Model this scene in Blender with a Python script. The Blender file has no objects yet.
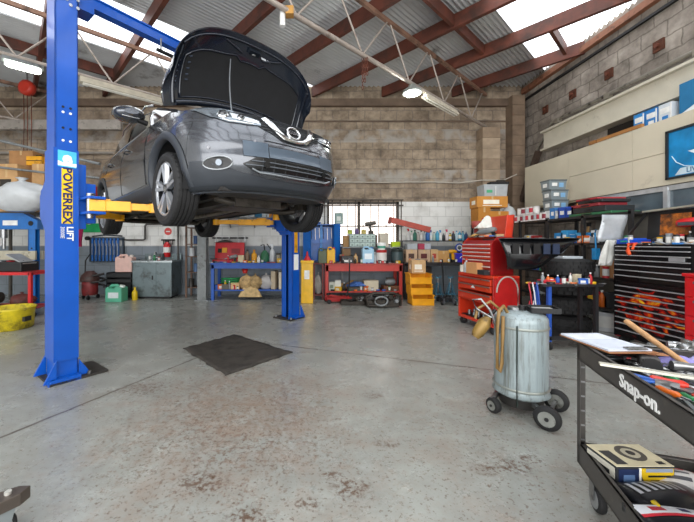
import bpy, bmesh, math, random
from mathutils import Vector, Matrix, Euler
random.seed(7)
R=math.radians; PI=math.pi
SC=bpy.context.scene; COL=SC.collection
F,H,CX,CY=335.0,1.32,310.0,243.0          # measured lens (px), eye height (m), vanishing point
def W(px,py,Y): return Vector(((px-CX)/F*Y, Y, H+(CY-py)/F*Y))
def X_(px,Y): return (px-CX)/F*Y
def Z_(py,Y): return H+(CY-py)/F*Y
# ---------------------------------------------------------------- materials
def lin(h):
    h=h.lstrip('#'); h=h if len(h)==6 else ''.join(c*2 for c in h); v=[int(h[i:i+2],16)/255 for i in (0,2,4)]
    return tuple((c/12.92 if c<=.04045 else ((c+.055)/1.055)**2.4) for c in v)+(1,)
_m={}
def M(hexc,rough=.5,metal=0,var=.12,scale=9,coat=0,bump=0,dirt=0,dirtcol='#2a231c',tr=0,alpha=1):
    key=(hexc,rough,metal,var,scale,coat,bump,dirt,dirtcol,tr,alpha)
    if key in _m: return _m[key]
    m=bpy.data.materials.new('paint_'+hexc.strip('#')); m.use_nodes=True
    nt=m.node_tree; N=nt.nodes; L=nt.links; b=N['Principled BSDF']
    tc=N.new('ShaderNodeTexCoord'); no=N.new('ShaderNodeTexNoise'); no.inputs['Scale'].default_value=scale; no.inputs['Detail'].default_value=5
    L.new(tc.outputs['Object'],no.inputs['Vector'])
    c=lin(hexc); cr=N.new('ShaderNodeValToRGB')
    cr.color_ramp.elements[0].position=.3; cr.color_ramp.elements[1].position=.7
    cr.color_ramp.elements[0].color=tuple(max(0,x*(1-var)) for x in c[:3])+(1,)
    cr.color_ramp.elements[1].color=tuple(min(1,x*(1+var)) for x in c[:3])+(1,)
    L.new(no.outputs['Fac'],cr.inputs['Fac']); out=cr.outputs['Color']
    if dirt:
        n2=N.new('ShaderNodeTexNoise'); n2.inputs['Scale'].default_value=scale*.7; n2.inputs['Detail'].default_value=8; n2.inputs['Roughness'].default_value=.7
        L.new(tc.outputs['Object'],n2.inputs['Vector'])
        r2=N.new('ShaderNodeValToRGB'); r2.color_ramp.elements[0].position=.62-.25*dirt; r2.color_ramp.elements[1].position=.75-.15*dirt
        L.new(n2.outputs['Fac'],r2.inputs['Fac'])
        mx=N.new('ShaderNodeMixRGB'); mx.inputs['Color2'].default_value=lin(dirtcol)
        L.new(r2.outputs['Color'],mx.inputs['Fac']); L.new(out,mx.inputs['Color1']); out=mx.outputs['Color']
    L.new(out,b.inputs['Base Color']); b.inputs['Roughness'].default_value=rough; b.inputs['Metallic'].default_value=metal
    b.inputs['Coat Weight'].default_value=coat; b.inputs['Coat Roughness'].default_value=.08
    if tr: b.inputs['Transmission Weight'].default_value=tr
    if alpha<1: b.inputs['Alpha'].default_value=alpha
    if bump:
        bp=N.new('ShaderNodeBump'); bp.inputs['Strength'].default_value=bump; bp.inputs['Distance'].default_value=.02
        L.new(no.outputs['Fac'],bp.inputs['Height']); L.new(bp.outputs['Normal'],b.inputs['Normal'])
    _m[key]=m; return m
def emis(name,hexc,s):
    m=bpy.data.materials.new(name); m.use_nodes=True; b=m.node_tree.nodes['Principled BSDF']
    b.inputs['Base Color'].default_value=lin(hexc); b.inputs['Emission Color'].default_value=lin(hexc); b.inputs['Emission Strength'].default_value=s
    return m
# ---------------------------------------------------------------- mesh builder
class MB:
    def __init__(s): s.v=[]; s.f=[]; s.mi=[]; s.ms=[]; s.sm=[]
    def _m(s,m):
        if m not in s.ms: s.ms.append(m)
        return s.ms.index(m)
    def add(s,vs,fs,m,smooth=False,mat=None):
        o=len(s.v); k=s._m(m)
        for v in vs:
            v=Vector(v); s.v.append(mat@v if mat else v)
        for f in fs: s.f.append([o+i for i in f]); s.mi.append(k); s.sm.append(smooth)
        return s
    def box(s,c,d,m,rz=0,rx=0,ry=0,taper=1):
        x,y,z=[q/2 for q in d]; t=taper
        vs=[(-x,-y,-z),(x,-y,-z),(x,y,-z),(-x,y,-z),(-x*t,-y*t,z),(x*t,-y*t,z),(x*t,y*t,z),(-x*t,y*t,z)]
        mt=Matrix.Translation(c)@Euler((rx,ry,rz)).to_matrix().to_4x4()
        return s.add(vs,[(0,3,2,1),(4,5,6,7),(0,1,5,4),(1,2,6,5),(2,3,7,6),(3,0,4,7)],m,False,mt)
    def bb(s,x0,x1,y0,y1,z0,z1,m): return s.box(((x0+x1)/2,(y0+y1)/2,(z0+z1)/2),(abs(x1-x0),abs(y1-y0),abs(z1-z0)),m)
    def bar(s,a,b,w,h,m):               # rectangular bar from a to b; w horizontal, h vertical-ish
        a=Vector(a); b=Vector(b); d=b-a; L=d.length; q=d.to_track_quat('X','Z')
        mt=Matrix.Translation((a+b)/2)@q.to_matrix().to_4x4()
        x,y,z=L/2,w/2,h/2
        vs=[(-x,-y,-z),(x,-y,-z),(x,y,-z),(-x,y,-z),(-x,-y,z),(x,-y,z),(x,y,z),(-x,y,z)]
        return s.add(vs,[(0,3,2,1),(4,5,6,7),(0,1,5,4),(1,2,6,5),(2,3,7,6),(3,0,4,7)],m,False,mt)
    def cyl(s,a,b,r,m,r2=None,n=12,caps=True):
        return s.lathe([(0,r),(1,r if r2 is None else r2)],m,a,b,n,caps)
    def lathe(s,prof,m,a=(0,0,0),b=(0,0,1),n=16,caps=True,smooth=True):   # prof: (t along a->b, radius)
        a=Vector(a); b=Vector(b); d=b-a; q=d.to_track_quat('Z','Y'); L=d.length
        vs=[]; fs=[]
        for t,r in prof:
            for i in range(n):
                an=2*PI*i/n; vs.append(a+q@Vector((r*math.cos(an),r*math.sin(an),t*L)))
        for k in range(len(prof)-1):
            for i in range(n):
                j=(i+1)%n; fs.append((k*n+i,k*n+j,(k+1)*n+j,(k+1)*n+i))
        s.add(vs,fs,m,smooth)
        if caps:
            for k,rev in ((0,1),(len(prof)-1,0)):
                if prof[k][1]>1e-4:
                    idx=[vs[k*n+i] for i in range(n)]
                    s.add(idx[::-1] if rev else idx,[tuple(range(n))],m)
        return s
    def tube(s,pts,r,m,n=6,closed=False):
        pts=[Vector(p) for p in pts]; vs=[]; fs=[]; N=len(pts)
        for i,p in enumerate(pts):
            d=(pts[min(i+1,N-1)]-pts[max(i-1,0)]) if not closed else (pts[(i+1)%N]-pts[i-1])
            q=d.to_track_quat('Z','Y'); rr=r[i] if isinstance(r,(list,tuple)) else r
            for k in range(n):
                an=2*PI*k/n; vs.append(p+q@Vector((rr*math.cos(an),rr*math.sin(an),0)))
        for i in range(N if closed else N-1):
            for k in range(n):
                j=(k+1)%n; i2=(i+1)%N; fs.append((i*n+k,i*n+j,i2*n+j,i2*n+k))
        s.add(vs,fs,m,True)
        if not closed: s.add(vs[:n][::-1],[tuple(range(n))],m); s.add(vs[-n:],[tuple(range(n))],m)
        return s
    def prism(s,poly,z0,z1,m,mat=None):   # poly in xy extruded in z, then transformed
        n=len(poly); vs=[(x,y,z0) for x,y in poly]+[(x,y,z1) for x,y in poly]
        fs=[tuple(range(n))[::-1],tuple(range(n,2*n))]+[(i,(i+1)%n,n+(i+1)%n,n+i) for i in range(n)]
        return s.add(vs,fs,m,False,mat)
    def grid(s,rows,m,smooth=True,closed=False,keep=None):
        nr=len(rows); nc=len(rows[0]); vs=[p for r in rows for p in r]; fs=[]
        for i in range(nr-1):
            for j in range(nc if closed else nc-1):
                k=(j+1)%nc; f=(i*nc+j,i*nc+k,(i+1)*nc+k,(i+1)*nc+j)
                if keep is None or keep(sum((Vector(vs[q]) for q in f),Vector())/4): fs.append(f)
        return s.add(vs,fs,m,smooth)
    def slab(s,rows,th,m,nrm=None):       # closed sheet: grid + offset copy + rim
        nr=len(rows); nc=len(rows[0]); off=Vector(nrm or (0,0,-1))*th
        top=[Vector(p) for r in rows for p in r]; bot=[p+off for p in top]; n=nr*nc; fs=[]
        for i in range(nr-1):
            for j in range(nc-1):
                f=(i*nc+j,i*nc+j+1,(i+1)*nc+j+1,(i+1)*nc+j); fs.append(f); fs.append(tuple(n+q for q in f[::-1]))
        e=[i for i in range(nc)]+[k*nc+nc-1 for k in range(1,nr)]+[(nr-1)*nc+j for j in range(nc-2,-1,-1)]+[k*nc for k in range(nr-2,0,-1)]
        for a,b in zip(e,e[1:]+e[:1]): fs.append((a,n+a,n+b,b))
        return s.add(top+bot,fs,m,True)
    def text(s,body,size,m,mat,ext=.0015,bold=0):
        c=bpy.data.curves.new('t','FONT'); c.body=body; c.size=size; c.extrude=ext; c.align_x='CENTER'; c.align_y='CENTER'; c.resolution_u=2; c.offset=bold
        o=bpy.data.objects.new('t',c); COL.objects.link(o)
        dg=bpy.context.evaluated_depsgraph_get(); me=bpy.data.meshes.new_from_object(o.evaluated_get(dg))
        s.add([v.co for v in me.vertices],[tuple(p.vertices) for p in me.polygons],m,False,mat)
        bpy.data.objects.remove(o); bpy.data.curves.remove(c); bpy.data.meshes.remove(me); return s
    def build(s,name,parent=None,bevel=0,loc=None,rz=0):
        me=bpy.data.meshes.new(name); me.from_pydata([tuple(v) for v in s.v],[],s.f)
        for m in s.ms: me.materials.append(m)
        for p,k,sm in zip(me.polygons,s.mi,s.sm): p.material_index=k; p.use_smooth=sm
        me.update(); o=bpy.data.objects.new(name,me); COL.objects.link(o)
        if parent: o.parent=parent
        if loc is not None: o.location=loc
        o.rotation_euler[2]=rz
        if bevel:
            b=o.modifiers.new('b','BEVEL'); b.width=bevel; b.segments=2; b.limit_method='ANGLE'; b.angle_limit=R(40)
        return o
def TR(loc,rx=0,ry=0,rz=0): return Matrix.Translation(loc)@Euler((rx,ry,rz)).to_matrix().to_4x4()
def thing(name,label,cat,loc=(0,0,0),rz=0,group=None):
    o=bpy.data.objects.new(name,None); COL.objects.link(o); o.empty_display_size=.1
    o.location=loc; o.rotation_euler=(0,0,rz); o['label']=label; o['category']=cat
    if group: o['group']=group
    return o
def tag(o,label,cat,group=None,kind=None):
    o['label']=label; o['category']=cat
    if group: o['group']=group
    if kind: o['kind']=kind
    return o
def struct(o,label=None,cat=None):
    o['kind']='structure'
    if label: o['label']=label
    if cat: o['category']=cat
    return o
def dup(root,loc,rz,label):
    r=root.copy(); COL.objects.link(r); r.location=loc; r.rotation_euler=(root.rotation_euler[0],root.rotation_euler[1],rz); r['label']=label
    for ch in list(root.children):
        c=ch.copy(); COL.objects.link(c); c.parent=r
        for g in list(ch.children):
            d=g.copy(); COL.objects.link(d); d.parent=c
    return r
BLK=M('#17181a',.45); STEEL=M('#9a9b9c',.35,.9,dirt=.3); CHROME=M('#d8dadc',.12,1,.02); DARK=M('#0c0c0e',.6); RUST=M('#6d3a28',.7,.1,.3,6,dirt=.5,dirtcol='#2c1a12')
WHITE=M('#e8e8e4',.5); RUB=M('#1b1b1c',.75,0,.2,14); BLUE=M('#004fb0',.32,0,.08,4,coat=.3); YEL=M('#e2a010',.4,0,.12,6,dirt=.25); RED=M('#c0201c',.35,0,.12,coat=.3); CARD=M('#b98a5a',.8,0,.12,5)
GREY=M('#7d8182',.5,.2,dirt=.3); GREASE=M('#3a352f',.55,.3,.4,12,dirt=.6); PAPER=M('#dfe3ea',.7,0,.04)
# ================================================================ ROOM
WY=8.6; WXR=5.44; ZR=5.35; XL=-9.0; YF=-3.0
def blockmat(name,axis,c1,c2,mortar,patch):
    m=bpy.data.materials.new(name); m.use_nodes=True; nt=m.node_tree; N=nt.nodes; L=nt.links; b=N['Principled BSDF']
    tc=N.new('ShaderNodeTexCoord'); sp=N.new('ShaderNodeSeparateXYZ'); cb=N.new('ShaderNodeCombineXYZ')
    L.new(tc.outputs['Object'],sp.inputs[0]); L.new(sp.outputs[axis],cb.inputs[0]); L.new(sp.outputs['Z'],cb.inputs[1])
    wn=N.new('ShaderNodeTexNoise'); wn.inputs['Scale'].default_value=6; L.new(cb.outputs[0],wn.inputs['Vector'])
    vm=N.new('ShaderNodeVectorMath'); vm.operation='SCALE'; vm.inputs['Scale'].default_value=.06; L.new(wn.outputs['Color'],vm.inputs[0])
    va=N.new('ShaderNodeVectorMath'); L.new(cb.outputs[0],va.inputs[0]); L.new(vm.outputs[0],va.inputs[1])
    br=N.new('ShaderNodeTexBrick'); L.new(va.outputs[0],br.inputs['Vector'])
    br.inputs['Color1'].default_value=lin(c1); br.inputs['Color2'].default_value=lin(c2); br.inputs['Mortar'].default_value=lin(mortar)
    br.inputs['Scale'].default_value=1; br.inputs['Brick Width'].default_value=.41; br.inputs['Row Height'].default_value=.25; br.inputs['Mortar Size'].default_value=.012; br.inputs['Mortar Smooth'].default_value=.3; br.inputs['Bias'].default_value=0
    no=N.new('ShaderNodeTexNoise'); no.inputs['Scale'].default_value=2.3; no.inputs['Detail'].default_value=9; no.inputs['Roughness'].default_value=.65; L.new(cb.outputs[0],no.inputs['Vector'])
    r=N.new('ShaderNodeValToRGB'); r.color_ramp.elements[0].position=.36; r.color_ramp.elements[1].position=.68
    r.color_ramp.elements[0].color=(.38,.35,.33,1); r.color_ramp.elements[1].color=(1.3,1.28,1.25,1); L.new(no.outputs['Fac'],r.inputs['Fac'])
    mx=N.new('ShaderNodeMixRGB'); mx.blend_type='MULTIPLY'; mx.inputs['Fac'].default_value=.85; L.new(br.outputs['Color'],mx.inputs['Color1']); L.new(r.outputs['Color'],mx.inputs['Color2'])
    n3=N.new('ShaderNodeTexNoise'); n3.inputs['Scale'].default_value=14; n3.inputs['Detail'].default_value=6; L.new(cb.outputs[0],n3.inputs['Vector'])
    r3=N.new('ShaderNodeValToRGB'); r3.color_ramp.elements[0].color=(.8,.8,.8,1); r3.color_ramp.elements[1].color=(1.15,1.15,1.15,1); L.new(n3.outputs['Fac'],r3.inputs['Fac'])
    m3=N.new('ShaderNodeMixRGB'); m3.blend_type='MULTIPLY'; m3.inputs['Fac'].default_value=1; L.new(mx.outputs['Color'],m3.inputs['Color1']); L.new(r3.outputs['Color'],m3.inputs['Color2'])
    out=m3.outputs['Color']
    if patch:   # pale smears of render along two courses
        for zc,hw in ((4.07,.17),(3.02,.17)):
            s1=N.new('ShaderNodeMath'); s1.operation='SUBTRACT'; L.new(sp.outputs['Z'],s1.inputs[0]); s1.inputs[1].default_value=zc
            s2=N.new('ShaderNodeMath'); s2.operation='ABSOLUTE'; L.new(s1.outputs[0],s2.inputs[0])
            s3=N.new('ShaderNodeMath'); s3.operation='LESS_THAN'; s3.inputs[1].default_value=hw; L.new(s2.outputs[0],s3.inputs[0])
            n4=N.new('ShaderNodeTexNoise'); n4.inputs['Scale'].default_value=3.2; n4.inputs['Detail'].default_value=7; L.new(cb.outputs[0],n4.inputs['Vector'])
            r4=N.new('ShaderNodeValToRGB'); r4.color_ramp.elements[0].position=.42; r4.color_ramp.elements[1].position=.6; L.new(n4.outputs['Fac'],r4.inputs['Fac'])
            s4=N.new('ShaderNodeMath'); s4.operation='MULTIPLY'; L.new(s3.outputs[0],s4.inputs[0]); L.new(r4.outputs['Color'],s4.inputs[1])
            s5=N.new('ShaderNodeMath'); s5.operation='MULTIPLY'; L.new(s4.outputs[0],s5.inputs[0]); s5.inputs[1].default_value=.95
            m4=N.new('ShaderNodeMixRGB'); L.new(s5.outputs[0],m4.inputs['Fac']); L.new(out,m4.inputs['Color1']); m4.inputs['Color2'].default_value=lin('#a49e96'); out=m4.outputs['Color']
    L.new(out,b.inputs['Base Color']); b.inputs['Roughness'].default_value=.9
    bp=N.new('ShaderNodeBump'); bp.inputs['Strength'].default_value=.6; bp.inputs['Distance'].default_value=.02; bp.invert=True
    L.new(br.outputs['Fac'],bp.inputs['Height']); L.new(bp.outputs['Normal'],b.inputs['Normal']); return m
BW=blockmat('block_back','X','#b0a08c','#9a8a78','#92867a',True)
RW=blockmat('block_right','Y','#a39b92','#8f877e','#7a736a',False)
def painted(name,col,axis='X'):
    m=bpy.data.materials.new(name); m.use_nodes=True; nt=m.node_tree; N=nt.nodes; L=nt.links; b=N['Principled BSDF']
    tc=N.new('ShaderNodeTexCoord'); sp=N.new('ShaderNodeSeparateXYZ'); cb=N.new('ShaderNodeCombineXYZ')
    L.new(tc.outputs['Object'],sp.inputs[0]); L.new(sp.outputs[axis],cb.inputs[0]); L.new(sp.outputs['Z'],cb.inputs[1])
    br=N.new('ShaderNodeTexBrick'); L.new(cb.outputs[0],br.inputs['Vector']); c=lin(col)
    br.inputs['Color1'].default_value=c; br.inputs['Color2'].default_value=tuple(x*.93 for x in c[:3])+(1,); br.inputs['Mortar'].default_value=tuple(x*.72 for x in c[:3])+(1,)
    br.inputs['Scale'].default_value=1; br.inputs['Brick Width'].default_value=.41; br.inputs['Row Height'].default_value=.25; br.inputs['Mortar Size'].default_value=.008
    no=N.new('ShaderNodeTexNoise'); no.inputs['Scale'].default_value=3; no.inputs['Detail'].default_value=8; L.new(cb.outputs[0],no.inputs['Vector'])
    r=N.new('ShaderNodeValToRGB'); r.color_ramp.elements[0].position=.25; r.color_ramp.elements[0].color=(.6,.58,.55,1); r.color_ramp.elements[1].position=.5; r.color_ramp.elements[1].color=(1,1,1,1); L.new(no.outputs['Fac'],r.inputs['Fac'])
    mx=N.new('ShaderNodeMixRGB'); mx.blend_type='MULTIPLY'; mx.inputs['Fac'].default_value=.7; L.new(br.outputs['Color'],mx.inputs['Color1']); L.new(r.outputs['Color'],mx.inputs['Color2'])
    L.new(mx.outputs['Color'],b.inputs['Base Color']); b.inputs['Roughness'].default_value=.6
    bp=N.new('ShaderNodeBump'); bp.inputs['Strength'].default_value=.4; bp.inputs['Distance'].default_value=.01; bp.invert=True
    L.new(br.outputs['Fac'],bp.inputs['Height']); L.new(bp.outputs['Normal'],b.inputs['Normal']); return m
PW=painted('painted_white','#e6e6e2'); PB=painted('painted_blue_grey','#828b93')
# back wall, with a hole for the barred window
wx0,wx1,wz0,wz1=X_(327,WY),X_(399,WY),1.25,2.38
b=MB()
b.bb(XL,WXR,WY,WY+.2,2.38,ZR+.4,BW)
b.bb(XL,wx0,WY,WY+.2,1.24,2.38,PW); b.bb(wx1,WXR,WY,WY+.2,1.24,2.38,PW)
b.bb(XL,WXR,WY,WY+.2,0,1.24,PB)
struct(b.build('wall_back'),'rear workshop wall of rough brown concrete block above, painted white and grey blue below','wall')
b=MB(); b.bb(WXR,WXR+.2,YF,WY+.2,0,ZR+.4,RW); struct(b.build('wall_right'),'right workshop wall of grey brown concrete block','wall')
b=MB(); b.bb(XL-.2,XL,YF,WY+.2,0,ZR+.4,PW); struct(b.build('wall_left'))
# floor
def floormat():
    m=bpy.data.materials.new('painted_concrete_floor'); m.use_nodes=True; nt=m.node_tree; N=nt.nodes; L=nt.links; b=N['Principled BSDF']
    tc=N.new('ShaderNodeTexCoord'); V=tc.outputs['Object']
    def noise(sc,det=6,ro=.6,loc=(0,0,0)):
        mp=N.new('ShaderNodeMapping'); mp.inputs['Location'].default_value=loc; L.new(V,mp.inputs[0])
        n=N.new('ShaderNodeTexNoise'); n.inputs['Scale'].default_value=sc; n.inputs['Detail'].default_value=det; n.inputs['Roughness'].default_value=ro; L.new(mp.outputs[0],n.inputs['Vector']); return n.outputs['Fac']
    def ramp(f,a,c,ca=(0,0,0,1),cc=(1,1,1,1)):
        r=N.new('ShaderNodeValToRGB'); r.color_ramp.elements[0].position=a; r.color_ramp.elements[1].position=c; r.color_ramp.elements[0].color=ca; r.color_ramp.elements[1].color=cc; L.new(f,r.inputs['Fac']); return r.outputs['Color']
    def math2(op,a,b2):
        q=N.new('ShaderNodeMath'); q.operation=op
        for i,x in enumerate((a,b2)):
            if isinstance(x,(int,float)): q.inputs[i].default_value=x
            else: L.new(x,q.inputs[i])
        return q.outputs[0]
    def mix(f,c1,c2,bt='MIX'):
        q=N.new('ShaderNodeMixRGB'); q.blend_type=bt
        for i,x in ((0,f),(1,c1),(2,c2)):
            if isinstance(x,(int,float,tuple)): q.inputs[i].default_value=x
            else: L.new(x,q.inputs[i])
        return q.outputs[0]
    base=mix(ramp(noise(1.1),.3,.7),lin('#8a8c88'),lin('#a3a59f'))
    base=mix(ramp(noise(5,8,.7),.35,.75),base,lin('#83837d'))
    sp=N.new('ShaderNodeSeparateXYZ'); L.new(V,sp.inputs[0])
    def blob(cx,cy,rx,ry):
        dx=math2('DIVIDE',math2('SUBTRACT',sp.outputs[0],cx),rx); dy=math2('DIVIDE',math2('SUBTRACT',sp.outputs[1],cy),ry)
        d=math2('ADD',math2('MULTIPLY',dx,dx),math2('MULTIPLY',dy,dy)); return math2('MAXIMUM',math2('SUBTRACT',1,d),0)
    zone=math2('MAXIMUM',blob(-.55,2.7,1.3,1.6),math2('MULTIPLY',blob(.6,2.0,2.6,2.2),.42))
    # brown flaking stains
    st=math2('ADD',noise(21,9,.8),math2('MULTIPLY',zone,.13))
    m1=ramp(st,.615,.68); base=mix(math2('MULTIPLY',m1,.65),base,lin('#6b5344'))
    haze=ramp(math2('ADD',noise(3.5,9,.8,(5,2,0)),math2('MULTIPLY',zone,.18)),.55,.8); base=mix(math2('MULTIPLY',haze,.55),base,lin('#8b7464'))
    spk=ramp(math2('ADD',noise(42,5,.6,(3,3,0)),math2('MULTIPLY',zone,.05)),.605,.65); base=mix(math2('MULTIPLY',spk,.7),base,lin('#5d4c40'))
    big=ramp(math2('ADD',noise(2.3,10,.8,(9,1,0)),math2('MULTIPLY',noise(19,4,.6),.25)),.80,.84); base=mix(math2('MULTIPLY',big,.8),base,lin('#6d5546'))
    wht=ramp(noise(24,5,.7,(1,7,0)),.74,.77); base=mix(math2('MULTIPLY',wht,.5),base,lin('#d5d7d2'))
    # distinct oil drips
    for cx,cy,r in ((.22,1.80,.085),(.12,1.9,.05),(-1.5,3.05,.17),(-.02,1.7,.05),(-.3,1.6,.08),(1.2,1.98,.08),(1.02,1.95,.06),(.5,2.2,.06),(.55,2.9,.07),(-.6,1.85,.11),(1.35,2.05,.05)):
        bl=math2('MULTIPLY',blob(cx,cy,r*1.6,r),ramp(noise(30,7,.75,(cx,cy,0)),.48,.6)); base=mix(math2('MINIMUM',math2('MULTIPLY',bl,1.6),.85),base,lin('#5a4335'))
    # saw-cut joints
    for (x0,y0),(x1,y1) in (((-2.9,.68),(-.95,4.56)),((-1.16,4.62),(7.0,1.58))):
        dx,dy=x1-x0,y1-y0; ln=math.hypot(dx,dy); a_,b_=-dy/ln,dx/ln; c_=-(a_*x0+b_*y0)
        d=math2('ADD',math2('ADD',math2('MULTIPLY',sp.outputs[0],a_),math2('MULTIPLY',sp.outputs[1],b_)),c_)
        d=math2('ADD',d,math2('MULTIPLY',math2('SUBTRACT',noise(9,4),.5),.03)); d=math2('ABSOLUTE',d,0)
        if x0<-2: d=math2('ADD',d,math2('MAXIMUM',math2('MULTIPLY',math2('SUBTRACT',sp.outputs[0],-.9),1),0))
        else: d=math2('ADD',d,math2('MAXIMUM',math2('MULTIPLY',math2('SUBTRACT',-1.16,sp.outputs[0]),1),0))
        base=mix(math2('MULTIPLY',math2('LESS_THAN',d,.012),.85),base,lin('#4a3f37'))
    L.new(base,b.inputs['Base Color'])
    L.new(ramp(noise(2,7,.7),.3,.7,(.16,)*3+(1,),(.42,)*3+(1,)),b.inputs['Roughness'])
    bp=N.new('ShaderNodeBump'); bp.inputs['Strength'].default_value=.12; bp.inputs['Distance'].default_value=.01; L.new(noise(11,8,.7),bp.inputs['Height']); L.new(bp.outputs['Normal'],b.inputs['Normal'])
    return m
b=MB(); b.bb(XL-.2,WXR+.2,YF,WY+.2,-.1,0,floormat()); struct(b.build('floor'),'grey painted concrete floor with brown oil stains and cut joints','floor')
# ---------------- roof: corrugated sheets running along u, rafters along v
u=Vector((.744,.668,0)); v=Vector((-.668,.744,0))
def uv(s,t,z): q=u*s+v*t; return Vector((q.x,q.y,z))
corr=M('#c9cbcc',.45,.15,.15,1.2,dirt=.15,dirtcol='#5a5450'); skym=emis('skylight_sheet','#f0f4f8',1.75)
def sheets(t0,t1,m,s0=-14,s1=15,pitch=.08):
    b=MB(); n=int((t1-t0)/(pitch/4)); rows=[]
    for i in range(n+1):
        t=t0+(t1-t0)*i/n; z=ZR+.028*math.sin(2*PI*t/pitch)
        rows.append([uv(s0,t,z),uv(s1,t,z)])
    b.grid(rows,m,True); return b
def clip(mb):   # keep what lies over the room
    o=mb.build('ceiling'); bm=bmesh.new(); bm.from_mesh(o.data)
    for co,no in (((WXR+.25,0,0),(1,0,0)),((XL-.25,0,0),(-1,0,0)),((0,WY+.25,0),(0,1,0)),((0,YF,0),(0,-1,0))):
        bmesh.ops.bisect_plane(bm,geom=bm.verts[:]+bm.edges[:]+bm.faces[:],plane_co=co,plane_no=no,clear_outer=True)
    bm.to_mesh(o.data); bm.free(); return o
for k,(t0,t1,m) in enumerate(((-11,-1.0,corr),(-1.0,2.15,skym),(2.15,6.35,corr),(6.35,7.95,skym),(7.95,16,corr))):
    o=clip(sheets(t0,t1,m)); o.name='ceiling' if m is corr else 'window_%d'%(3+k); struct(o,'corrugated iron roof sheets' if m is corr else 'translucent white corrugated skylight strip in the roof','roof' if m is corr else 'skylight')
# rafters and noggings (fixed building frame)
def span(s0,isu=False,step=.02):     # t-range over the room for a rafter at s0
    ts=[t for t in [i*.05 for i in range(-220,330)] if (lambda q:XL<q.x<WXR and YF<q.y<WY)(uv(s0,t,0) if not isu else uv(t,s0,0))]
    return (min(ts),max(ts)) if ts else None
BEAM=M('#5f3022',.6,0,.35,3,dirt=.6,dirtcol='#3a241c'); BEAMD=M('#6b594a',.7,0,.3,3)
n=0
for k in range(-6,9):
    s0=.47+1.33*k
    sp_=span(s0)
    if not sp_: continue
    n+=1; b=MB(); b.bar(uv(s0,sp_[0],ZR-.17),uv(s0,sp_[1],ZR-.17),.075,.24,BEAM)
    struct(b.build('trim_%d'%n),'rust red timber roof rafter','rafter')
for s0,s1,t in ((4.5,7.05,2.68),(7.1,8.3,1.58),(3.2,7.1,.6),(1.85,3.1,4.0),(.5,1.8,8.7),(-.85,.5,8.7)):
    n+=1; b=MB(); b.bar(uv(s0,t,ZR-.16),uv(s1,t,ZR-.16),.06,.2,BEAM); struct(b.build('trim_%d'%n))
# wall plates and right wall timber
b=MB(); b.bb(XL,WXR,WY-.12,WY,4.80,4.98,BEAMD); b.bb(XL,WXR,WY-.03,WY,4.42,4.45,BEAMD); n+=1; struct(b.build('trim_%d'%n),'dark timber plate along top of rear wall','beam')
b=MB(); b.bb(WXR-.1,WXR,YF,WY-.13,5.08,5.2,M('#8a5a42',.7,dirt=.3)); b.bb(WXR-.05,WXR,YF,WY-.13,4.9,4.94,DARK); n+=1; struct(b.build('trim_%d'%n),'timber rail along top of right wall','beam')
# piers
def brick2(): return M('#a08b76',.9,0,.25,4,dirt=.3,dirtcol='#6a5a4c',bump=.5)
b=MB(); 
for i in range(16): b.bb(4.27,4.70,8.28,WY,i*.262,i*.262+.255,M('#a5927c',.9,0,.2,5,bump=.4) if i%3 else M('#94806b',.9,0,.2,5,bump=.4))
n+=1; struct(b.build('trim_%d'%n),'concrete block pier on rear wall carrying the roof truss','pier')
b=MB()
for i in range(20): b.bb(5.02,5.33,8.3,WY,i*.25,i*.25+.243,M('#7d6a58',.9,0,.2,5,bump=.4))
n+=1; struct(b.build('trim_%d'%n),'dark brown block pier in the right rear corner','pier')
# tie plates on right wall
PLATE=M('#5a3322',.8,.3,.3,12)
for i,y in enumerate((5.21,6.08,6.92,7.72,4.35)):
    b=MB(); b.box((0,0,0),(.03,.16,.17),PLATE); b.cyl((-.015,0,0),(-.05,0,0),.035,RUST,n=6)
    o=b.build('tie_plate',loc=(WXR-.016,y,4.39)); tag(o,['rusty square tie plate on right wall, highest and nearest but one to the roof edge','rusty square tie plate on right wall, third out from rear corner','rusty square tie plate on right wall, second out from rear corner','rusty square tie plate on right wall, closest to rear corner','rusty square tie plate on right wall, cut by picture top right'][i],'plate','tie plates on the right wall')
# beige steel channel along right wall with pipe
BEI=M('#c9c3b2',.6,0,.08,3,dirt=.2,dirtcol='#8a7f6c')
b=MB(); b.bb(WXR-.14,WXR,YF,7.6,3.42,3.82,BEI); b.bb(WXR-.22,WXR,YF,7.6,3.80,3.84,BEI); b.bb(WXR-.22,WXR,YF,7.6,3.40,3.44,BEI); n+=1
struct(b.build('trim_%d'%n),'beige steel channel beam along the right wall','beam')
b=MB(); b.tube([(WXR-.1,YF,3.98),(WXR-.1,7.4,3.98),(WXR-.1,8.2,3.2),(WXR-.12,8.35,2.6)],.035,M('#8a857a',.5,.4,dirt=.4)); 
for y in (3.2,4.6,6.0,7.2): b.box((WXR-.1,y,3.95),(.1,.08,.1),M('#8b8578',.5,.3))
tag(b.build('conduit_pipe'),'grey steel pipe running above the beige beam on right wall','pipe')
b=MB(); b.bar((WXR-.15,7.75,3.45),(WXR-.2,8.3,2.35),.09,.12,M('#4d3e35',.7,.2,dirt=.3)); tag(b.build('steel_brace'),'dark diagonal steel brace in rear right corner','brace')
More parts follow.
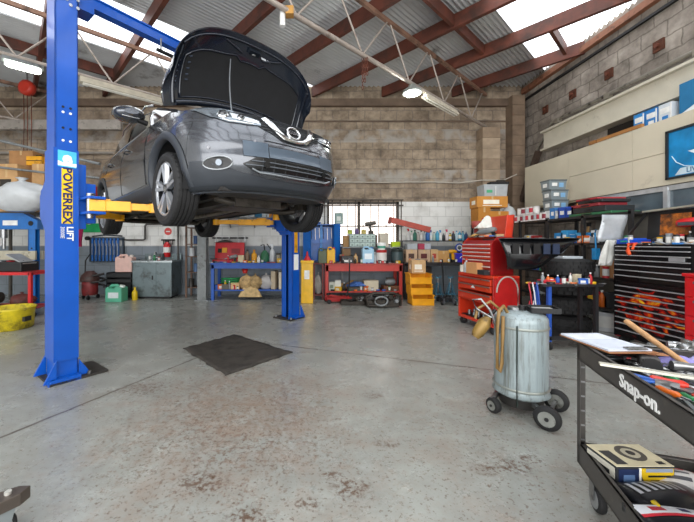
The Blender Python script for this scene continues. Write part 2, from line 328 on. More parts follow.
# mezzanine board parapet
BRD=M('#cfc6b0',.75,0,.07,1.5,dirt=.12,dirtcol='#9a8f7c'); BRDS=M('#8f866f',.8)
t_=thing('storage_parapet','long beige board front of the raised storage along right wall','partition',(0,0,0))
edges=[7.95,6.6,5.3,4.25,3.0,1.6,0]
for a,c in zip(edges,edges[1:]):
    m=MB(); m.bb(5.1,5.13,c+.006,a,2.62 if a<6.7 else 2.15,3.10,BRD); m.build('board',t_)
    if a<6.7: m=MB(); m.bb(5.1,5.13,c+.006,a,2.15,2.612,BRD); m.build('board',t_)
m=MB(); m.bb(5.08,5.13,6.15,7.95,2.1,2.14,BRDS); m.bb(5.13,5.2,0,7.9,3.04,3.1,M('#8a6a48',.8)); m.build('rail',t_)
b=MB(); b.bb(5.135,WXR-.002,0,7.7,2.88,2.93,M('#6d5a44',.8)); tag(b.build('storage_deck'),'timber deck behind the beige board parapet','deck')
b=MB(); b.bb(WXR-.02,WXR-.003,0,6.1,2.94,3.39,M('#2b2521',.9)); struct(b.build('trim_60'),'dark sheet painted in as shade in the recess behind the storage deck','painted shade')  # dark brown sheet stands in for the shade of the hollow under the beam
# glazed strip below boards
b=MB(); ALU=M('#c9cdd0',.35,.5)
GL=M('#5b6870',.08,.0,.2,3)
b.bb(5.12,5.18,0,6.1,2.07,2.14,ALU); b.bb(5.12,5.18,0,6.1,1.74,1.79,ALU)
for y in (6.07,4.82,3.4,1.9,.1): b.bb(5.11,5.19,y-.03,y+.03,1.76,2.12,ALU)
o=b.build('window_2'); struct(o,'strip of grey glazing with white aluminium frame under the beige boards','window')
m=MB(); m.bb(5.15,5.16,.05,6.05,1.79,2.07,GL); m.build('glass',o)
b=MB(); b.bb(5.2,5.25,0,6.1,0,2.14,M('#77736a',.8)); struct(b.build('wall_office'),'lower lining of right wall','wall')
# barred window
b=MB(); fr=M('#4d4640',.6,.4,dirt=.3)
b.bb(wx0,wx1,WY+.0,WY+.12,wz1-.06,wz1,fr); b.bb(wx0,wx1,WY,WY+.12,wz0,wz0+.05,fr)
for x in (wx0+.03,(wx0+wx1)/2-.1,wx1-.03): b.bb(x-.03,x+.03,WY,WY+.12,wz0,wz1,fr)
o=b.build('window_1'); struct(o,'bright frosted window with dark steel bars in rear wall','window')
m=MB(); m.bb(wx0,wx1,WY+.13,WY+.14,wz0,wz1,emis('frosted_daylight','#fff3ea',1.6)); m.build('pane',o)
m=MB()
for i in range(13): x=wx0-.45+i*(wx1-wx0+.5)/12; m.cyl((x,WY-.04,1.3),(x,WY-.04,2.42),.011,fr,n=6)
for z in (1.75,2.28,2.42): m.bb(wx0-.47,wx1+.1,WY-.06,WY-.035,z-.015,z+.015,fr)
m.build('bars',o)
# ---------------- trusses
TRU=M('#a79c92',.5,.3,.15,6,dirt=.25,dirtcol='#5f4a3e')
def truss(t,s0,s1,label,zb=4.22,zt=5.03,ph=1.41):
    o=thing('roof_truss',label,'truss')
    m=MB(); m.bar(uv(s0,t,zt),uv(s1,t,zt),.05,.07,M('#8a6a58',.6,.2,.3,5,dirt=.3)); m.build('top_chord',o)
    m=MB(); m.tube([uv(s0,t,zb),uv(s1,t,zb)],.034,TRU,8); m.build('bottom_chord',o)
    s=ph
    while s-.66>s0: s-=1.32
    while s<s1:
        for ds in (-.6,.66):
            if s0<s+ds<s1: m=MB(); m.tube([uv(s,t,zb),uv(s+ds,t,zt)],.016,TRU,6); m.build('web_bar',o)
        s+=1.32
    return o
truss(3.3,-1.5,8.9,'long lattice steel truss running from front to block pier on rear wall')
truss(6.95,-4.5,4.35,'lattice steel truss passing behind the top of near blue lift post')
truss(10.45,-3.0,1.0,'short lattice steel truss in the far left rear corner')
b=MB(); b.bb(XL,-4.3,7.6,7.7,3.9,4.12,M('#8f8880',.6,.2,dirt=.3)); n+=1; struct(b.build('trim_%d'%n),'grey steel beam across the left rear bay','beam')
b=MB(); b.bb(XL,-2.6,8.35,8.45,4.3,4.4,M('#8f8880',.6,.2,dirt=.3)); b.bb(XL,-2.6,8.35,8.45,3.55,3.6,M('#8f8880',.6,.2)); n+=1; struct(b.build('trim_%d'%n))
# lamps
def highbay(loc,label):
    o=thing('high_bay_lamp',label,'lamp',loc,R(42))
    m=MB(); m.lathe([(0,.17),(.35,.16),(.7,.08),(1,.06)],M('#b9beb9',.3,.6),(0,0,-.06),(0,0,.1),20); m.build('housing',o)
    m=MB(); m.lathe([(0,.02),(.5,.13),(1,.15)],emis('lamp_glow','#f4fff0',14),(0,0,-.09),(0,0,-.055),20); m.build('lens',o)
    l=bpy.data.lights.new('bulb','POINT'); l.energy=25; l.shadow_soft_size=.12; l.color=(.95,1,.93); lo=bpy.data.objects.new('bulb',l); COL.objects.link(lo); lo.parent=o; lo.location=(0,0,-.22)
    return o
highbay((1.86,6.10,4.10),'glowing round high bay lamp under middle of the long truss')
def batten(s0,s1,t,z,label,lit):
    o=thing('batten_light',label,'light'); m=MB()
    m.bar(uv(s0,t,z),uv(s1,t,z),.12,.05,M('#c3bba9',.5)); m.bar(uv(s0,t,z+.05),uv(s1,t,z+.05),.05,.06,M('#c3bba9',.5)); m.build('housing',o)
    g=emis('tube_glow','#ffffff',lit) if lit else M('#e8e4d8',.3)
    for d in (-.03,.03): m=MB(); m.cyl(uv(s0+.04,t+d,z-.036),uv(s1-.04,t+d,z-.036),.013,g,n=8); m.build('tube',o)
batten(5.9,7.25,3.3,4.12,'unlit long white batten light under right end of long truss',0)
batten(.9,2.3,6.9,4.1,'unlit beige twin tube batten light behind top of near lift post',0)
o=thing('tube_lamp','glowing short tube lamp at far left under the truss','lamp',(-4.52,5.28,4.12),R(42))
m=MB(); m.box((0,0,.03),(.5,.14,.05),GREY); m.build('housing',o); m=MB(); m.lathe([(0,.03),(.1,.055),(.9,.055),(1,.03)],emis('tube_lamp_glow','#f4fff0',9),(-.22,0,-.03),(.22,0,-.03),12); m.build('lens',o)
# hoist reel and chain, truss chains, sensor box
o=thing('chain_hoist','red round chain hoist hanging at far left from the beam','hoist',(X_(29,7.6),7.55,Z_(88,7.55)))
m=MB(); m.lathe([(0,.12),(.2,.17),(.8,.17),(1,.12)],M('#b3301f',.45),(0,-.09,0),(0,.09,0),20); m.build('body',o)
m=MB(); 
for dx in (-.08,0,.09): m.tube([(dx,0,-.15),(dx+.01,0,-.8),(dx,0,-1.65)],.01,RUST,5)
m.build('chain',o); m=MB(); m.tube([(0,0,.15),(0,0,.40)],.02,STEEL); m.build('hook',o)
o=thing('hanging_chain','rusty chain looped over the long truss','chain',uv(4.1,3.3,4.2)); m=MB()
for q in range(3):
    for i in range(9-2*q):
        a=PI/2*(i%2); z=-.03-.055*i; m.tube([(q*.035-.03+.014*math.cos(w)*math.cos(a),.014*math.cos(w)*math.sin(a),z+.034*math.sin(w)) for w in [k*PI/4 for k in range(8)]],.006,RUST,5,closed=True)
m.build('links',o)
o=thing('sensor_box','small tan junction box with white can on front of long truss','junction box',uv(2.62,3.3,4.2)); m=MB(); m.box((0,0,.02),(.1,.1,.1),M('#b0823f',.6)); m.build('housing',o); m=MB(); m.cyl((-.09,0,-.16),(-.09,0,.02),.035,WHITE); m.build('can',o)
# wall pipes / cables
b=MB(); b.tube([(X_(330,WY),WY-.05,2.87)]+[(x,WY-.05,2.87+.02*math.sin(x*3)) for x in (1,2,3,3.8)]+[(4.2,8.22,2.86),(4.75,8.22,2.86),(5.06,8.2,3.0)],.017,M('#b8b0a4',.5,.2)); tag(b.build('conduit_pipe'),'thin pale conduit running level across rear wall','pipe')
b=MB(); P_=lambda x,y,Y=8.5:W(x,y,Y)
b.tube([P_(125,240),P_(143,240),P_(145,239),P_(145,226),P_(147,224),P_(177,224),P_(178,226),P_(178,288)],.028,M('#5c5a57',.5,.3)); tag(b.build('wall_pipe'),'dark cranked pipe on white wall above the grey steel sink','pipe')
b=MB(); b.tube([W(-20,136,7),W(48,152,7),W(100,164,7)],.03,GREY); tag(b.build('handrail'),'upper grey pipe rail across boxes at far left','rail')
b=MB(); b.tube([W(-20,165,7),W(48,173,7),W(100,178,7)],.025,GREY); tag(b.build('handrail'),'lower grey pipe rail across boxes at far left','rail')
# ================================================================ LIFT
SILV=M('#b9bcc0',.3,.8)
def lift_post(loc,rz,label,left):
    o=thing('lift_post',label,'lift post',loc,rz,None)
    _bd=MB.build
    if not left:
        def _mb(self,*a,**k):
            for q in self.v: q.x=-q.x
            self.f=[f[::-1] for f in self.f]; return _bd(self,*a,**k)
        MB.build=_mb
    w,d,hh=.19,.26,3.9
    m=MB(); t=.02
    m.bb(-w/2,-w/2+t,-d/2,d/2,0,hh,BLUE)                       # outer face; the channel opens inward
    m.bb(-w/2,w/2,-d/2,-d/2+t,0,hh,BLUE); m.bb(-w/2,w/2,d/2-t,d/2,0,hh,BLUE)
    m.bb(w/2-t,w/2,-d/2,-d/2+.1,0,hh,BLUE); m.bb(w/2-t,w/2,d/2-.1,d/2,0,hh,BLUE); m.build('column',o,bevel=.006)
    m=MB(); m.bb(-.035,.035,-.04,.04,.1,3.5,M('#1c1d22',.5,.5)); m.build('hydraulic_ram',o)
    m=MB(); m.bb(-.15,.34 if left else .22,-.2,.22,0,.022,M('#3b3835',.6,.4,dirt=.4)); m.bb(-.16,.1,-.2,-.14,.0,.05,BLUE)
    for y in (-.23,.24): m.prism([(-.18,0),(-.08,0),(-.08,.2)],-.012,.012,BLUE,TR((-.01,y*.7,.02),rx=R(90)))
    m.prism([(0,0),(.10,0),(0,.16)],-.012,.012,BLUE,TR((.1,-.13,.02),rx=R(90)))
    for x in (-.12,.18):
        for y in (-.17,.18): m.cyl((x,y,.02),(x,y,.05),.02,STEEL,n=6)
    m.build('base_plate',o)
    m=MB(); m.bb(.03,.17,-.11,.11,1.46,2.1,BLUE); m.bb(.11,.26,-.36,-.09,1.60,1.625,BLUE); m.bb(.11,.26,-.36,-.09,1.745,1.77,BLUE)
    m.bb(.06,.24,.15,.36,1.60,1.64,BLUE); m.bb(.06,.24,.15,.36,1.72,1.76,BLUE); m.cyl((.15,-.27,1.56),(.15,-.27,1.80),.03,STEEL); m.cyl((.15,.27,1.56),(.15,.27,1.80),.03,STEEL)
    m.bb(.10,.26,-.10,.10,1.52,1.92,BLUE); m.bb(-.06,.16,.12,.30,1.58,1.84,BLUE); m.prism([(.12,1.36),(.40,1.58),(.40,1.86),(.12,1.98)],-.06,.0,BLUE,TR((-.02,0,0),rz=R(90))@TR((0,0,0),rx=R(90))); m.prism([(.12,1.40),(.34,1.58),(.34,1.80),(.12,1.98)],-.1,.0,BLUE,TR((0,0,0),rz=R(90))@TR((0,0,0),rx=R(90)))
    m.build('carriage',o,bevel=.004)
    m=MB()
    if left:
        for z in (2.42,2.57,2.62,2.30): 
            for x in (-.03,.03): m.cyl((x,-d/2-.001,z),(x,-d/2-.006,z),.012,WHITE if z in (2.57,2.30) else DARK,n=8)
    for z in (3.62,3.70):
        for x in (.03,.09): m.cyl((x,-d/2-.001,z),(x,-d/2-.012,z),.016,SILV,n=6)
    m.cyl((0,-d/2,3.66),(0,-d/2-.01,3.66),.014,SILV,n=6); m.build('bolts',o)
    if left:
        m=MB(); m.bb(-.098,.095,-.145,-.131,0.2,2.22,BLUE); m.bb(-.108,-.096,-.145,.13,.2,2.22,BLUE); m.build('cover_plate',o)
        m=MB(); fy=-d/2-.016
        m.bb(-.075,.075,fy-.002,fy,2.045,2.2,M('#49b9dd',.4)); m.prism([(-.075,2.055),(.075,2.055),(.075,2.09),(0,2.075),(-.075,2.10)],0,.003,WHITE,TR((0,fy-.001,0),rx=R(90)))
        m.text('e',.17,WHITE,TR((0,fy-.004,2.13),rx=R(90)),bold=.006); s_=m.build('logo_sticker',o); s_['label']='pale blue square sticker with white looped emblem'
        m=MB(); m.bb(-.045,.045,fy-.002,fy,1.505,2.03,M('#f0c41a',.4)); s_=m.build('brand_strip',o); s_['label']='yellow vertical strip with dark blue lettering'
        m2=MB(); m2.text('POWERREX',.102,M('#101c5a',.5),TR((-.002,fy-.004,1.775),rx=R(90),ry=R(90)),bold=.003); m2.build('lettering',s_)
        m=MB(); m.text('LIFT',.075,WHITE,TR((.02,fy-.004,1.41),rx=R(90),ry=R(90)),bold=.002); m.text('3000E',.045,WHITE,TR((-.04,fy-.004,1.42),rx=R(90),ry=R(90))); s_=m.build('lettering',o); s_['label']='white vertical lettering'
    else:
        m=MB(); m.bb(-.06,.06,-d/2-.003,-d/2,.85,1.12,WHITE); m.bb(-.04,.05,-d/2-.004,-d/2,1.15,1.6,YEL); m.build('warning_sticker',o)
    MB.build=_bd
    return o
RZ=R(51.6)
POSTL=lift_post((-2.44,3.30,0),RZ,'near blue steel lift post with yellow lettered strip, at left of floor',True)
POSTR=lift_post((-.345,5.94,0),RZ,'far blue steel lift post standing behind the raised car, with its dark channel showing',False)
o=thing('lift_crossbar','blue overhead beam joining the tops of the two lift posts','beam',(-2.44,3.30,0),RZ)
m=MB(); m.bb(.11,3.28,-.05,.05,3.75,3.86,BLUE); m.bb(.11,3.28,-.07,.07,3.845,3.86,BLUE); m.build('beam',o)
m=MB(); m.bb(.11,.25,-.09,.09,3.66,3.75,BLUE); m.bb(3.14,3.28,-.09,.09,3.66,3.75,BLUE); m.build('bracket',o)
m=MB(); m.cyl((.9,-.1,3.60),(2.3,-.1,3.60),.022,DARK,n=8); m.cyl((.95,-.1,3.60),(.95,-.1,3.75),.01,STEEL); m.cyl((2.2,-.1,3.60),(2.2,-.1,3.75),.01,STEEL); m.build('cut_off_bar',o)
ARM=M('#eba50f',.4,0,.1,7,dirt=.2,dirtcol='#6b4a18')
def lift_arm(post,a,b2,label,z=1.685):
    d=Vector((b2[0]-a[0],b2[1]-a[1],0)); L=d.length; ang=math.atan2(d.y,d.x)
    m=MB(); m.bar((0,0,z),(L*.62,0,z),.11,.1,ARM); m.bar((0,.0,z+.06),(L*.3,0,z+.045),.02,.05,ARM); m.prism([(0,-.07),(.14,-.06),(.14,.06),(0,.07)],z-.055,z+.055,ARM)
    o=m.build('lift_arm',None,bevel=.005); o.parent=post
    li=Matrix.Translation(post.location)@Matrix.Rotation(post.rotation_euler[2],4,'Z')
    q=li.inverted()@Vector((a[0],a[1],0)); o.location=q; o.rotation_euler[2]=ang-post.rotation_euler[2]; o['label']=label
    m=MB(); m.bar((L*.5,0,z),(L,0,z),.085,.07,ARM); m.cyl((L,0,z-.05),(L,0,z+.04),.06,ARM); m.build('inner_arm',o,bevel=.004)
    m=MB(); m.cyl((L,0,z+.03),(L,0,z+.06),.03,STEEL); m.cyl((L,0,z+.06),(L,0,z+.08),.06,RUB); m.build('lift_pad',o)
    m=MB(); m.cyl((.02,0,z-.09),(.02,0,z+.12),.025,STEEL); m.cyl((.12,.04,z+.05),(.12,.04,z+.14),.012,STEEL); m.build('pivot_pin',o)
lift_arm(POSTL,(-2.463+.11+.205,3.29+.14-.16),(-1.63,3.52),'yellow lift arm reaching under sill by front wheel')
lift_arm(POSTL,(-2.463+.093-.20,3.29+.118+.17),(-2.74,4.83),'yellow lift arm reaching toward rear of car')
lift_arm(POSTR,(-.345-.093+.2,5.94-.118-.17),(-.45,4.58),'yellow lift arm reaching forward under the engine end')
lift_arm(POSTR,(-.345-.093-.22,5.94-.118+.17),(-1.63,5.84),'yellow lift arm lying level under rear of car')
# ================================================================ CAR
PAINT=M('#56595f',.27,.7,.03,40,coat=1); CLAD=M('#33373d',.45,0,.06); LBLK=M('#0a0b0d',.35); GLASS=M('#1a2024',.05,.0,.02,coat=1); PLAS=M('#4b5764',.35,.1,.05,coat=.3)
car=thing('car','dark grey compact SUV with bonnet open, raised on the two post lift','car',(-.7045,3.71,H+.262))
car.rotation_euler=Euler((0,-.0175,-.833))
ZWt=[(.13,.76),(.18,.80),(.24,.835),(.3,.865),(.38,.885),(.5,.895),(.62,.90),(.75,.895),(.85,.875),(.95,.845),(1.05,.805),(1.2,.76)]
ZXt=[(.13,.66),(.18,.76),(.24,.81),(.30,.845),(.37,.875),(.44,.885),(.5,.87),(.55,.868),(.65,.845),(.75,.81),(.85,.74),(.92,.62),(1.0,.45)]
def ip(T,x):
    if x<=T[0][0]: return T[0][1]
    for (a,p),(c,q) in zip(T,T[1:]):
        if x<=c: k=(x-a)/(c-a); k=k*k*(3-2*k)*.5+k*.5; return p+(q-p)*k
    return T[-1][1]
NN=3.0
def S(y,z,off=0):        # point on nose for lateral position y
    w=ip(ZWt,z); xf=ip(ZXt,z); r=min(abs(y)/w,.9999); x=-.1+(xf+.1)*(1-r**NN)**(1/NN)
    p=Vector((x,y,z))
    if off:
        e=.01; 
        def q(y_,z_):
            w_=ip(ZWt,z_); xf_=ip(ZXt,z_); r_=min(abs(y_)/w_,.9999); return Vector((-.1+(xf_+.1)*(1-r_**NN)**(1/NN),y_,z_))
        n_=(q(y+e,z)-q(y-e,z)).cross(q(y,z+e)-q(y,z-e)); n_.normalize()
        if n_.x<0: n_=-n_
        p+=n_*off
    return p
def SS(x,z,sg,off=0):    # side point
    w=ip(ZWt,z)
    if x<-2.75: w*=(1-max(0,(-2.75-x)/.78)**2.6*.55)**1
    return Vector((x,sg*(w+off),z))
ZT=[(-3.5,1.08),(-2.6,1.06),(-.7,1.0),(-.3,.985),(.0,.965),(.25,.93),(.5,.885),(.7,.85),(.9,.835)]
def outline(z,N1=34):
    w=ip(ZWt,z); xf=ip(ZXt,z); pts=[]
    for i in range(N1+1):
        ph=PI/2*i/N1; pts.append((-.1+(xf+.1)*max(0,math.cos(ph))**(2/NN),w*math.sin(ph)**(2/NN)))
    x=-.1
    while x>-2.75: x-=.03; pts.append((x,w))
    for i in range(1,13):
        ph=PI/2*i/12; pts.append((-2.78-.72*math.sin(ph)**(2/2.8),w*max(0,math.cos(ph))**(2/2.8)))
    return pts
NZ=30
def column_z(i,x): return None
base_o=outline(.6)
rows=[]
for k in range(NZ+1):
    half=[]
    for i,(x0,y0) in enumerate(base_o):
        zt=ip([(a,c) for a,c in ZT],x0) if x0<.9 else .8
        zb=.16 if x0>.3 else (.20 if x0>-2.7 else .22); z=zb+(zt-zb)*k/NZ
        w=ip(ZWt,z); xf=ip(ZXt,z); 
        if i<=34:
            ph=PI/2*i/34; x=-.1+(xf+.1)*max(0,math.cos(ph))**(2/NN); y=w*math.sin(ph)**(2/NN)
        else: x=x0; y=y0/.9*w if i>34 else w
        # arch snap is below
        half.append(Vector((x,y,z)))
    rows.append([Vector((p.x,-p.y,p.z)) for p in half[::-1]][:-1]+half)
ARC=[(0,.33),(-2.646,.33)]; RA=.385
def inarch(p,r=RA): return any((p.x-ax)**2+(p.z-az)**2<r*r for ax,az in ARC) and abs(p.y)>.5
for r_ in rows:
    for p in r_:
        if abs(p.y)<.5: continue
        for ax,az in ARC:
            d=math.hypot(p.x-ax,p.z-az)
            if RA-.035<d<RA+.004 and d>0: k=(RA+.004)/d; p.x=ax+(p.x-ax)*k; p.z=az+(p.z-az)*k
m=MB(); m.grid([r[::-1] for r in rows],PAINT,True,keep=lambda p:not inarch(p)); m.build('body_shell',car)
# body-side arch cladding and sills
m=MB()
for ax,az in ARC:
    for sg in (-1,1):
        ro=[]
        for i in range(25):
            a=R(-22)+R(224)*i/24; row=[]
            for rr,off in ((RA-.02,-.05),(RA-.02,.012),(RA+.03,.014),(RA+.05,.004)):
                x=ax+rr*math.cos(a); z=max(.17,az+rr*math.sin(a))
                if x>.12: p=None; w=ip(ZWt,z); xf=ip(ZXt,z); fx=min(.999,max(0,(x+.1)/(xf+.1))); y=w*(1-fx**NN)**(1/NN); row.append(Vector((x,sg*(y+off+.003),z)))
                else: row.append(SS(x,z,sg,off+.003))
            ro.append(row if sg<0 else row[::-1])
        m.grid(ro,CLAD,True)
m.build('wheel_arch_trim',car)
m=MB()
for sg in (-1,1):
    r_=[[SS(x,z,sg,o_) for x in [-.4-.05*i for i in range(38)]] for z,o_ in ((.18,-.03),(.19,.012),(.30,.016),(.34,.004))]
    m.grid(r_ if sg>0 else [q[::-1] for q in r_],CLAD,True)
m.build('sill_cladding',car)
# lower bumper cladding: dark plastic across the nose below a curved line
def patch(fn_lo,fn_hi,ys,off,mat,nz=6,mb=None):
    mb=mb or MB(); rr=[[S(y,fn_lo(y)+(fn_hi(y)-fn_lo(y))*k/nz,off) for y in ys] for k in range(nz+1)]
    mb.grid([q[::-1] for q in rr] if ys[0]<ys[-1] else rr,mat,True); return mb
def yr(a,c,n): return [a+(c-a)*i/n for i in range(n+1)]
def phi_y(n=44,lim=.997,w=.88): return [w*math.copysign(abs(math.sin(t))**(2/NN),math.sin(t))*lim for t in [(-PI/2+PI*i/n) for i in range(n+1)]]
hi=lambda y: ip([(0,.275),(.3,.28),(.5,.31),(.62,.345),(.8,.41),(.9,.42)],abs(y))
m=patch(lambda y:.165,hi,[y*.955 for y in phi_y(44,.985)],.006,CLAD)
lip=MB(); ys=[y*.9 for y in phi_y(36,.98)]
lip.grid([[S(y,.22,.014) for y in ys],[S(y,.195,.02) for y in ys],[S(y,.165,.0) for y in ys],[S(y,.17,-.08) for y in ys]],M('#22262b',.5),True); m.build('lower_bumper',car); lip.build('front_lip',car)
# side front underside: front corner skirt in dark
# grille cluster
up=lambda y: ip([(0,.435),(.27,.44),(.41,.445),(.52,.385)],abs(y)); lo=lambda y: ip([(0,.305),(.38,.315),(.45,.34),(.52,.375)],abs(y))
m=patch(lo,up,yr(-.52,.52,30),.008,LBLK); 
g=m.build('lower_grille',car)
m=MB()
for z in (.335,.375,.41):
    yy=[y for y in yr(-.5,.5,24) if lo(y)+.008<z<up(y)-.008]; m.tube([S(y,z,.016) for y in yy],.006,M('#5b6066',.35,.3),5)
for y in (-.36,-.25,-.13,0,.13,.25,.36): m.tube([S(y,lo(y)+.01,.012),S(y,up(y)-.01,.012)],.005,M('#24272b',.4),5)
for y in (-.33,.33): m.cyl(S(y,.39,.0),S(y,.39,.03),.03,LBLK,n=12)
m.tube([S(y,lo(y)+.012+.0*y,.02) for y in yr(-.45,.45,24)],.008,M('#9aa0a6',.3,.5),6); m.build('grille_bar',g)
m=patch(lambda y:.45,lambda y:.555-.03*abs(y),yr(-.30,.30,14),.010,PLAS,4); m.build('number_plate_panel',car)
m=patch(lambda y:.445-.0*y,lambda y:.575,yr(-.52,-.305,6),.008,PLAS,4); patch(lambda y:.445,lambda y:.575,yr(.305,.52,6),.008,PLAS,4,m); m.build('bumper_insert',car)
# upper grille: black mesh with chrome V
up2=lambda y: ip([(0,.835),(.4,.838),(.62,.865)],abs(y)); lo2=lambda y: ip([(0,.62),(.12,.625),(.30,.70),(.46,.785),(.62,.83)],abs(y))
m=patch(lo2,up2,yr(-.60,.60,36),.006,M('#15171a',.4,0,.3,90)); g=m.build('upper_grille',car)
m=MB()
for z in (.66,.685,.71,.735,.76,.785,.81,.83):
    yy=[y for y in yr(-.6,.6,50) if lo2(y)+.006<z<up2(y)-.004]
    if len(yy)>1: m.tube([S(y,z,.012) for y in yy],.0035,M('#2b2e33',.4),5)
m.build('mesh_bars',g)
m=MB()
vpts=[(-.31,.81),(-.26,.745),(-.2,.69),(-.13,.645),(-.06,.632),(.06,.632),(.13,.645),(.2,.69),(.26,.745),(.31,.81)]
r0=[S(y,z,.016) for y,z in vpts]; r1=[S(y*.84,z+.012,.034) for y,z in vpts]; r2=[S(y*.74,z+.024+(.012 if abs(y)<.15 else 0),.016) for y,z in vpts]
m.grid([r0,r1,r2],CHROME,True); m.build('chrome_wing',g)
m=MB(); c=S(-.015,.715,.03); nn=Vector((1,0,.28)).normalized()
m.tube([c+Vector((0,.072*math.cos(a),0))+Vector((-.28,0,1)).normalized()*.058*math.sin(a) for a in [2*PI*i/24 for i in range(24)]],.012,CHROME,8,closed=True)
m.box(c+nn*.004,(.012,.165,.026),CHROME,ry=-.28); m.cyl(c-nn*.03,c-nn*.004,.055,LBLK,n=20)
m.text('NISSAN',.03,M('#202226',.4),TR(c+nn*.013,rx=R(90),rz=R(90)),.001,.0006); m.build('round_emblem',car)
# headlights
def headlight(sg):
    hl_hi=lambda t: ip([(0,.775),(.2,.81),(.5,.852),(.8,.885),(1,.875)],t); hl_lo=lambda t: ip([(0,.735),(.25,.725),(.55,.73),(.8,.77),(1,.87)],t)
    ts=yr(0,1,20); yy=lambda t: sg*(.34+.455*t)
    rr=[[S(yy(t),hl_lo(t)+(hl_hi(t)-hl_lo(t))*k/6,.010) for t in ts] for k in range(7)]
    if sg>0: rr=[q[::-1] for q in rr]
    m=MB(); m.grid(rr,M('#7c858e',.10,.6,.25,22,coat=1),True); h=m.build('headlight',car)
    m=MB()
    for t,r in ((.62,.05),(.35,.034)):
        z=(hl_lo(t)+hl_hi(t))/2; c=S(yy(t),z,.012); n_=(S(yy(t),z,.05)-S(yy(t),z,0.0)).normalized()
        m.lathe([(0,r),(1,r*.8)],CHROME,c,c+n_*.012,18); m.lathe([(0,r*.7),(.6,r*.6),(1,r*.2)],M('#171b22',.08,.3,coat=1),c+n_*.006,c+n_*.03,18)
    m.tube([S(yy(t),hl_lo(t)+.01,.012) for t in ts[3:14]],.004,WHITE,6); m.build('lamp',h)
    rr=[[S(yy(t),hl_lo(t)+(hl_hi(t)-hl_lo(t))*k/4,.014) for t in yr(.03,.5,12)] for k in range(1,4)]
    m=MB(); m.grid(rr[::-1] if sg<0 else [q[::-1] for q in rr[::-1]],M('#d3dae0',.15,.2,coat=1),True); m.build('indicator',h)
headlight(-1); headlight(1)
for sg in (-1,1):
    m=MB(); c=S(sg*.68,.385,.006); ex=(S(sg*.68+.02,.385,.006)-S(sg*.68-.02,.385,.006)).normalized(); n_=(S(sg*.68,.385,.05)-S(sg*.68,.385)).normalized()
    ring=[S(sg*.68+.085*math.cos(a),.385+.05*math.sin(a),.014) for a in [2*PI*i/20 for i in range(20)]]
    m.tube(ring,.006,M('#a4a8ac',.3,.6),6,closed=True); m.add([S(sg*.68+.082*math.cos(a),.385+.047*math.sin(a),.010) for a in [2*PI*i/20 for i in range(20)]],[tuple(range(20))],LBLK)
    m.cyl(c,c+n_*.014,.026,M('#767d85',.15,.6),n=14); m.build('fog_lamp',car)
m=MB()
for y,z in ((-.74,.51),(-.42,.58),(.42,.58),(.74,.51)): m.cyl(S(y,z,0),S(y,z,.008),.012,M('#85858a',.3,.5),n=10)
m.build('parking_sensor',car)
m=MB()     # bumper / wing shut lines and crease
for sg in (-1,1):
    m.tube([S(sg*y,z,.001) for y,z in ((.845,.45),(.84,.62),(.81,.74),(.795,.83))],.003,LBLK,4)
m.tube([S(y,.60+.0*y,.004) for y in yr(-.33,.33,14)],.003,LBLK,4); m.build('panel_gap',car)
# doors, drawn as panels standing 2 mm proud with handles
def door(x0,x1,sg,rear):
    r_=[]
    for k in range(9):
        z=.36+(1.0-.36)*k/8; r_.append([SS(x0+(x1-x0)*i/12 + (0 if not rear else (.30*max(0,(.72-z)) if i>8 else 0)*(i-8)/4),z,sg,.004) for i in range(13)])
    m=MB(); m.grid(r_[::-1] if sg<0 else r_,PAINT,True); d=m.build('rear_door' if rear else 'front_door',car)
    m=MB(); hx=x1+.2; m.tube([SS(hx+.09,.86,sg,.008),SS(hx+.07,.865,sg,.035),SS(hx-.07,.87,sg,.035),SS(hx-.09,.865,sg,.008)],.012,PAINT,6); m.build('door_handle',d)
    m=MB(); m.tube([SS(x0,z,sg,.006) for z in (.36,.6,.8,1.0)],.004,LBLK,4); m.tube([SS(x1,z,sg,.006) for z in (.6,.8,1.0)],.004,LBLK,4); m.build('shut_line',d)
for sg in (-1,1): door(-.53,-1.48,sg,False); door(-1.5,-2.35,sg,True)
# greenhouse
def gh(x0,w0,x1,w1,z0=1.0,z1=1.5): return [Vector(q) for q in ((x0,-w0,z0),(x0,w0,z0),(x1,-w1,z1),(x1,w1,z1))]
m=MB()
ring0=[(-.42,0),(-.50,.45),(-.68,.76),(-1.5,.81),(-2.4,.80),(-3.05,.72),(-3.38,.45),(-3.42,0)]
ring1=[(-1.22,0),(-1.24,.35),(-1.34,.545),(-1.7,.60),(-2.4,.60),(-2.95,.55),(-3.08,.35),(-3.1,0)]
def full(rg,z,s=1,o=0): h=[Vector((x,y*s,z)) for x,y in rg]; return h+[Vector((p.x,-p.y,p.z)) for p in h[-2:0:-1]]
def sub(rg,n=3):
    out=[]
    for a,c in zip(rg,rg[1:]): out+=[(a[0]+(c[0]-a[0])*k/n,a[1]+(c[1]-a[1])*k/n) for k in range(n)]
    return out+[rg[-1]]
mid=[((a[0]*.48+c[0]*.52),(a[1]*.48+c[1]*.52)+.02*(a[1]>.1)) for a,c in zip(ring0,ring1)]
r_=[full(sub(ring0),1.0),full(sub(mid),1.27),full(sub(ring1),1.49),full(sub([(x*.97-.05,y*.9) for x,y in ring1]),1.54),full(sub([(x*.6-.9,y*.4) for x,y in ring1]),1.575)]
m.grid([q[::-1] for q in r_],PAINT,True,closed=True); m.add([q for q in r_[-1]],[tuple(range(len(r_[-1])))],PAINT); m.build('roof',car)
def gp(rgA,rgB,fa,fb,z0,z1): pass
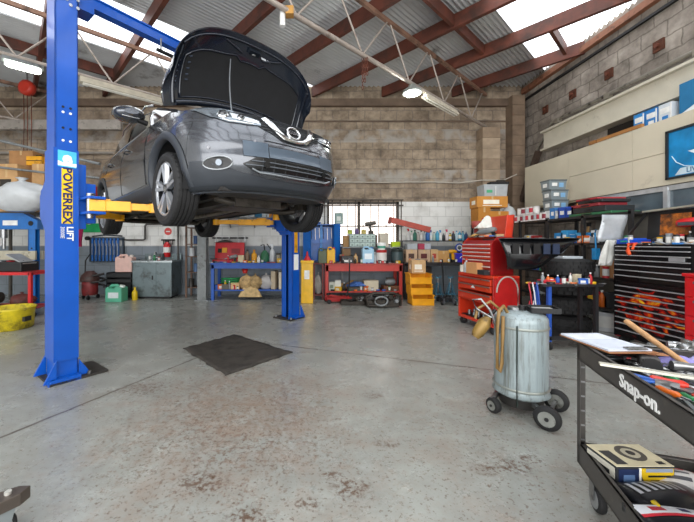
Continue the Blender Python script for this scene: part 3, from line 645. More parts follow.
def glass(i0,i1,sg,name,insa=.06,insz=.03):
    A=[Vector((*ring0[i],1.0)) for i in (i0,i1)]; Mi=[Vector((*mid[i],1.27)) for i in (i0,i1)]; B=[Vector((*ring1[i],1.49)) for i in (i0,i1)]
    rr=[]
    for P_0,P_1 in (( [a.lerp(c,.10) for a,c in zip(A,Mi)],0),(Mi,0),([a.lerp(c,.92) for a,c in zip(Mi,B)],0)):
        q=[P_0[0].lerp(P_0[1],t) for t in (insa,.5,1-insa)]
        rr.append([Vector((p.x,(p.y)*sg,p.z)) for p in q])
    ctr=Vector((-1.9,0,1.2)); rr=[[p+(p-ctr).normalized()*.012 for p in q] for q in rr]
    m=MB(); m.grid(rr[::-1] if sg>0 else rr,GLASS,True); m.build(name,car)
for sg in (-1,1):
    glass(2,3,sg,'front_side_window',.1); glass(3,4,sg,'rear_side_window'); glass(4,5,sg,'quarter_window',.12); glass(0,1,sg,'windscreen',.0); glass(1,2,sg,'windscreen',.06)
m=MB()
for sg in (-1,1): m.tube([(-1.3,sg*.56,1.53),(-1.5,sg*.6,1.57),(-2.7,sg*.58,1.58),(-2.95,sg*.54,1.53)],.014,CHROME,6)
m.build('roof_rail',car)
m=MB()
for sg in (-1,1): m.tube([(-.66,sg*.82,1.0),(-1.5,sg*.83,1.01),(-2.4,sg*.82,1.03),(-3.0,sg*.74,1.06)],.012,CHROME,6)
m.build('window_trim',car)
# mirrors
for sg in (-1,1):
    m=MB(); c=Vector((-.72,sg*.99,1.14)); q=[]
    for xx,ry,rz_ in ((-.11,.12,.055),(-.09,.155,.08),(-.02,.16,.085),(.05,.13,.065),(.09,.07,.03)):
        q.append([c+Vector((xx+.02*math.cos(a),ry*math.cos(a),rz_*math.sin(a))) for a in [2*PI*i/16 for i in range(16)]])
    m.grid(q,PAINT,True,closed=True); m.add(q[0],[tuple(range(16))],GLASS); m.add(q[-1],[tuple(range(16))],PAINT); mi=m.build('door_mirror',car)
    m=MB(); m.tube([c+Vector((0,-sg*.08,-.05)),c+Vector((0,-sg*.18,-.07))],.03,LBLK,8); m.tube([c+Vector((.06,sg*y,-.055+.0*y)) for y in (-.08,0,.09)],.008,CHROME,5); m.build('mirror_foot',mi)
# tail lamps
for sg in (-1,1):
    r_=[[SS(-2.95-.11*i,z,sg,.008) for i in range(5)] for z in (.86,.94,1.02)]; m=MB(); m.grid(r_[::-1] if sg<0 else r_,M('#7d1214',.15,0,coat=1),True); m.build('tail_lamp',car)
# engine bay, slam panel, cowl, wing inner edges
m=MB(); m.bb(-.5,.45,-.62,.62,.70,.73,M('#101114',.5)); 
for sg in (-1,1):
    ed=[Vector((x,sg*(ip(ZWt,ip(ZT,x))-.0),ip(ZT,x)-.004)) for x in (-.5,-.3,0,.2)]; ei=[Vector((p.x,sg*.66,p.z-.05)) for p in ed]; eb=[Vector((p.x,sg*.64,.72)) for p in ed]
    m.grid([ed,ei,eb] if sg>0 else [eb,ei,ed],M('#3a3a3f',.4,.4),True)
m.bb(-.1,.32,-.32,.30,.73,.86,M('#1b1c1f',.5)); m.bb(-.3,.1,.35,.6,.73,.9,M('#141518',.5)); m.bb(.05,.35,-.6,-.42,.73,.86,M('#202226',.5)); m.build('engine_bay',car)
m=MB(); m.grid([[S(y,.83,-.004) for y in yr(-.74,.74,30)],[S(y,.83,-.004)+Vector((-.16 if abs(y)<.6 else -.1,0,.02)) for y in yr(-.74,.74,30)],[S(y,.74,-.2) for y in yr(-.74,.74,30)]],M('#17191c',.4),True); m.build('slam_panel',car)
m=MB(); m.bb(-.56,-.40,-.72,.72,.93,.97,LBLK); m.build('cowl',car)
# bonnet, open
HX,HZ,HW,HL,TH=-.24,1.12,.915,.915,R(66); HYO=.09
dv=Vector((math.cos(TH),0,math.sin(TH))); un=Vector((math.sin(TH),0,-math.cos(TH)))   # un points out of the underside
def hood(a,bq,off=0):
    l=a*HL*(.42+.58*max(0,1-abs(bq)**2.6)**(1/2.2))+(1-a)*.13*(1-bq*bq); wd=HW*(.965+.035*math.sin(PI*min(1,a*1.2)))
    crown=-.10*(1-bq*bq)-.05*math.sin(PI*a)+.03*(a**6)+.055*a
    return Vector((HX,HYO,HZ))+dv*l+Vector((0,bq*wd,0))+un*(crown+off)
HU=M('#1a202b',.2,.25,.05,coat=.7); HPAD=M('#0b0c0f',.85,0,.3,14)
AA=yr(0,1,20); BB=[math.sin(PI/2*t) for t in yr(-1,1,40)]
m=MB(); top=[[hood(a,bq,-.035) for bq in BB] for a in AA]; bot=[[hood(a,bq,0) for bq in BB] for a in AA]
m.grid(top[::-1],PAINT,True); hd=m.build('bonnet',car)
m=MB(); m.grid(bot,HU,True); m.grid([bot[-1],[ (p+q)/2+dv*.012 for p,q in zip(bot[-1],top[-1])],top[-1]],HU,True)
m.grid([[r[0] for r in top],[r[0] for r in bot]],HU,True); m.grid([[r[-1] for r in bot],[r[-1] for r in top]],HU,True); m.build('inner_skin',hd)
def hpatch(a0,a1,b0,b1,off,mat,mb,rim=True,na=10,nb=24):
    fa=lambda x: a0(x) if callable(a0) else a0; fb=lambda x: a1(x) if callable(a1) else a1
    xs=yr(b0,b1,nb); rr=[[hood(fa(x)+(fb(x)-fa(x))*k/na,x,off) for x in xs] for k in range(na+1)]; mb.grid(rr,mat,True)
    if rim:
        loop=[rr[0][j] for j in range(nb+1)]+[rr[i][nb] for i in range(1,na+1)]+[rr[na][j] for j in range(nb-1,-1,-1)]+[rr[i][0] for i in range(na-1,0,-1)]
        mb.tube(loop,.011,HU,6,closed=True)
m=MB(); hpatch(.12,lambda x:.76-.10*abs(x)**2+(-.07 if abs(x)<.16 else 0)+.02*math.cos(x*9),-.82,.82,.012,HPAD,m); m.build('insulation_pad',hd)
m=MB()
m.tube([hood(.05,x,.02) for x in yr(-.88,.88,20)],.03,HU,8); m.tube([hood(.93,x,.008) for x in yr(-.9,.9,24)],.012,HU,6)
for s_ in (-1,1): m.tube([hood(a,s_*.90,.012) for a in yr(.05,.9,14)],.018,HU,8); m.tube([hood(.80,s_*.15,.02),hood(.9,s_*.4,.012)],.012,HU,6)
for x in (-.75,-.62): 
    for a in (.35,.42,.5,.58,.66): m.tube([hood(a,x-.15,.014),hood(a,x-.12,.014)],.008,M('#3e4756',.3,.4),5)
m.build('frame_rib',hd)
m=MB(); c=hood(.86,0.0,.02); m.box(c,(.05,.13,.05),M('#20262f',.35,.5),ry=-.4); m.tube([hood(.83,-.03,.02),hood(.82,0,.06),hood(.83,.03,.02)],.008,STEEL,6); m.build('latch',hd)
m=MB(); 
for x,w_ in ((.16,.06),(.24,.035)): m.box(hood(.84,x,.008),(.004,w_,.04),M('#c9ccd0',.5),ry=-(PI/2-TH)) 
m.build('label_sticker',hd)
m=MB(); a_=hood(.68,-.27,.02); b_=S(-.50,.80)+Vector((-.12,0,.02)); m.tube([a_.lerp(b_,t)+Vector((0,.02*math.sin(PI*t)*-1,0)) for t in yr(0,1,10)],.006,M('#8f9499',.4,.5),6); m.build('prop_rod',car)
# wheels: open lathe tyre with grooves
def wheel(name,x,z,sg,steer=0):
    cy=sg*.78; R0=.343; hw=.112
    w_=MB(); ax=Vector((0,sg,0)); 
    prof=[(-hw*.80,.245),(-hw*.97,.262),(-hw*1.02,.30),(-hw*.93,.328)]
    e=[-.088,-.058,-.056,-.048,-.046,-.016,-.014,-.006,-.004,.026,.028,.036,.038,.066,.068,.076,.078,.09]
    prof=[(-hw*.80,.245),(-hw*.97,.262),(-hw*1.02,.30),(-hw*.93,.328),(-.085,.340)]
    for a,c in ((-.055,-.045),(-.018,-.008),(.018,.028),(.055,.065)): prof+=[(a-.001,R0),(a,R0-.010),(c,R0-.010),(c+.001,R0)]
    prof+=[(.088,.340),(hw*.93,.328),(hw*1.02,.30),(hw*.97,.262),(hw*.80,.245)]
    vs=[];fs=[];n=56
    for y,r in prof:
        for i in range(n): a=2*PI*i/n; vs.append(Vector((x+r*math.cos(a),cy+sg*y,z+r*math.sin(a))))
    for k in range(len(prof)-1):
        for i in range(n): j=(i+1)%n; fs.append((k*n+i,k*n+j,(k+1)*n+j,(k+1)*n+i))
    w_.add(vs,fs,RUB,False)
    t=w_.build(name,car)
    # sipes
    s_=MB()
    for i in range(40):
        a=2*PI*i/40
        for y in (-.09,-.032,.04,.10): s_.box((x+(R0-.001)*math.cos(a),cy+sg*y*.9,z+(R0-.001)*math.sin(a)),(.004,.024,.004),DARK,ry=-a)
    s_.build('tread_sipes',t)
    r_=MB(); yo=cy+sg*.085
    r_.lathe([(0,.246),(.15,.238),(.5,.225),(1,.235)],M('#2c2d30',.4,.5),(x,cy-sg*.10,z),(x,yo,z),40,caps=False)
    RIM=M('#9ea1a6',.3,.4,.05,coat=.4)
    r_.lathe([(0,.228),(.4,.252),(1,.252),(1.0,.236),(.3,.224)],RIM,(x,yo-sg*.012,z),(x,yo+sg*.012,z),48,caps=False)
    for k in range(5):
        for d,mt in ((-.17,RIM),(.17,RIM)):
            a=2*PI*k/5+.35; a1=a+d; ci=Vector((x,yo-sg*.012,z)); p0=ci+Vector((math.cos(a+d*.8)*.05,0,math.sin(a+d*.8)*.05)); p1=ci+Vector((math.cos(a1)*.238,sg*.012,math.sin(a1)*.238))
            r_.bar(p0,p1,.04,.03,mt)
        r_.bar(Vector((x,yo-sg*.03,z)),Vector((x+math.cos(a)*.235,yo-sg*.028,z+math.sin(a)*.235)),.05,.02,M('#26272a',.3,.3))
    r_.cyl((x,yo-sg*.04,z),(x,yo+sg*.004,z),.055,M('#33353a',.3,.5),n=20); r_.cyl((x,yo,z),(x,yo+sg*.01,z),.028,CHROME,n=16)
    for k in range(5): a=2*PI*k/5; r_.cyl((x+.045*math.cos(a),yo-sg*.01,z+.045*math.sin(a)),(x+.045*math.cos(a),yo+sg*.01,z+.045*math.sin(a)),.008,STEEL,n=6)
    r_.build('rim',t)
    d_=MB(); d_.cyl((x,cy-sg*.05,z),(x,cy-sg*.03,z),.15,STEEL,n=32); d_.cyl((x,cy-sg*.10,z),(x,cy-sg*.0,z),.07,GREASE,n=16); d_.box((x+.12,cy-sg*.05,z),(.08,.09,.16),GREASE); d_.build('brake_disc',t)
wheel('front_wheel',0,.24,-1); wheel('front_wheel',0,.215,1); wheel('rear_wheel',-2.646,.26,-1); wheel('rear_wheel',-2.646,.235,1)
# wheel wells and underbody
WELL=M('#121315',.8)
m=MB()
for ax,az in ARC:
    for sg in (-1,1):
        n=20; ro=[[Vector((ax+(RA+.0)*math.cos(R(-20)+R(220)*i/n),sg*y,az+RA*math.sin(R(-20)+R(220)*i/n))) for i in range(n+1)] for y in (.50,.855)]
        m.grid(ro,WELL,True); m.add([Vector((p.x,p.y,p.z)) for p in ro[0]],[tuple(range(n+1))],WELL)
m.build('wheel_liner',car)
UB=M('#2b2a2a',.6,.1,.3,6,dirt=.5,dirtcol='#5a4a3c')
m=MB(); m.bb(-2.2,-.45,-.80,.80,.20,.24,UB); m.bb(-3.3,.55,-.5,.5,.27,.31,UB); m.bb(-3.45,-3.1,-.72,.72,.22,.3,CLAD); m.bb(.35,.66,-.64,.64,.17,.20,UB)
for y in (-.45,.45): m.bb(-2.3,.4,y-.04,y+.04,.17,.27,UB)
m.build('floor_pan',car)
m=MB(); m.tube([(.15,-.45,.18),(.25,-.3,.13),(.25,.3,.13),(.15,.45,.18)],.035,GREASE,8); m.bb(-.35,.2,-.4,.4,.12,.19,GREASE); m.tube([(-.35,-.42,.15),(-.1,-.62,.13),(0,-.70,.15)],.03,GREASE,8); m.tube([(-.35,.42,.15),(-.1,.62,.12),(0,.70,.13)],.03,GREASE,8)
m.tube([(.02,-.66,.22),(0,-.3,.28),(0,.3,.28),(.02,.66,.20)],.02,STEEL,8); m.bb(-.2,.3,-.3,.25,.1,.3,M('#55504a',.5,.5,dirt=.5)); m.build('front_subframe',car)
m=MB(); m.tube([(-.3,.1,.16),(-.9,.12,.15),(-1.6,.12,.15),(-2.2,.15,.16),(-2.6,-.2,.2),(-3.3,-.5,.22)],.03,M('#7d7468',.4,.7,dirt=.4),8); m.lathe([(0,.04),(.1,.1),(.9,.1),(1,.04)],M('#857b6e',.4,.7,dirt=.4),(-2.95,-.5,.22),(-2.95,.35,.22),14); m.build('exhaust',car)
m=MB(); m.tube([(-2.35,-.55,.2),(-2.646,-.6,.14),(-2.646,.6,.14),(-2.35,.55,.2)],.035,GREASE,8); m.tube([(-2.1,-.5,.22),(-2.6,-.68,.17)],.04,GREASE,8); m.tube([(-2.1,.5,.22),(-2.6,.68,.17)],.04,GREASE,8)
for sg in (-1,1): m.lathe([(0,.05),(1,.05)],M('#3a3a3c',.5),(-2.6,sg*.6,.18),(-2.6,sg*.58,.5),12); m.lathe([(0,.05),(.5,.06),(1,.05)],M('#2b2b2e',.5),(0,sg*.66,.22),(-.05,sg*.56,.68),12)
m.build('rear_axle',car)
# floor mat under car
b=MB(); q=[]
c4=[Vector((X_(183,335*H/(349-243)),335*H/(349-243),0)),Vector((X_(235,335*H/(335-243)),335*H/(335-243),0)),Vector((X_(292,335*H/(353-243)),335*H/(353-243),0)),Vector((X_(226,335*H/(376-243)),335*H/(376-243),0))]
for i in range(17):
    row=[]
    for j in range(17):
        p=c4[0].lerp(c4[1],j/16).lerp(c4[3].lerp(c4[2],j/16),i/16); e=1 if (i in(0,16) or j in(0,16)) else 0
        row.append(p+Vector((.012*math.sin(j*1.9+i)*e,.012*math.sin(i*2.3+j)*e,.012+.004*math.sin(i*1.3)*math.cos(j*1.1))))
    q.append(row)
b.slab(q,.010,M('#3a3530',.8,0,.3,9,dirt=.5,dirtcol='#1c1815')); tag(b.build('floor_mat'),'dark oily rubber mat lying on floor beneath the raised car','mat')
# ================================================================ GENERIC WORKSHOP ITEMS
ORD=['leftmost','second from left','third from left','fourth from left','fifth from left','sixth from left','seventh from left','eighth from left','ninth from left','tenth from left','eleventh from left','twelfth from left','thirteenth from left','fourteenth from left','fifteenth from left','sixteenth from left','seventeenth from left','eighteenth from left','nineteenth from left','twentieth from left']
def mm(c,**k): return c if not isinstance(c,str) else M(c,**({'rough':.45,'var':.08}|k))
def bottle(p,r,h,c,cap,label,group=None,cat='bottle',band=None,name='bottle',neck=.35):
    o=thing(name,label,cat,p,0,group); m=MB(); m.lathe([(0,r*.9),(.03,r),(.66,r),(.78,r*.8),(.88,r*neck),(1,r*neck)],mm(c),(0,0,0),(0,0,h*.9),12)
    m.build('body',o); m=MB(); m.cyl((0,0,h*.88),(0,0,h),r*neck*1.25,mm(cap),n=10)
    if name=='spray_bottle': m.bb(-r*.9,r*.3,-.012,.012,h,h+.03,mm(cap)); m.bb(-r*.5,-r*.35,-.008,.008,h-.04,h,mm(cap))
    m.build('cap',o)
    if band: m=MB(); m.lathe([(.2,r*1.015),(.55,r*1.015)],mm(band),(0,0,0),(0,0,h),12,caps=False); m.build('paper_label',o)
    return o
def can(p,r,h,c,band,label,group=None,name='tin_can',cat='can',handle=False):
    o=thing(name,label,cat,p,0,group); m=MB(); m.lathe([(0,r),(.02,r*1.03),(.05,r),(.93,r),(.96,r*1.04),(1,r*1.02),(1,r*.9),(.97,r*.88)],mm(c),(0,0,0),(0,0,h),18); m.build('body',o)
    if band: m=MB(); m.lathe([(.2,r*1.012),(.8,r*1.012)],mm(band),(0,0,0),(0,0,h),18,caps=False); m.build('paper_label',o)
    if handle: m=MB(); m.tube([(r*math.cos(a)*1.04,0,h*.85+r*.9*math.sin(a)) for a in [PI*i/10 for i in range(11)]],.006,STEEL,5); m.build('handle',o)
    return o
def carton(p,w,d,h,c,label,group=None,rz=0,print_=None,name='cardboard_box',tape=True,cat='box'):
    o=thing(name,label,cat,p,rz,group); m=MB(); m.box((0,0,h/2),(w,d,h),mm(c,rough=.8)); m.build('body',o,bevel=.004)
    if tape: m=MB(); m.bb(-w/2-.001,w/2+.001,-.025,.025,h,h+.002,M('#c8a878',.4)); m.bb(-.02,.02,-d/2-.002,-d/2,h*.72,h,M('#c8a878',.4)); m.build('tape',o)
    if print_: m=MB(); m.bb(-w*.3,w*.22,-d/2-.003,-d/2,h*.3,h*.68,mm(print_)); m.bb(-w*.32,w*.3,-d/2-.003,-d/2,h*.14,h*.2,mm(print_)); m.bb(-w/2-.003,-w/2,-d*.25,d*.2,h*.3,h*.65,mm(print_)); m.build('printed_label',o)
    return o
def jerry(p,w,d,h,c,cap,label,rz=0,band=None,group=None):
    o=thing('jerry_can',label,'canister',p,rz,group); m=MB()
    m.prism([(-w/2,0),(w/2,0),(w/2,h*.86),(w*.2,h*.95),(w*.1,h*.95),(w*.05,h*.84),(-w*.28,h*.84),(-w*.34,h*.95),(-w/2,h*.86)],-d/2,d/2,mm(c),TR((0,0,0),rx=R(90))); m.build('body',o,bevel=.012)
    m=MB(); m.tube([(-w*.38,0,h*.9),(-w*.3,0,h*1.0),(w*.05,0,h*1.0),(w*.12,0,h*.92)],d*.12,mm(c),8); m.build('handle',o)
    m=MB(); m.cyl((w*.34,0,h*.88),(w*.38,0,h*1.0),d*.2,mm(cap),n=12); m.build('cap',o)
    if band: m=MB(); m.bb(-w*.32,w*.32,-d/2-.003,-d/2,h*.25,h*.6,mm(band)); m.build('paper_label',o)
    return o
def bench(label,x0,x1,y0,y1,h,c,shelf=.2,apron=.1,name='workbench',legw=.07,top=None):
    o=thing(name,label,'bench',((x0+x1)/2,(y0+y1)/2,0)); w=(x1-x0)/2; d=(y1-y0)/2; mt=mm(c)
    m=MB(); m.bb(-w,w,-d,d,h-.04,h,top or mt); m.build('worktop',o,bevel=.004)
    m=MB(); m.bb(-w+.02,w-.02,-d+.01,-d+.05,h-.04-apron,h-.04,mt); m.build('apron',o)
    if shelf: m=MB(); m.bb(-w+.03,w-.03,-d+.03,d-.03,shelf-.03,shelf,mt); m.build('shelf',o)
    for sx in (-1,1):
        for sy in (-1,1): m=MB(); xx=sx*(w-legw/2-.01); yy=sy*(d-legw/2-.01); m.bb(xx-legw/2,xx+legw/2,yy-legw/2,yy+legw/2,0,h-.04,mt); m.build('leg',o)
    return o
def blobrow(n,fn):
    for i in range(n): fn(i)
def spanner(p,L,rz,label,c=None,z=0,group=None,name='spanner'):
    c=c or STEEL; o=thing(name,label,'spanner',p,rz,group); m=MB(); m.bar((-L/2,0,.006),(L/2,0,.006),.014,.007,c); m.build('shank',o)
    m=MB(); m.prism([(L/2-.01,-.012),(L/2+.02,-.02),(L/2+.035,-.006),(L/2+.018,0),(L/2+.035,.006),(L/2+.02,.02),(L/2-.01,.012)],.001,.011,c); m.tube([(-L/2-.012+.015*math.cos(a),.015*math.sin(a),.006) for a in [2*PI*i/10 for i in range(10)]],.005,c,5,closed=True); m.build('jaw',o); return o
def driver(p,L,rz,hc,label,group=None,name='screwdriver',r=.013):
    o=thing(name,label,'screwdriver',p,rz,group); m=MB(); m.lathe([(0,r*.7),(.1,r),(.5,r*.8),(.85,r),(1,r*.5)],mm(hc,rough=.3),(-L/2,0,r),(-L/2+L*.42,0,r),10); m.build('handle',o)
    m=MB(); m.cyl((-L/2+L*.42,0,r),(L/2,0,r*.6),r*.3,STEEL,n=8); m.build('blade',o); return o
def plier(p,L,rz,hc,label,group=None):
    o=thing('pliers',label,'pliers',p,rz,group)
    for s_ in (-1,1): m=MB(); m.tube([(0,0,.012),(-L*.15,s_*.016,.012),(-L*.4,s_*.028,.012),(-L*.6,s_*.022,.012)],[.006,.009,.01,.008],mm(hc,rough=.3),7); m.build('grip',o)
    m=MB(); m.prism([(-.01,-.016),(.03,-.014),(L*.35,-.003),(L*.35,.003),(.03,.014),(-.01,.016)],.003,.022,STEEL); m.build('jaw',o); return o
def ratchet(p,L,rz,label,hc='#222'):
    o=thing('ratchet',label,'ratchet',p,rz); m=MB(); m.cyl((-L/2,0,.016),(L/2-.03,0,.016),.009,STEEL,n=8); m.lathe([(0,.02),(1,.02)],STEEL,(L/2,0,.003),(L/2,0,.032),14); m.build('shaft',o)
    m=MB(); m.lathe([(0,.012),(.1,.016),(.9,.015),(1,.011)],mm(hc),(-L/2,0,.016),(-L/2+L*.45,0,.016),10); m.build('grip',o); return o
def cloth(name,cx,cy,cz,w,d,amp,mat,label,cat,rz=0,drop=0,seed=1,th=.006,base=None):
    rnd=random.Random(seed); ph=[rnd.random()*6 for _ in range(6)]; b=MB(); rows=[]
    n=18
    for i in range(n+1):
        row=[]
        for j in range(n+1):
            a=i/n-.5; c=j/n-.5; e=max(abs(a),abs(c))*2
            z=amp*(.5+.5*math.sin(7*a+ph[0]+3*c))*(1-e**3)+amp*.5*math.sin(11*c+ph[1]+5*a)*(1-e**2)*.6+amp*.2
            x=a*w*(1+.12*math.sin(5*c+ph[2])); y=c*d*(1+.12*math.sin(6*a+ph[3]))
            z=max(z,0)-(drop*max(0,e-.6) if drop else 0); row.append((x,y,z+.004))
        rows.append(row)
    b.slab(rows,th,mat); o=b.build(name,loc=(cx,cy,cz),rz=rz); tag(o,label,cat); return o
def lump(name,p,sx,sy,sz,mat,label,cat,seed=1,parts=True):     # soft sack / bag shape with gathered neck
    o=thing(name,label,cat,p); rnd=random.Random(seed); n=16; rows=[]
    for k in range(11):
        t=k/10; r=(math.sin(PI*min(1,t*.93+.07))**.55); row=[]
        for i in range(n): a=2*PI*i/n; w_=1+.16*math.sin(3*a+seed+4*t)+.16*rnd.random(); row.append(Vector((sx*r*w_*math.cos(a)/2,sy*r*w_*math.sin(a)/2,sz*t*.92)))
        rows.append(row)
    m=MB(); m.grid([q[::-1] for q in rows],mat,True,closed=True); m.add(rows[0],[tuple(range(n))],mat); m.build('body',o)
    m=MB(); m.lathe([(0,sx*.08),(.4,sx*.04),(1,sx*.1)],mat,(0,0,sz*.88),(0,0,sz),10); m.build('neck',o); return o
# ================================================================ LEFT REGION
# hydraulic press
LB=M('#1668b4',.4,0,.1,coat=.2)
o=thing('hydraulic_press','pale blue hydraulic press with drilled uprights, at far left behind the red trolley','press',(X_(4,6.9),6.9,0))
m=MB(); 
for x in (-.58,.62): m.bb(x-.07,x+.07,-.06,-.045,0,1.62,LB); m.bb(x-.07,x+.07,.045,.06,0,1.62,LB); m.bb(x-.075,x-.06,-.06,.06,0,1.62,LB)
for x in (-.58,.62):
    for z in [.25+.12*i for i in range(9)]: m.cyl((x,-.061,z),(x,-.064,z),.018,DARK,n=10)
m.build('upright',o)
m=MB(); m.prism([(-.75,1.60),(.75,1.60),(.75,1.78),(.45,1.93),(-.75,1.93)],-.08,.08,LB,TR((0,0,0),rx=R(90))); m.bb(.05,.35,-.085,-.08,1.68,1.78,WHITE); m.build('head_beam',o)
m=MB(); m.bb(-.72,.74,-.12,-.08,.98,1.16,M('#b9b39f',.5,.2,dirt=.3)); m.bb(-.72,.74,.08,.12,.98,1.16,M('#b9b39f',.5,.2,dirt=.3)); m.build('bed',o)
m=MB(); m.cyl((.0,0,1.42),(0,0,1.62),.06,STEEL,n=14); m.cyl((0,0,1.2),(0,0,1.42),.03,STEEL); m.cyl((.62,-.09,1.72),(.62,-.06,1.72),.05,DARK); m.build('ram',o)
m=MB(); 
for x in (-.58,.62): m.bb(x-.08,x+.08,-.35,.35,0,.06,LB)
m.build('foot',o)
# red trolley
o=thing('welding_trolley','red tube frame trolley standing at far left in front of the blue press','trolley',(X_(8,6.15),6.15,0)); T2=M('#c01a20',.35,0,.1,coat=.3)
m=MB(); x0,x1=-.62,.62
for z in (.14,.78): m.bar((x0,-.25,z),(x1,-.25,z),.05,.05,T2); m.bar((x0,.25,z),(x1,.25,z),.05,.05,T2)
for x in (x0,x1):
    for y in (-.25,.25): m.bar((x,y,.08),(x,y,.8),.05,.05,T2)
    m.bar((x,-.25,.78),(x,.25,.78),.05,.05,T2)
m.build('frame',o); m=MB(); m.bb(x0,x1,-.25,.25,.14,.155,M('#8e2222',.5)); m.build('shelf',o)
for x in (x0,x1):
    for y in (-.2,.2): m=MB(); m.cyl((x,y-.02,.05),(x,y+.02,.05),.05,RUB,n=14); m.build('wheel',o)
o=thing('tool_case','long black open tool case lying on the red trolley','case',(X_(6,6.15),6.15,.81)); m=MB(); m.bb(-.45,.45,-.2,.2,0,.17,BLK); m.build('body',o,bevel=.01); m=MB(); m.box((.3,-.02,.22),(.35,.3,.02),M('#a3a5a5',.4,.3),ry=.5); m.build('lid',o)
lump('tool_bag',(X_(22,6.15),6.15,.16),.4,.3,.26,M('#5b2a26',.7,dirt=.5),'dark grubby tool bag on lower shelf of the red trolley','bag',4)
o=thing('machine_vise','oily black gear casing on lower shelf of red trolley','casing',(X_(-16,6.1),6.15,.16)); m=MB(); m.lathe([(0,.16),(.3,.17),(.5,.11),(1,.10)],GREASE,(-.1,0,.16),(.25,0,.16),16); m.build('body',o); m=MB(); m.box((-.05,0,.03),(.3,.2,.06),GREASE); m.build('foot',o)
o.name='gear_casing'
# yellow drain tub
yy=5.05; o=thing('drain_tub','dirty yellow oil drain tub on floor at left picture edge','tub',(X_(3,yy),yy+.15,0)); YD=M('#c8b41c',.5,0,.2,8,dirt=.5,dirtcol='#5b4f16'); m=MB()
m.lathe([(0,.24),(.08,.27),(.9,.29),(1,.31),(1,.28),(.2,.24),(.1,.2)],YD,(0,0,0),(0,0,.33),24); m.build('body',o); m=MB(); m.tube([(.27,-.1,.3),(.34,-.05,.34),(.34,.05,.34),(.27,.1,.3)],.014,YD,6); m.box((.27,-.05,.16),(.05,.12,.07),M('#222',.5)); m.build('handle',o)
# storage shelf behind with cartons
b=MB(); b.bb(XL+.4,X_(46,7.4),7.1,7.85,1.93,1.98,M('#5d5852',.6,.3)); 
for x in (XL+.45,-7.0,X_(46,7.4)-.04):
    for y in (7.12,7.83): b.bb(x-.025,x+.025,y-.025,y+.025,0,1.93,M('#5d5852',.6,.3))
o=b.build('storage_rack'); tag(o,'tall dark steel rack holding cardboard boxes at far left','rack')
CB=[(0,22,165,215,7.2,'#c39a6a','open brown cardboard box with black printed swirl at far left'),(13,37,152,168,7.55,'#a87b4e','closed flat brown cardboard box topmost of the far left pile'),(36,48,165,190,7.3,'#bd9566','upright brown cardboard box beside the near lift post'),(12,38,168,190,7.55,'#9c7046','brown cardboard box directly under the topmost one of the far left pile'),(10,36,190,213,7.6,'#8b6a45','shaded brown cardboard box at base of far left pile, behind the white bag'),(36,49,190,213,7.3,'#a9845a','brown cardboard box under the upright one by the near lift post')]
for x0,x1,y0,y1,Y,c,l in CB:
    z0=Z_(y1,Y); z0=max(z0,1.985); carton((X_((x0+x1)/2,Y),Y+.1,z0),(x1-x0)/F*Y*.97,.42,Z_(y0,Y)-z0,c,l,'cardboard boxes at far left',print_='#2b241c' if x0==0 else None)
o=thing('power_tool_case','small yellow power tool case lying over the far left boxes','case',(X_(39,7.5),7.5,Z_(165,7.3)+.01)); m=MB(); m.bb(-.17,.17,-.14,.14,0,.2,YEL); m.bb(-.17,.17,-.142,-.13,.09,.11,DARK); m.build('body',o,bevel=.02); m=MB(); m.tube([(-.07,0,.2),(-.05,0,.25),(.05,0,.25),(.07,0,.2)],.013,DARK); m.build('handle',o)
lump('wrapped_bundle',(X_(20,6.55),6.6,1.94),1.08,.62,.66,M('#c3c6c8',.3,0,.06,6,bump=.5),'big white plastic wrapped bundle resting on head of the blue press','bundle',3)
cloth('red_rag',X_(3,6.6)+.05,6.9,2.35,.3,.3,.08,M('#b31c22',.8),'crumpled red cloth at left edge above the white bundle','cloth',drop=.25,seed=4)
# hanging pink overalls
o=thing('hanging_overalls','magenta overalls hanging behind right edge of near lift post','clothing',(X_(78,6.6),6.6,Z_(196,6.6))); m=MB(); q=[]
for k in range(9):
    t=k/8; q.append([Vector((.11*math.cos(a)*(.5+.6*math.sin(PI*min(t+.15,1)))+.02*math.sin(5*a),.05*math.sin(a)*(1+.3*math.sin(3*a)),-1.0*t)) for a in [2*PI*i/12 for i in range(12)]])
m.grid(q,M('#9c1f4f',.8,0,.2),True,closed=True); m.build('cloth',o); m=MB(); m.tube([(0,0,0),(0,0,.06),(.02,0,.1),(.05,.2,.1)],.008,STEEL); m.build('hook',o)
# green banner
o=thing('green_banner','green banner with white lettered oval on white wall, right of near lift post','banner',(X_(90,8.5),8.55,Z_(221,8.55))); m=MB(); m.bb(-.30,.28,0,.012,-.29,.28,M('#12a05a',.5)); m.build('sheet',o)
m=MB(); 
for x,w_,s_ in ((-.06,.40,.09),(.02,.44,.06)): m.lathe([(0,s_),(1,s_)],WHITE,(x,-.001,0),(x,-.003,0),20)
m.bb(-.22,.2,-.004,-.001,-.06,.07,WHITE); m.text('Liqui',.14,M('#0f7d49',.5),TR((0,-.006,.0),rx=R(90)),bold=.003); m.build('lettering',o)
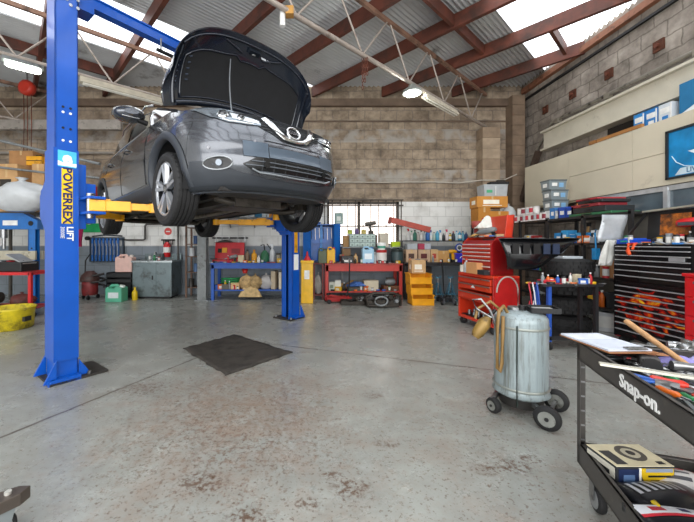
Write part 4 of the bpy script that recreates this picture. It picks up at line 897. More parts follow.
# wall shelf with oddments behind near post
b=MB(); sx0,sx1=X_(74,8.2),X_(104,8.2); b.bb(sx0-.5,sx1,8.3,8.58,2.28,2.31,GREY); 
for x in (sx0,sx1-.1): b.bar((x,8.58,2.05),(x,8.35,2.28),.03,.03,GREY)
tag(b.build('wall_shelf'),'grey wall shelf of oddments seen right of near lift post','shelf')
carton((X_(80,8.4),8.43,2.312),.34,.24,.22,'#d9d9d4','white box on wall shelf right of near lift post, nearest the post',None,print_='#5a88b5',name='parts_box')
carton((X_(92,8.4),8.43,2.312),.26,.22,.42,'#bf2d22','red upright box on wall shelf beside the car',None,name='parts_box',tape=False,print_='#d8d0c0')
carton((X_(84,8.4),8.43,2.536),.42,.2,.12,'#c9cdd0','flat pale box lying over the white one on wall shelf',None,name='parts_box')
# blue key/spanner holder on wall
o=thing('spring_rack','wall rack of eight blue spring compressor arms on grey blue wall','tool rack',(X_(106,8.5),8.53,Z_(249,8.53))); w_=.43
m=MB(); m.bb(-w_,w_,-.02,.05,-.33,-.27,M('#3b4653',.5,.3)); m.bb(-w_,w_,-.02,.05,.22,.3,M('#3b4653',.5,.3)); m.bb(-w_,-w_+.03,-.02,.04,-.3,.25,M('#3b4653',.5,.3)); m.bb(w_-.03,w_,-.02,.04,-.3,.25,M('#3b4653',.5,.3)); m.build('frame',o)
for i in range(8): x=-w_+.1+i*.092; m=MB(); m.bb(x-.022,x+.022,-.06,-.02,-.3,.27,M('#1f5fa8',.4)); m.bb(x-.01,x+.01,-.068,-.06,-.15,.14,STEEL); m.build('arm',o)
m=MB(); m.cyl((-w_-.02,0,.27),(-w_-.02,-.1,.27),.05,DARK); m.tube([(-.35,-.02,.32),(0,-.04,.36),(.4,-.02,.33)],.02,M('#40444a',.5,.5)); m.build('top_bar',o)
# vacuum
Y=7.9; o=thing('vacuum_cleaner','dusty red drum vacuum cleaner with hose on floor by the grey blue wall','vacuum cleaner',(X_(90,Y),Y,0))
m=MB(); m.lathe([(0,.15),(.2,.17),(.8,.17),(1,.16)],M('#7d2426',.55,dirt=.5),(0,0,.1),(0,0,.42),18); m.build('drum',o); m=MB(); m.lathe([(0,.19),(.2,.2),(.6,.18),(1,.08)],M('#4a2f2b',.5,dirt=.4),(0,0,.42),(0,0,.66),18); m.build('motor_head',o)
m=MB(); m.tube([(.1+.2*math.cos(a)*(1),.05+.16*math.sin(a),.28+.025*a) for a in [i*.5 for i in range(26)]],.026,M('#2d2a29',.6),7); m.tube([(-.12,.0,.5),(-.14,.05,.9),(-.1,.15,1.05)],.014,DARK); m.build('hose',o)
for a in (0,2.1,4.2): m=MB(); cx_,cy_=.17*math.cos(a-1.2),.17*math.sin(a-1.2); m.cyl((cx_-.015,cy_,.05),(cx_+.015,cy_,.05),.05,DARK,n=12); m.bar((cx_,cy_,.05),(cx_*.8,cy_*.8,.14),.03,.03,DARK); m.build('castor',o)
# black crate, jerry cans
Y=8.0; o=thing('plastic_crate','black slotted crate standing on floor between vacuum and steel sink','crate',(X_(121,Y),Y+.1,0)); m=MB(); 
for i in range(5): m.bb(-.3,.3,-.19,-.17,.03+.12*i,.1+.12*i,BLK)
m.bb(-.3,-.28,-.19,.19,0,.62,BLK); m.bb(.28,.3,-.19,.19,0,.62,BLK); m.bb(-.3,.3,.17,.19,0,.62,BLK); m.bb(-.3,.3,-.17,.17,.58,.6,BLK); m.build('body',o)
jerry((X_(123.5,Y),Y+.1,.625),.40,.22,.40,'#d9b3a8','#d9d0c8','translucent pink fluid canister standing on black slotted crate',band=None)
jerry((X_(115.5,7.55),7.6,0),.36,.28,.36,'#55a98a','#dfe6e0','mint green canister with pale label on floor by vacuum',band='#cfd8d8')
bottle((X_(129,7.5),7.75,0),.06,.3,'#d8b616','#c9a90e','yellow oil bottle on floor right of the mint green canister')
# steel sink cabinet + tap
Y=7.95; x0,x1=X_(133,Y),X_(172,Y); SK=M('#697679',.4,.5,.1,5,dirt=.45,dirtcol='#3c3a36')
o=thing('sink_cabinet','grey steel parts washing cabinet against the rear wall','cabinet',((x0+x1)/2,Y+.27,0)); w_=(x1-x0)/2
m=MB(); m.bb(-w_,w_,-.3,.3,.05,.86,SK); m.build('body',o,bevel=.006); m=MB(); m.bb(-w_-.02,w_+.02,-.32,.33,.86,.90,M('#9aa3a4',.3,.7,dirt=.4)); m.bb(-w_,w_,.3,.33,.9,1.05,SK); m.build('top',o)
m=MB(); m.bb(-w_+.03,.1,-.308,-.3,.12,.82,SK); m.bb(.0,.03,-.315,-.308,.45,.55,DARK); m.build('door',o); m=MB(); m.bb(-w_+.05,w_-.05,-.25,.25,0,.05,DARK); m.build('plinth',o)
o=thing('swan_neck_tap','small chrome tap on top of grey washing cabinet','tap',(X_(153,8.2),8.4,.9)); m=MB(); m.tube([(0,0,0),(0,0,.16),(0,-.06,.2),(0,-.13,.16)],.014,CHROME); m.build('spout',o); m=MB(); m.cyl((-.03,0,.05),(.03,0,.05),.018,CHROME); m.build('handle',o)
# extinguisher + sign
Y=8.45; o=thing('fire_extinguisher','red fire extinguisher hung on wall above right of the washing cabinet','fire extinguisher',(X_(166.5,Y),Y+.03,Z_(257,Y))); m=MB(); m.lathe([(0,.075),(.04,.085),(.78,.085),(.9,.06),(1,.03)],M('#d01a20',.3,coat=.5),(0,0,0),(0,0,.38),18); m.build('body',o)
m=MB(); m.bb(-.05,.03,-.02,.02,.38,.42,DARK); m.tube([(.02,0,.38),(.11,-.02,.3),(.11,-.02,.12)],.011,DARK); m.build('valve',o); m=MB(); m.lathe([(.3,.087),(.65,.087)],WHITE,(0,0,0),(0,0,.38),18,caps=False); m.build('paper_label',o)
o=thing('extinguisher_sign','small white sign with red disc above the fire extinguisher','sign',(X_(168,8.57),8.585,Z_(233,8.58))); m=MB(); m.bb(-.12,.12,-.008,0,-.16,.14,WHITE); m.build('board',o); m=MB(); m.lathe([(0,.095),(1,.095)],M('#cf2a20',.4),(0,-.009,.04),(0,-.013,.04),22); m.bb(-.05,.05,-.016,-.013,.025,.05,WHITE); m.build('red_disc',o)
o=thing('brush_set','small dark wall hook rail of brushes under the round red sign','brushes',(X_(168,8.55),8.56,Z_(240,8.55))); m=MB(); m.bb(-.17,.17,-.03,.0,-.02,.02,DARK); m.build('rail',o)
for x in (-.1,.02,.13): m=MB(); m.bb(x-.015,x+.015,-.04,-.03,-.12,.0,GREASE); m.build('brush',o)
# rusty rack & steel column
Y=8.1; x0,x1=X_(186,Y),X_(199,Y); o=thing('parts_rack','narrow rusty steel rack full of oddments left of the grey column','rack',((x0+x1)/2,Y+.2,0)); RB=M('#6b5345',.6,.4,dirt=.4); w_=(x1-x0)/2
for sx in (-1,1):
    for sy in (-1,1): m=MB(); m.bb(sx*w_-.02,sx*w_+.02,sy*.18-.02,sy*.18+.02,0,2.1,RB); m.build('post',o)
for z in (.25,.62,1.0,1.3,1.7): m=MB(); m.bb(-w_,w_,-.2,.2,z-.02,z,RB); m.build('shelf',o)
for i,(x,z,c,l) in enumerate(((-.07,.25,'#34302c','dark can on bottom shelf of narrow rusty rack'),(.07,.62,'#4a6a94','blue grey can on second shelf of narrow rusty rack'),(-.05,1.0,'#c5c9cc','pale can on middle shelf of narrow rusty rack'),(.06,1.3,'#2f4f7c','navy can on fourth shelf of narrow rusty rack'))):
    can(((x0+x1)/2+x*.9,Y+.1,z),.065,.2,c,None,l)
carton(((x0+x1)/2,Y+.15,1.7),.24,.2,.16,'#cfd4d6','pale box on top shelf of narrow rusty rack',tape=False)
b=MB(); b.bb(-.1,.1,-.1,-.08,0,2.4,GREY); b.bb(-.1,.1,.08,.1,0,2.4,GREY); b.bb(-.012,.012,-.08,.08,0,2.4,GREY); b.bb(-.16,.16,-.14,.14,0,.02,GREY); tag(b.build('steel_column',loc=(X_(203,7.75),7.75,0)),'grey steel column standing left of the blue workbench','column')
# ================================================================ BLUE BENCH
bx0,bx1=X_(210,7.7),X_(289,7.7); bench('blue steel workbench with cluttered top and lower shelf behind the car',bx0,bx1,7.72,8.38,.86,'#1450a8',.24,.09)
BT=.862
def bx(px,Y=8.0): return X_(px,Y)
o=thing('tool_case','open red tool case with foam cut-outs at left end of the blue workbench','case',(bx(228,8.1),8.15,BT)); m=MB(); m.bb(-.36,.36,-.14,.14,0,.06,M('#c0212b',.4)); m.build('base',o,bevel=.01)
m=MB(); m.box((0,.14,.26),(.72,.05,.42),M('#c0212b',.4),rx=-.12); m.build('lid',o,bevel=.01); m=MB(); m.box((-.12,.105,.28),(.12,.02,.12),YEL,rx=-.12); m.box((-.24,.105,.27),(.09,.02,.1),DARK,rx=-.12); m.box((.15,.105,.26),(.2,.02,.12),M('#871820',.5),rx=-.12); m.build('foam_insert',o)
for i,(px,Y,L,a) in enumerate(((216,7.85,.3,.1),(222,7.9,.26,.3),(229,7.84,.34,-.2))): spanner((bx(px,Y),Y,BT+.0),L,a,['long steel spanner nearest left end of blue workbench','short steel spanner lying in front of red case','long steel spanner lying right of others in front of red case'][i],group='spanners on the blue workbench')
driver((bx(219,7.95),7.96,BT+.07),.4,.2,'#18181a','black handled pry tool lying on red case edge'); 
o=thing('pneumatic_drill','black and silver air drill on blue workbench before red case','drill',(bx(233,7.85),7.86,BT)); m=MB(); m.lathe([(0,.02),(.1,.04),(.8,.045),(1,.03)],GREY,(-.12,0,.1),(.1,0,.16),12); m.bar((.03,0,.0),(.05,0,.13),.04,.05,DARK); m.build('body',o); m=MB(); m.cyl((-.12,0,.1),(-.2,0,.08),.012,STEEL); m.build('chuck',o)
carton((bx(241,7.85),7.88,BT),.13,.1,.17,'#d8c7a2','small cream box on blue workbench left of yellow bottle',tape=False,name='parts_box')
bottle((bx(247,7.9),7.95,BT),.055,.3,'#7d6a55','#3a2c22','brown oil bottle on blue workbench beside cream box',name='oil_bottle')
bottle((bx(254,7.85),7.88,BT),.065,.30,'#dc9a1c','#c9821a','amber yellow oil bottle standing mid blue workbench',name='oil_bottle')
bottle((bx(258.5,7.8),7.82,BT),.04,.17,'#e4e2da','#dadada','short white squeeze bottle mid blue workbench',name='oil_bottle')
o=thing('garden_sprayer','green pump sprayer bottle on blue workbench','sprayer',(bx(264.5,7.95),8.0,BT)); m=MB(); m.lathe([(0,.1),(.1,.11),(.7,.1),(1,.04)],M('#2c6a48',.4),(0,0,0),(0,0,.28),14); m.build('tank',o); m=MB(); m.tube([(0,0,.28),(-.02,0,.42),(-.1,0,.40)],.016,DARK); m.tube([(.09,0,.1),(.15,0,.3),(.05,0,.44)],.01,DARK); m.build('pump',o)
bottle((bx(272,7.9),7.95,BT),.06,.40,'#c8ccce','#e4e8ea','tall pale spray bottle near right end of blue workbench',name='spray_bottle',cat='spray bottle')
can((bx(278,7.85),7.9,BT),.05,.22,'#3a3732','#8d8a80','dark aerosol tin near right end of blue workbench'); can((bx(283,7.85),7.9,BT),.05,.26,'#6b6256','#b7a78b','tan aerosol tin at right end of blue workbench')
bottle((bx(285.5,8.1),8.15,BT),.05,.33,'#c9bfae','#333','cream oil bottle at back right corner of blue workbench',name='oil_bottle')
cloth('dark_hose_heap',bx(224,8.2),8.33,BT+.46,.5,.1,.05,M('#38332f',.7),'heap of dark belts draped along top of red case lid','belts',seed=8)
o=thing('wall_tool_rail','dark rail with tools on white wall above the blue workbench','tool rail',(bx(230,8.5),8.55,Z_(238,8.5))); m=MB(); m.bb(-.45,.45,-.05,0,-.02,.02,DARK); m.build('rail',o)
for x in (-.35,-.2,-.02,.2,.38): m=MB(); m.bb(x-.012,x+.012,-.06,-.05,-.25,.02,STEEL); m.build('hung_tool',o)
LS=.242
m=MB(); o=thing('hose_coil','coiled bright green hose on lower shelf of blue workbench','hose',(bx(231,8.0),8.0,LS+.12)); m.tube([(.24*math.cos(a),.15*math.sin(a),.012*a*.6) for a in [i*.45 for i in range(42)]],.014,M('#149048',.4),6); m.build('coil',o)
carton((bx(231,8.0),8.02,LS),.5,.3,.11,'#3b3a36','flat dark tray beneath green hose on blue workbench shelf',tape=False,name='tray')
carton((bx(235.5,7.82),7.84,LS),.2,.14,.15,'#c8a577','small open cardboard box on lower shelf of blue workbench')
bx_=bx(225.5,7.82); carton((bx_,7.84,LS),.16,.12,.12,'#5e5a52','small grey box left of small cardboard box on lower shelf',tape=False)
for i,(px,c,sc,l) in enumerate(((245,'#b99a6b',.36,'crumpled brown paper sack hanging over front of blue workbench shelf, left'),(254,'#a98e62',.28,'crumpled brown paper sack hanging over front of blue workbench shelf, right'))):
    lump('paper_sack',(bx(px,7.65),7.84,LS+.001),sc,.22,.36,M(c,.85,0,.4,12,bump=.6,dirt=.3),l,'sack',5+i)
cloth('glove_pair',bx(249,7.6),7.79,LS+.02,.5,.12,.05,M('#c4a878',.8,0,.3,14),'tan leather gloves draped over edge of blue workbench shelf','gloves',drop=.5,seed=12)
o=thing('red_cup','small red plastic cup in sacks on lower shelf of blue workbench','cup',(bx(243.5,7.8),7.98,LS+.36)); m=MB(); m.lathe([(0,.05),(1,.08),(1,.07),(.1,.045)],M('#c9281f',.4),(0,0,0),(0,0,.1),14); m.build('body',o)
lump('plastic_bag',(bx(265.5,7.8),7.92,LS),.34,.26,.37,M('#b9b6b4',.4,0,.12,8,bump=.4),'grey white plastic bag on lower shelf of blue workbench','bag',9)
carton((bx(274,7.8),7.95,LS),.1,.3,.42,'#b6a78f','upright beige panel box on lower shelf by blue bench leg',rz=-.15,tape=False); carton((bx(280,7.8),7.95,LS),.06,.3,.40,'#cfc4b0','thin pale upright board against right leg inside blue bench',tape=False)
# ================================================================ YELLOW BIN, RED BENCH
Y=7.3; x0,x1=X_(303.5,Y),X_(313.5,Y); o=thing('waste_bin','tall yellow bin with white notice beside the far lift post','bin',((x0+x1)/2-.03,Y+.15,0)); h=Z_(263,Y)
m=MB(); m.box((0,0,h/2),(.26,.3,h),M('#e8b312',.4,coat=.2),taper=1.0); m.build('body',o,bevel=.01); m=MB(); m.bb(-.145,.145,-.165,.165,h,h+.05,M('#f0bc18',.4)); m.build('lid',o,bevel=.008); m=MB(); m.bb(-.06,.05,-.153,-.15,h*.6,h*.82,WHITE); m.build('notice',o)
o=thing('red_funnel','red funnel and rag lying on lid of the yellow bin','funnel',((x0+x1)/2-.03,Y+.15,h+.05)); m=MB(); m.lathe([(0,.09),(.5,.03),(1,.015)],M('#c41f2a',.4),(0,0,0),(0,0,.2),14); m.build('cone',o)
rx0,rx1=X_(325,7.75),X_(403,7.75); RH=Z_(263.5,7.75)
bench('red steel workbench below the barred window',rx0,rx1,7.75,8.35,RH,'#b8342c',.2,.14,top=M('#a63a30',.5,dirt=.3))
def rxp(px,Y=7.95): return X_(px,Y)
o=thing('side_stand','dark red narrow stand between the yellow bin and red bench','stand',(rxp(318.5,7.8),7.95,0)); m=MB()
for sx in (-.1,.1):
    for sy in (-.15,.15): m.bb(sx-.015,sx+.015,sy-.015,sy+.015,0,RH,M('#6e2420',.5,dirt=.3))
m.bb(-.115,.115,-.17,.17,RH-.02,RH,M('#6e2420',.5)); m.bb(-.115,.115,-.17,.17,.1,.12,M('#6e2420',.5)); m.build('frame',o)
lump('rag_roll',(rxp(318.5,7.8),7.93,.125),.17,.2,.5,M('#9a9690',.7,0,.3,9,bump=.5),'grey roll of rags inside the narrow dark red stand','rags',2)
# blue peg cabinet
Y=8.3; x0,x1=X_(303,Y),X_(340,Y); z0,z1=RH+.02,Z_(224,Y); w_=(x1-x0)/2; BC=M('#0f63b8',.4,0,.12,coat=.2)
o=thing('tool_cabinet','open blue wall tool cabinet behind the fuel cans, with tools hung inside','cabinet',((x0+x1)/2,Y+.12,z0)); H2=z1-z0
m=MB(); m.bb(-w_,w_,.12,.14,0,H2,BC); m.bb(-w_,w_,-.1,.14,H2-.02,H2,BC); m.bb(-w_,w_,-.1,.14,0,.02,BC); m.bb(-w_,-w_+.02,-.1,.14,0,H2,BC); m.bb(w_-.02,w_,-.1,.14,0,H2,BC); m.build('body',o)
m=MB(); m.box((-w_+.1,-.16,H2/2),(.03,.22,H2),BC,rz=.9); m.build('door',o); m=MB(); m.box((w_-.08,-.17,H2/2),(.03,.2,H2),BC,rz=-.9); m.build('door',o); m=MB(); m.bb(-.03,.03,.05,.12,0,H2,M('#2f86cf',.4)); 
m.bb(-w_+.02,w_-.02,.0,.12,H2*.48,H2*.5,BC); m.build('shelf',o)
for i in range(8): x=-w_+.1+i*(2*w_-.2)/7; m=MB(); m.bar((x,.1,H2*.9),(x+.01,.1,H2*.62-.02*(i%3)),.02,.015,[STEEL,DARK,STEEL][i%3]); m.build('hung_tool',o)
carton((X_(340,8.3)-.02,8.42,z1+.0),.2,.18,.28,'#8fa6a2','grey green tin box on top right of blue tool cabinet',tape=False,print_='#dfe5df'); carton((X_(314,8.3),8.42,z1),.34,.2,.05,'#1d4f96','flat blue tray on top of blue tool cabinet',tape=False,name='tray')
jerry((rxp(322.5,7.85),7.88,RH),.20,.14,.34,'#4f5b3e','#2d3424','olive green jerry can standing on red bench'); jerry((rxp(331,7.85),7.88,RH),.19,.14,.37,'#e6b010','#c4231b','yellow jerry can with red cap on red bench')
# small parts drawer unit on shelf
b=MB(); sx0,sx1=rxp(342,8.3),rxp(402,8.3); sz=Z_(247,8.3); b.bb(sx0,sx1,8.12,8.52,sz-.02,sz,GREY); 
for x in (sx0+.02,sx1-.02): b.bb(x-.02,x+.02,8.14,8.18,RH,sz-.02,GREY); b.bb(x-.02,x+.02,8.42,8.45,0,sz-.02,GREY)
tag(b.build('bench_shelf'),'grey raised shelf behind items on red bench','shelf')
o=thing('drawer_unit','grey green cabinet of small parts drawers on shelf below the window','drawer unit',(rxp(362,8.25),8.3,sz)); m=MB(); m.bb(-.32,.32,-.12,.12,0,.32,M('#7b8a88',.5)); m.build('body',o)
for i in range(5):
    for k in range(3): m=MB(); x=-.25+i*.125; z=.06+k*.1; m.bb(x-.055,x+.055,-.135,-.12,z-.042,z+.042,M('#a7bdb5',.3)); m.bb(x-.02,x+.02,-.145,-.135,z-.02,z,DARK); m.build('drawer',o)
o=thing('battery','black car battery with white label on red bench','battery',(rxp(347.5,7.85),7.9,RH)); m=MB(); m.bb(-.14,.14,-.09,.09,0,.17,BLK); m.build('case',o,bevel=.008); m=MB(); m.bb(-.09,.09,-.092,-.09,.03,.08,WHITE); m.cyl((-.1,0,.17),(-.1,0,.2),.015,RED); m.cyl((.1,0,.17),(.1,0,.2),.015,BLK); m.build('terminal',o)
carton((rxp(346,8.1),8.05,RH),.2,.1,.34,'#7a5f44','brown upright oddments box behind black battery',tape=False); can((rxp(341.5,8.1),8.1,RH),.05,.2,'#b9a089','#5d2b22','tan tin left of black battery on red bench')
bottle((rxp(356,7.85),7.9,RH),.055,.24,'#c8a270','#7a5a34','tan bottle between battery and white blue canister',name='oil_bottle')
jerry((rxp(368,7.85),7.9,RH),.27,.18,.38,'#9cc4dc','#2f6ea8','pale blue and white fluid canister on red bench',band='#e8f0f4')
o=can((rxp(382,7.85),7.92,RH),.125,.31,'#b62a2c','#d9d4cf','red and white paint drum on red bench',name='paint_drum',handle=True,cat='drum')
bottle((rxp(375.3,7.85),7.9,RH),.03,.26,'#b8bcbe','#ececec','slim pale bottle between blue canister and red drum')
o=thing('plastic_tub','white tub with green label on top of red paint drum','tub',(rxp(382,7.85),7.92,RH+.315)); m=MB(); m.lathe([(0,.085),(1,.11),(1,.1),(.1,.08)],WHITE,(0,0,0),(0,0,.17),18); m.build('body',o); m=MB(); m.lathe([(.2,.093),(.55,.1)],M('#4f9d86',.4),(0,0,0),(0,0,.17),18,caps=False); m.build('paper_label',o)
can((rxp(398,7.85),7.95,RH),.14,.33,'#26302e','#35474a','wide black drum at right end of red bench',name='paint_drum',handle=True,cat='drum')
# things on the bench shelf in front of window
for i,(px,w__,h_,c,l) in enumerate(((346,.14,.28,'#a78255','tan box left on grey shelf before the window'),(375,.10,.3,'#4d3b33','dark brown box right of small drawer unit'),(384,.22,.34,'#c7bfae','cream machine cover on grey shelf before window'),(396,.2,.13,'#b6d020','lime green pack on right of grey shelf'))):
    carton((rxp(px,8.3),8.36,sz+ (0 if i<9 else 0)),w__,.18,h_,c,l,tape=False,name='parts_box')
bottle((rxp(357,8.2),8.25,sz+.322),.05,.15,'#5c4a7d','#ddd','small purple can standing on the small parts drawers'); can((rxp(350,8.2),8.25,sz+.322),.06,.1,'#a8b43c',None,'small green tin on left of small parts drawers'); can((rxp(364,8.2),8.25,sz+.322),.06,.1,'#bfae62',None,'small khaki tin on right of small parts drawers')
o=thing('bench_grinder','small dark bench vise standing on drawers before window','vise',(rxp(371,8.3),8.32,sz+.322)); m=MB(); m.box((0,0,.04),(.12,.1,.08),GREASE); m.bar((0,0,.08),(-.05,0,.26),.05,.05,GREASE); m.lathe([(0,.05),(1,.05)],M('#55504b',.5,.5),(-.14,0,.24),(.12,0,.28),12); m.build('body',o); o.name='bench_vise'
m=MB(); m.cyl((-.16,0,.14),(.16,0,.18),.012,STEEL); m.build('handle',o)
# lower shelf goods of red bench
LS=.202
for i,(px,w__,d_,h_,c,l,pr) in enumerate(((332,.14,.2,.2,'#b9bdb2','pale box left on lower shelf of red bench','#6b7a64'),(338,.14,.2,.24,'#d2d4cc','white box second from left on lower shelf of red bench',None),(371,.34,.26,.24,'#c4b9a2','open grey cream box on lower shelf of red bench',None),(391,.38,.3,.06,'#5b3a26','stack of brown wooden slats at right of red bench shelf',None))):
    carton((rxp(px,7.85),7.95,LS),w__,d_,h_,c,l,tape=False,print_=pr)
carton((rxp(391,7.85),7.95,LS+.062),.36,.28,.05,'#6d4630','upper brown slat pack on red bench shelf',tape=False,rz=.05)
cloth('blue_rag',rxp(356,7.8),7.9,LS+.1,.42,.3,.09,M('#3b5f9e',.8),'blue and grey rags heaped on lower shelf of red bench','rags',seed=21); carton((rxp(356,7.85),7.93,LS),.4,.28,.09,'#57514a','flat grubby tray below blue rags',tape=False,name='tray')
cloth('tan_sacking',rxp(349,7.85),8.1,LS+.02,.5,.3,.16,M('#a08055',.8),'tan sacking heaped behind on lower shelf of red bench','sacking',seed=22)
o=thing('brake_calliper','oily brake calliper at upper right on red bench shelf','calliper',(rxp(391,7.85),7.95,LS+.12)); m=MB(); m.lathe([(0,.05),(.2,.08),(.8,.08),(1,.05)],GREY,(-.12,0,.08),(.12,0,.08),12); m.box((0,0,.15),(.18,.1,.05),GREASE); m.build('body',o)
# floor: jacks, engine
def gear(name,px,py,Y,label,cat,w,d,h,seed):
    o=thing(name,label,cat,(X_(px,Y),Y,0)); rnd=random.Random(seed); m=MB()
    m.box((0,0,h*.28),(w,d,h*.5),GREASE); m.build('block',o,bevel=.01)
    m=MB()
    for i in range(9): x=(rnd.random()-.5)*w*.9; y=-d/2*rnd.random(); r=h*(.12+.12*rnd.random()); z=h*(.35+.4*rnd.random()); m.lathe([(0,r),(1,r*.9)],[GREASE,GREY,STEEL][i%3],(x,y-.02,z),(x+.04*rnd.random(),y-.09,z+.02),12)
    m.build('pulley',o); m=MB()
    for i in range(5): a=rnd.random()*6; m.tube([((rnd.random()-.5)*w,-d*.4,h*.2),((rnd.random()-.5)*w,-d*.6,h*.8),((rnd.random()-.5)*w,-d*.2,h*.6)],.012,[DARK,GREASE][i%2])
    m.build('hose',o); return o
Y=6.85; o=gear('engine_part',381,308,Y+.2,'oily subframe and engine part lying on floor before red bench','engine part',.66,.4,.3,3)
m=MB(); m.tube([(-.34,-.2,.22),(-.2,-.24,.3),(.2,-.24,.3),(.36,-.2,.24),(.36,-.18,.03)],.03,GREASE,8); m.tube([(-.34,-.2,.22),(-.3,-.22,.04),(.1,-.26,.04)],.025,GREASE,8); m.build('subframe',o)
m=MB(); m.tube([(-.05+.13*math.cos(a),-.26,.14+.09*math.sin(a)) for a in [i*PI/8 for i in range(16)]],.022,GREY,6,closed=True); m.build('pulley',o)
gear('gearbox',352,303,7.25,'low oily gearbox lying on floor left of the engine part','gearbox',.5,.34,.17,5)
def jack(px,Y,label,rz,col='#9c1c1c'):
    o=thing('trolley_jack',label,'jack',(X_(px,Y),Y,0),rz); c=mm(col); m=MB(); m.bb(-.28,.28,-.11,-.08,.04,.13,c); m.bb(-.28,.28,.08,.11,.04,.13,c); m.bb(.1,.28,-.08,.08,.04,.1,c); m.build('chassis',o)
    m=MB(); m.bar((.15,0,.1),(-.22,0,.17),.08,.04,c); m.cyl((-.22,0,.17),(-.22,0,.21),.05,DARK); m.build('lift_beam',o)
    for x in (-.24,.24):
        for y in (-.13,.13): m=MB(); m.cyl((x,y-.02,.045),(x,y+.02,.045),.045,DARK,n=12); m.build('wheel',o)
    m=MB(); m.tube([(.2,0,.12),(.26,0,.4),(.28,.02,.95)],.016,DARK); m.build('handle',o); return o
jack(338,7.45,'small red trolley jack with upright black handle at foot of red bench',.2)
# ================================================================ DARK BENCH (right of red bench)
gx0,gx1=X_(404,7.8),X_(476,7.8); DKB=M('#2c2b2c',.5,.2,dirt=.3,dirtcol='#5a4f45'); DH=Z_(262.5,7.8)
bench('dark steel workbench with cartons, right of red bench',gx0,gx1,7.8,8.4,DH,'#2c2b2c',None,.04,top=DKB)
def gxp(px,Y=8.0): return X_(px,Y)
SZ=Z_(240.5,8.25)
b=MB(); b.bb(gx0+.02,X_(470,8.25),8.12,8.5,SZ-.025,SZ,DKB)
for x in (gx0+.04,X_(468,8.25)):
    for y in (8.14,8.48): b.bb(x-.02,x+.02,y-.02,y+.02,DH,SZ-.025,DKB)
tag(b.build('bench_shelf'),'dark raised shelf carrying a row of bottles above the dark workbench','shelf')
BC_=[('#c9cac8','#b5242a',.045,.28,'spray_bottle'),('#cfd2cf','#1c7a58',.04,.25,'oil_bottle'),('#2c6f5c','#20242a',.045,.28,'oil_bottle'),('#c3bdb4','#7a2c30',.035,.22,'oil_bottle'),('#d6d6d6','#2f2f31',.035,.26,'spray_bottle'),('#b0b8bd','#39424d',.035,.24,'oil_bottle'),('#2767ae','#16335c',.05,.30,'oil_bottle'),('#cfe0ea','#234a86',.04,.25,'spray_bottle'),('#a5bbb0','#1d1f22',.035,.22,'oil_bottle'),('#4da3c4','#e2e8ea',.05,.29,'oil_bottle'),('#d9dcdc','#2f80b8',.035,.24,'spray_bottle'),('#26282c','#95989b',.035,.2,'oil_bottle'),('#e2d7d6','#c22a58',.04,.26,'spray_bottle'),('#d1b522','#2d2a20',.04,.2,'oil_bottle'),('#383c44','#b3282c',.04,.24,'oil_bottle'),('#bcd6e0','#3a6c9a',.04,.26,'oil_bottle'),('#2f93b8','#ddeaf0',.045,.27,'oil_bottle'),('#76b6cf','#1b4f7b',.04,.25,'oil_bottle'),('#1d3f6e','#c9ccd0',.04,.24,'oil_bottle')]
CN={'#c9cac8':'grey white','#cfd2cf':'pale','#2c6f5c':'dark green','#c3bdb4':'beige','#d6d6d6':'white','#b0b8bd':'silver grey','#2767ae':'mid blue','#cfe0ea':'ice blue','#a5bbb0':'sage','#4da3c4':'turquoise','#d9dcdc':'white','#26282c':'black','#e2d7d6':'pinkish white','#d1b522':'yellow','#383c44':'charcoal','#bcd6e0':'pale blue','#2f93b8':'cyan','#76b6cf':'light cyan','#1d3f6e':'navy'}
for i,(c,cp,r,h,nm) in enumerate(BC_):
    px=408.5+i*3.2; bottle((gxp(px,8.22+.06*(i%2)),8.22+.06*(i%2),SZ),r,h*.93,c,cp,'%s bottle, %s in the row on shelf above dark workbench'%(CN[c],ORD[i]),'bottles on the dark bench shelf',name=nm,band='#e6e6e2' if i%3==1 else None)
for i,(px,w_,h_,c,l,pr) in enumerate(((410.5,.26,.30,'#c1a386','tan carton at left end of dark workbench','#4a3026'),(423,.28,.30,'#b99c80','tan carton with dark print, second from left on dark workbench','#5a2020'),(433,.17,.30,'#c8a578','narrow tan carton third from left on dark workbench','#b04030'),(442,.26,.27,'#c09258','open brown carton fourth from left on dark workbench',None))):
    carton((gxp(px,8.0),8.02,DH),w_,.24,h_,c,l,'cartons on the dark bench',print_=pr)
carton((gxp(410.5,8.05),8.03,DH+.302),.24,.08,.18,'#b8bcc0','pale grey box over the leftmost tan carton','boxes over cartons' ,tape=False,name='parts_box',print_='#5d4540') if False else None
for i,(px,c,l) in enumerate(((411,'#a6abb0','grey parts pouch over the leftmost tan carton'),(420,'#a63a52','crimson parts pouch over second tan carton, left half'),(426,'#a9aeb8','silver parts pouch over second tan carton, right half'))):
    carton((gxp(px,8.0),7.99,DH+.302),.15 if i else .24,.2,.14,c,l,'parts pouches',tape=False,name='parts_pouch')
o=thing('hand_drill','yellow and blue power drill on dark workbench beside open carton','drill',(gxp(453,7.95),7.95,DH)); m=MB(); m.box((0,0,.03),(.09,.09,.06),DARK); m.bar((0,0,.05),(-.01,0,.22),.04,.06,YEL); m.lathe([(0,.03),(.2,.045),(.8,.045),(1,.02)],YEL,(.08,0,.25),(-.12,0,.25),12); m.build('body',o); m=MB(); m.cyl((-.12,0,.25),(-.18,0,.25),.02,DARK); m.build('chuck',o)
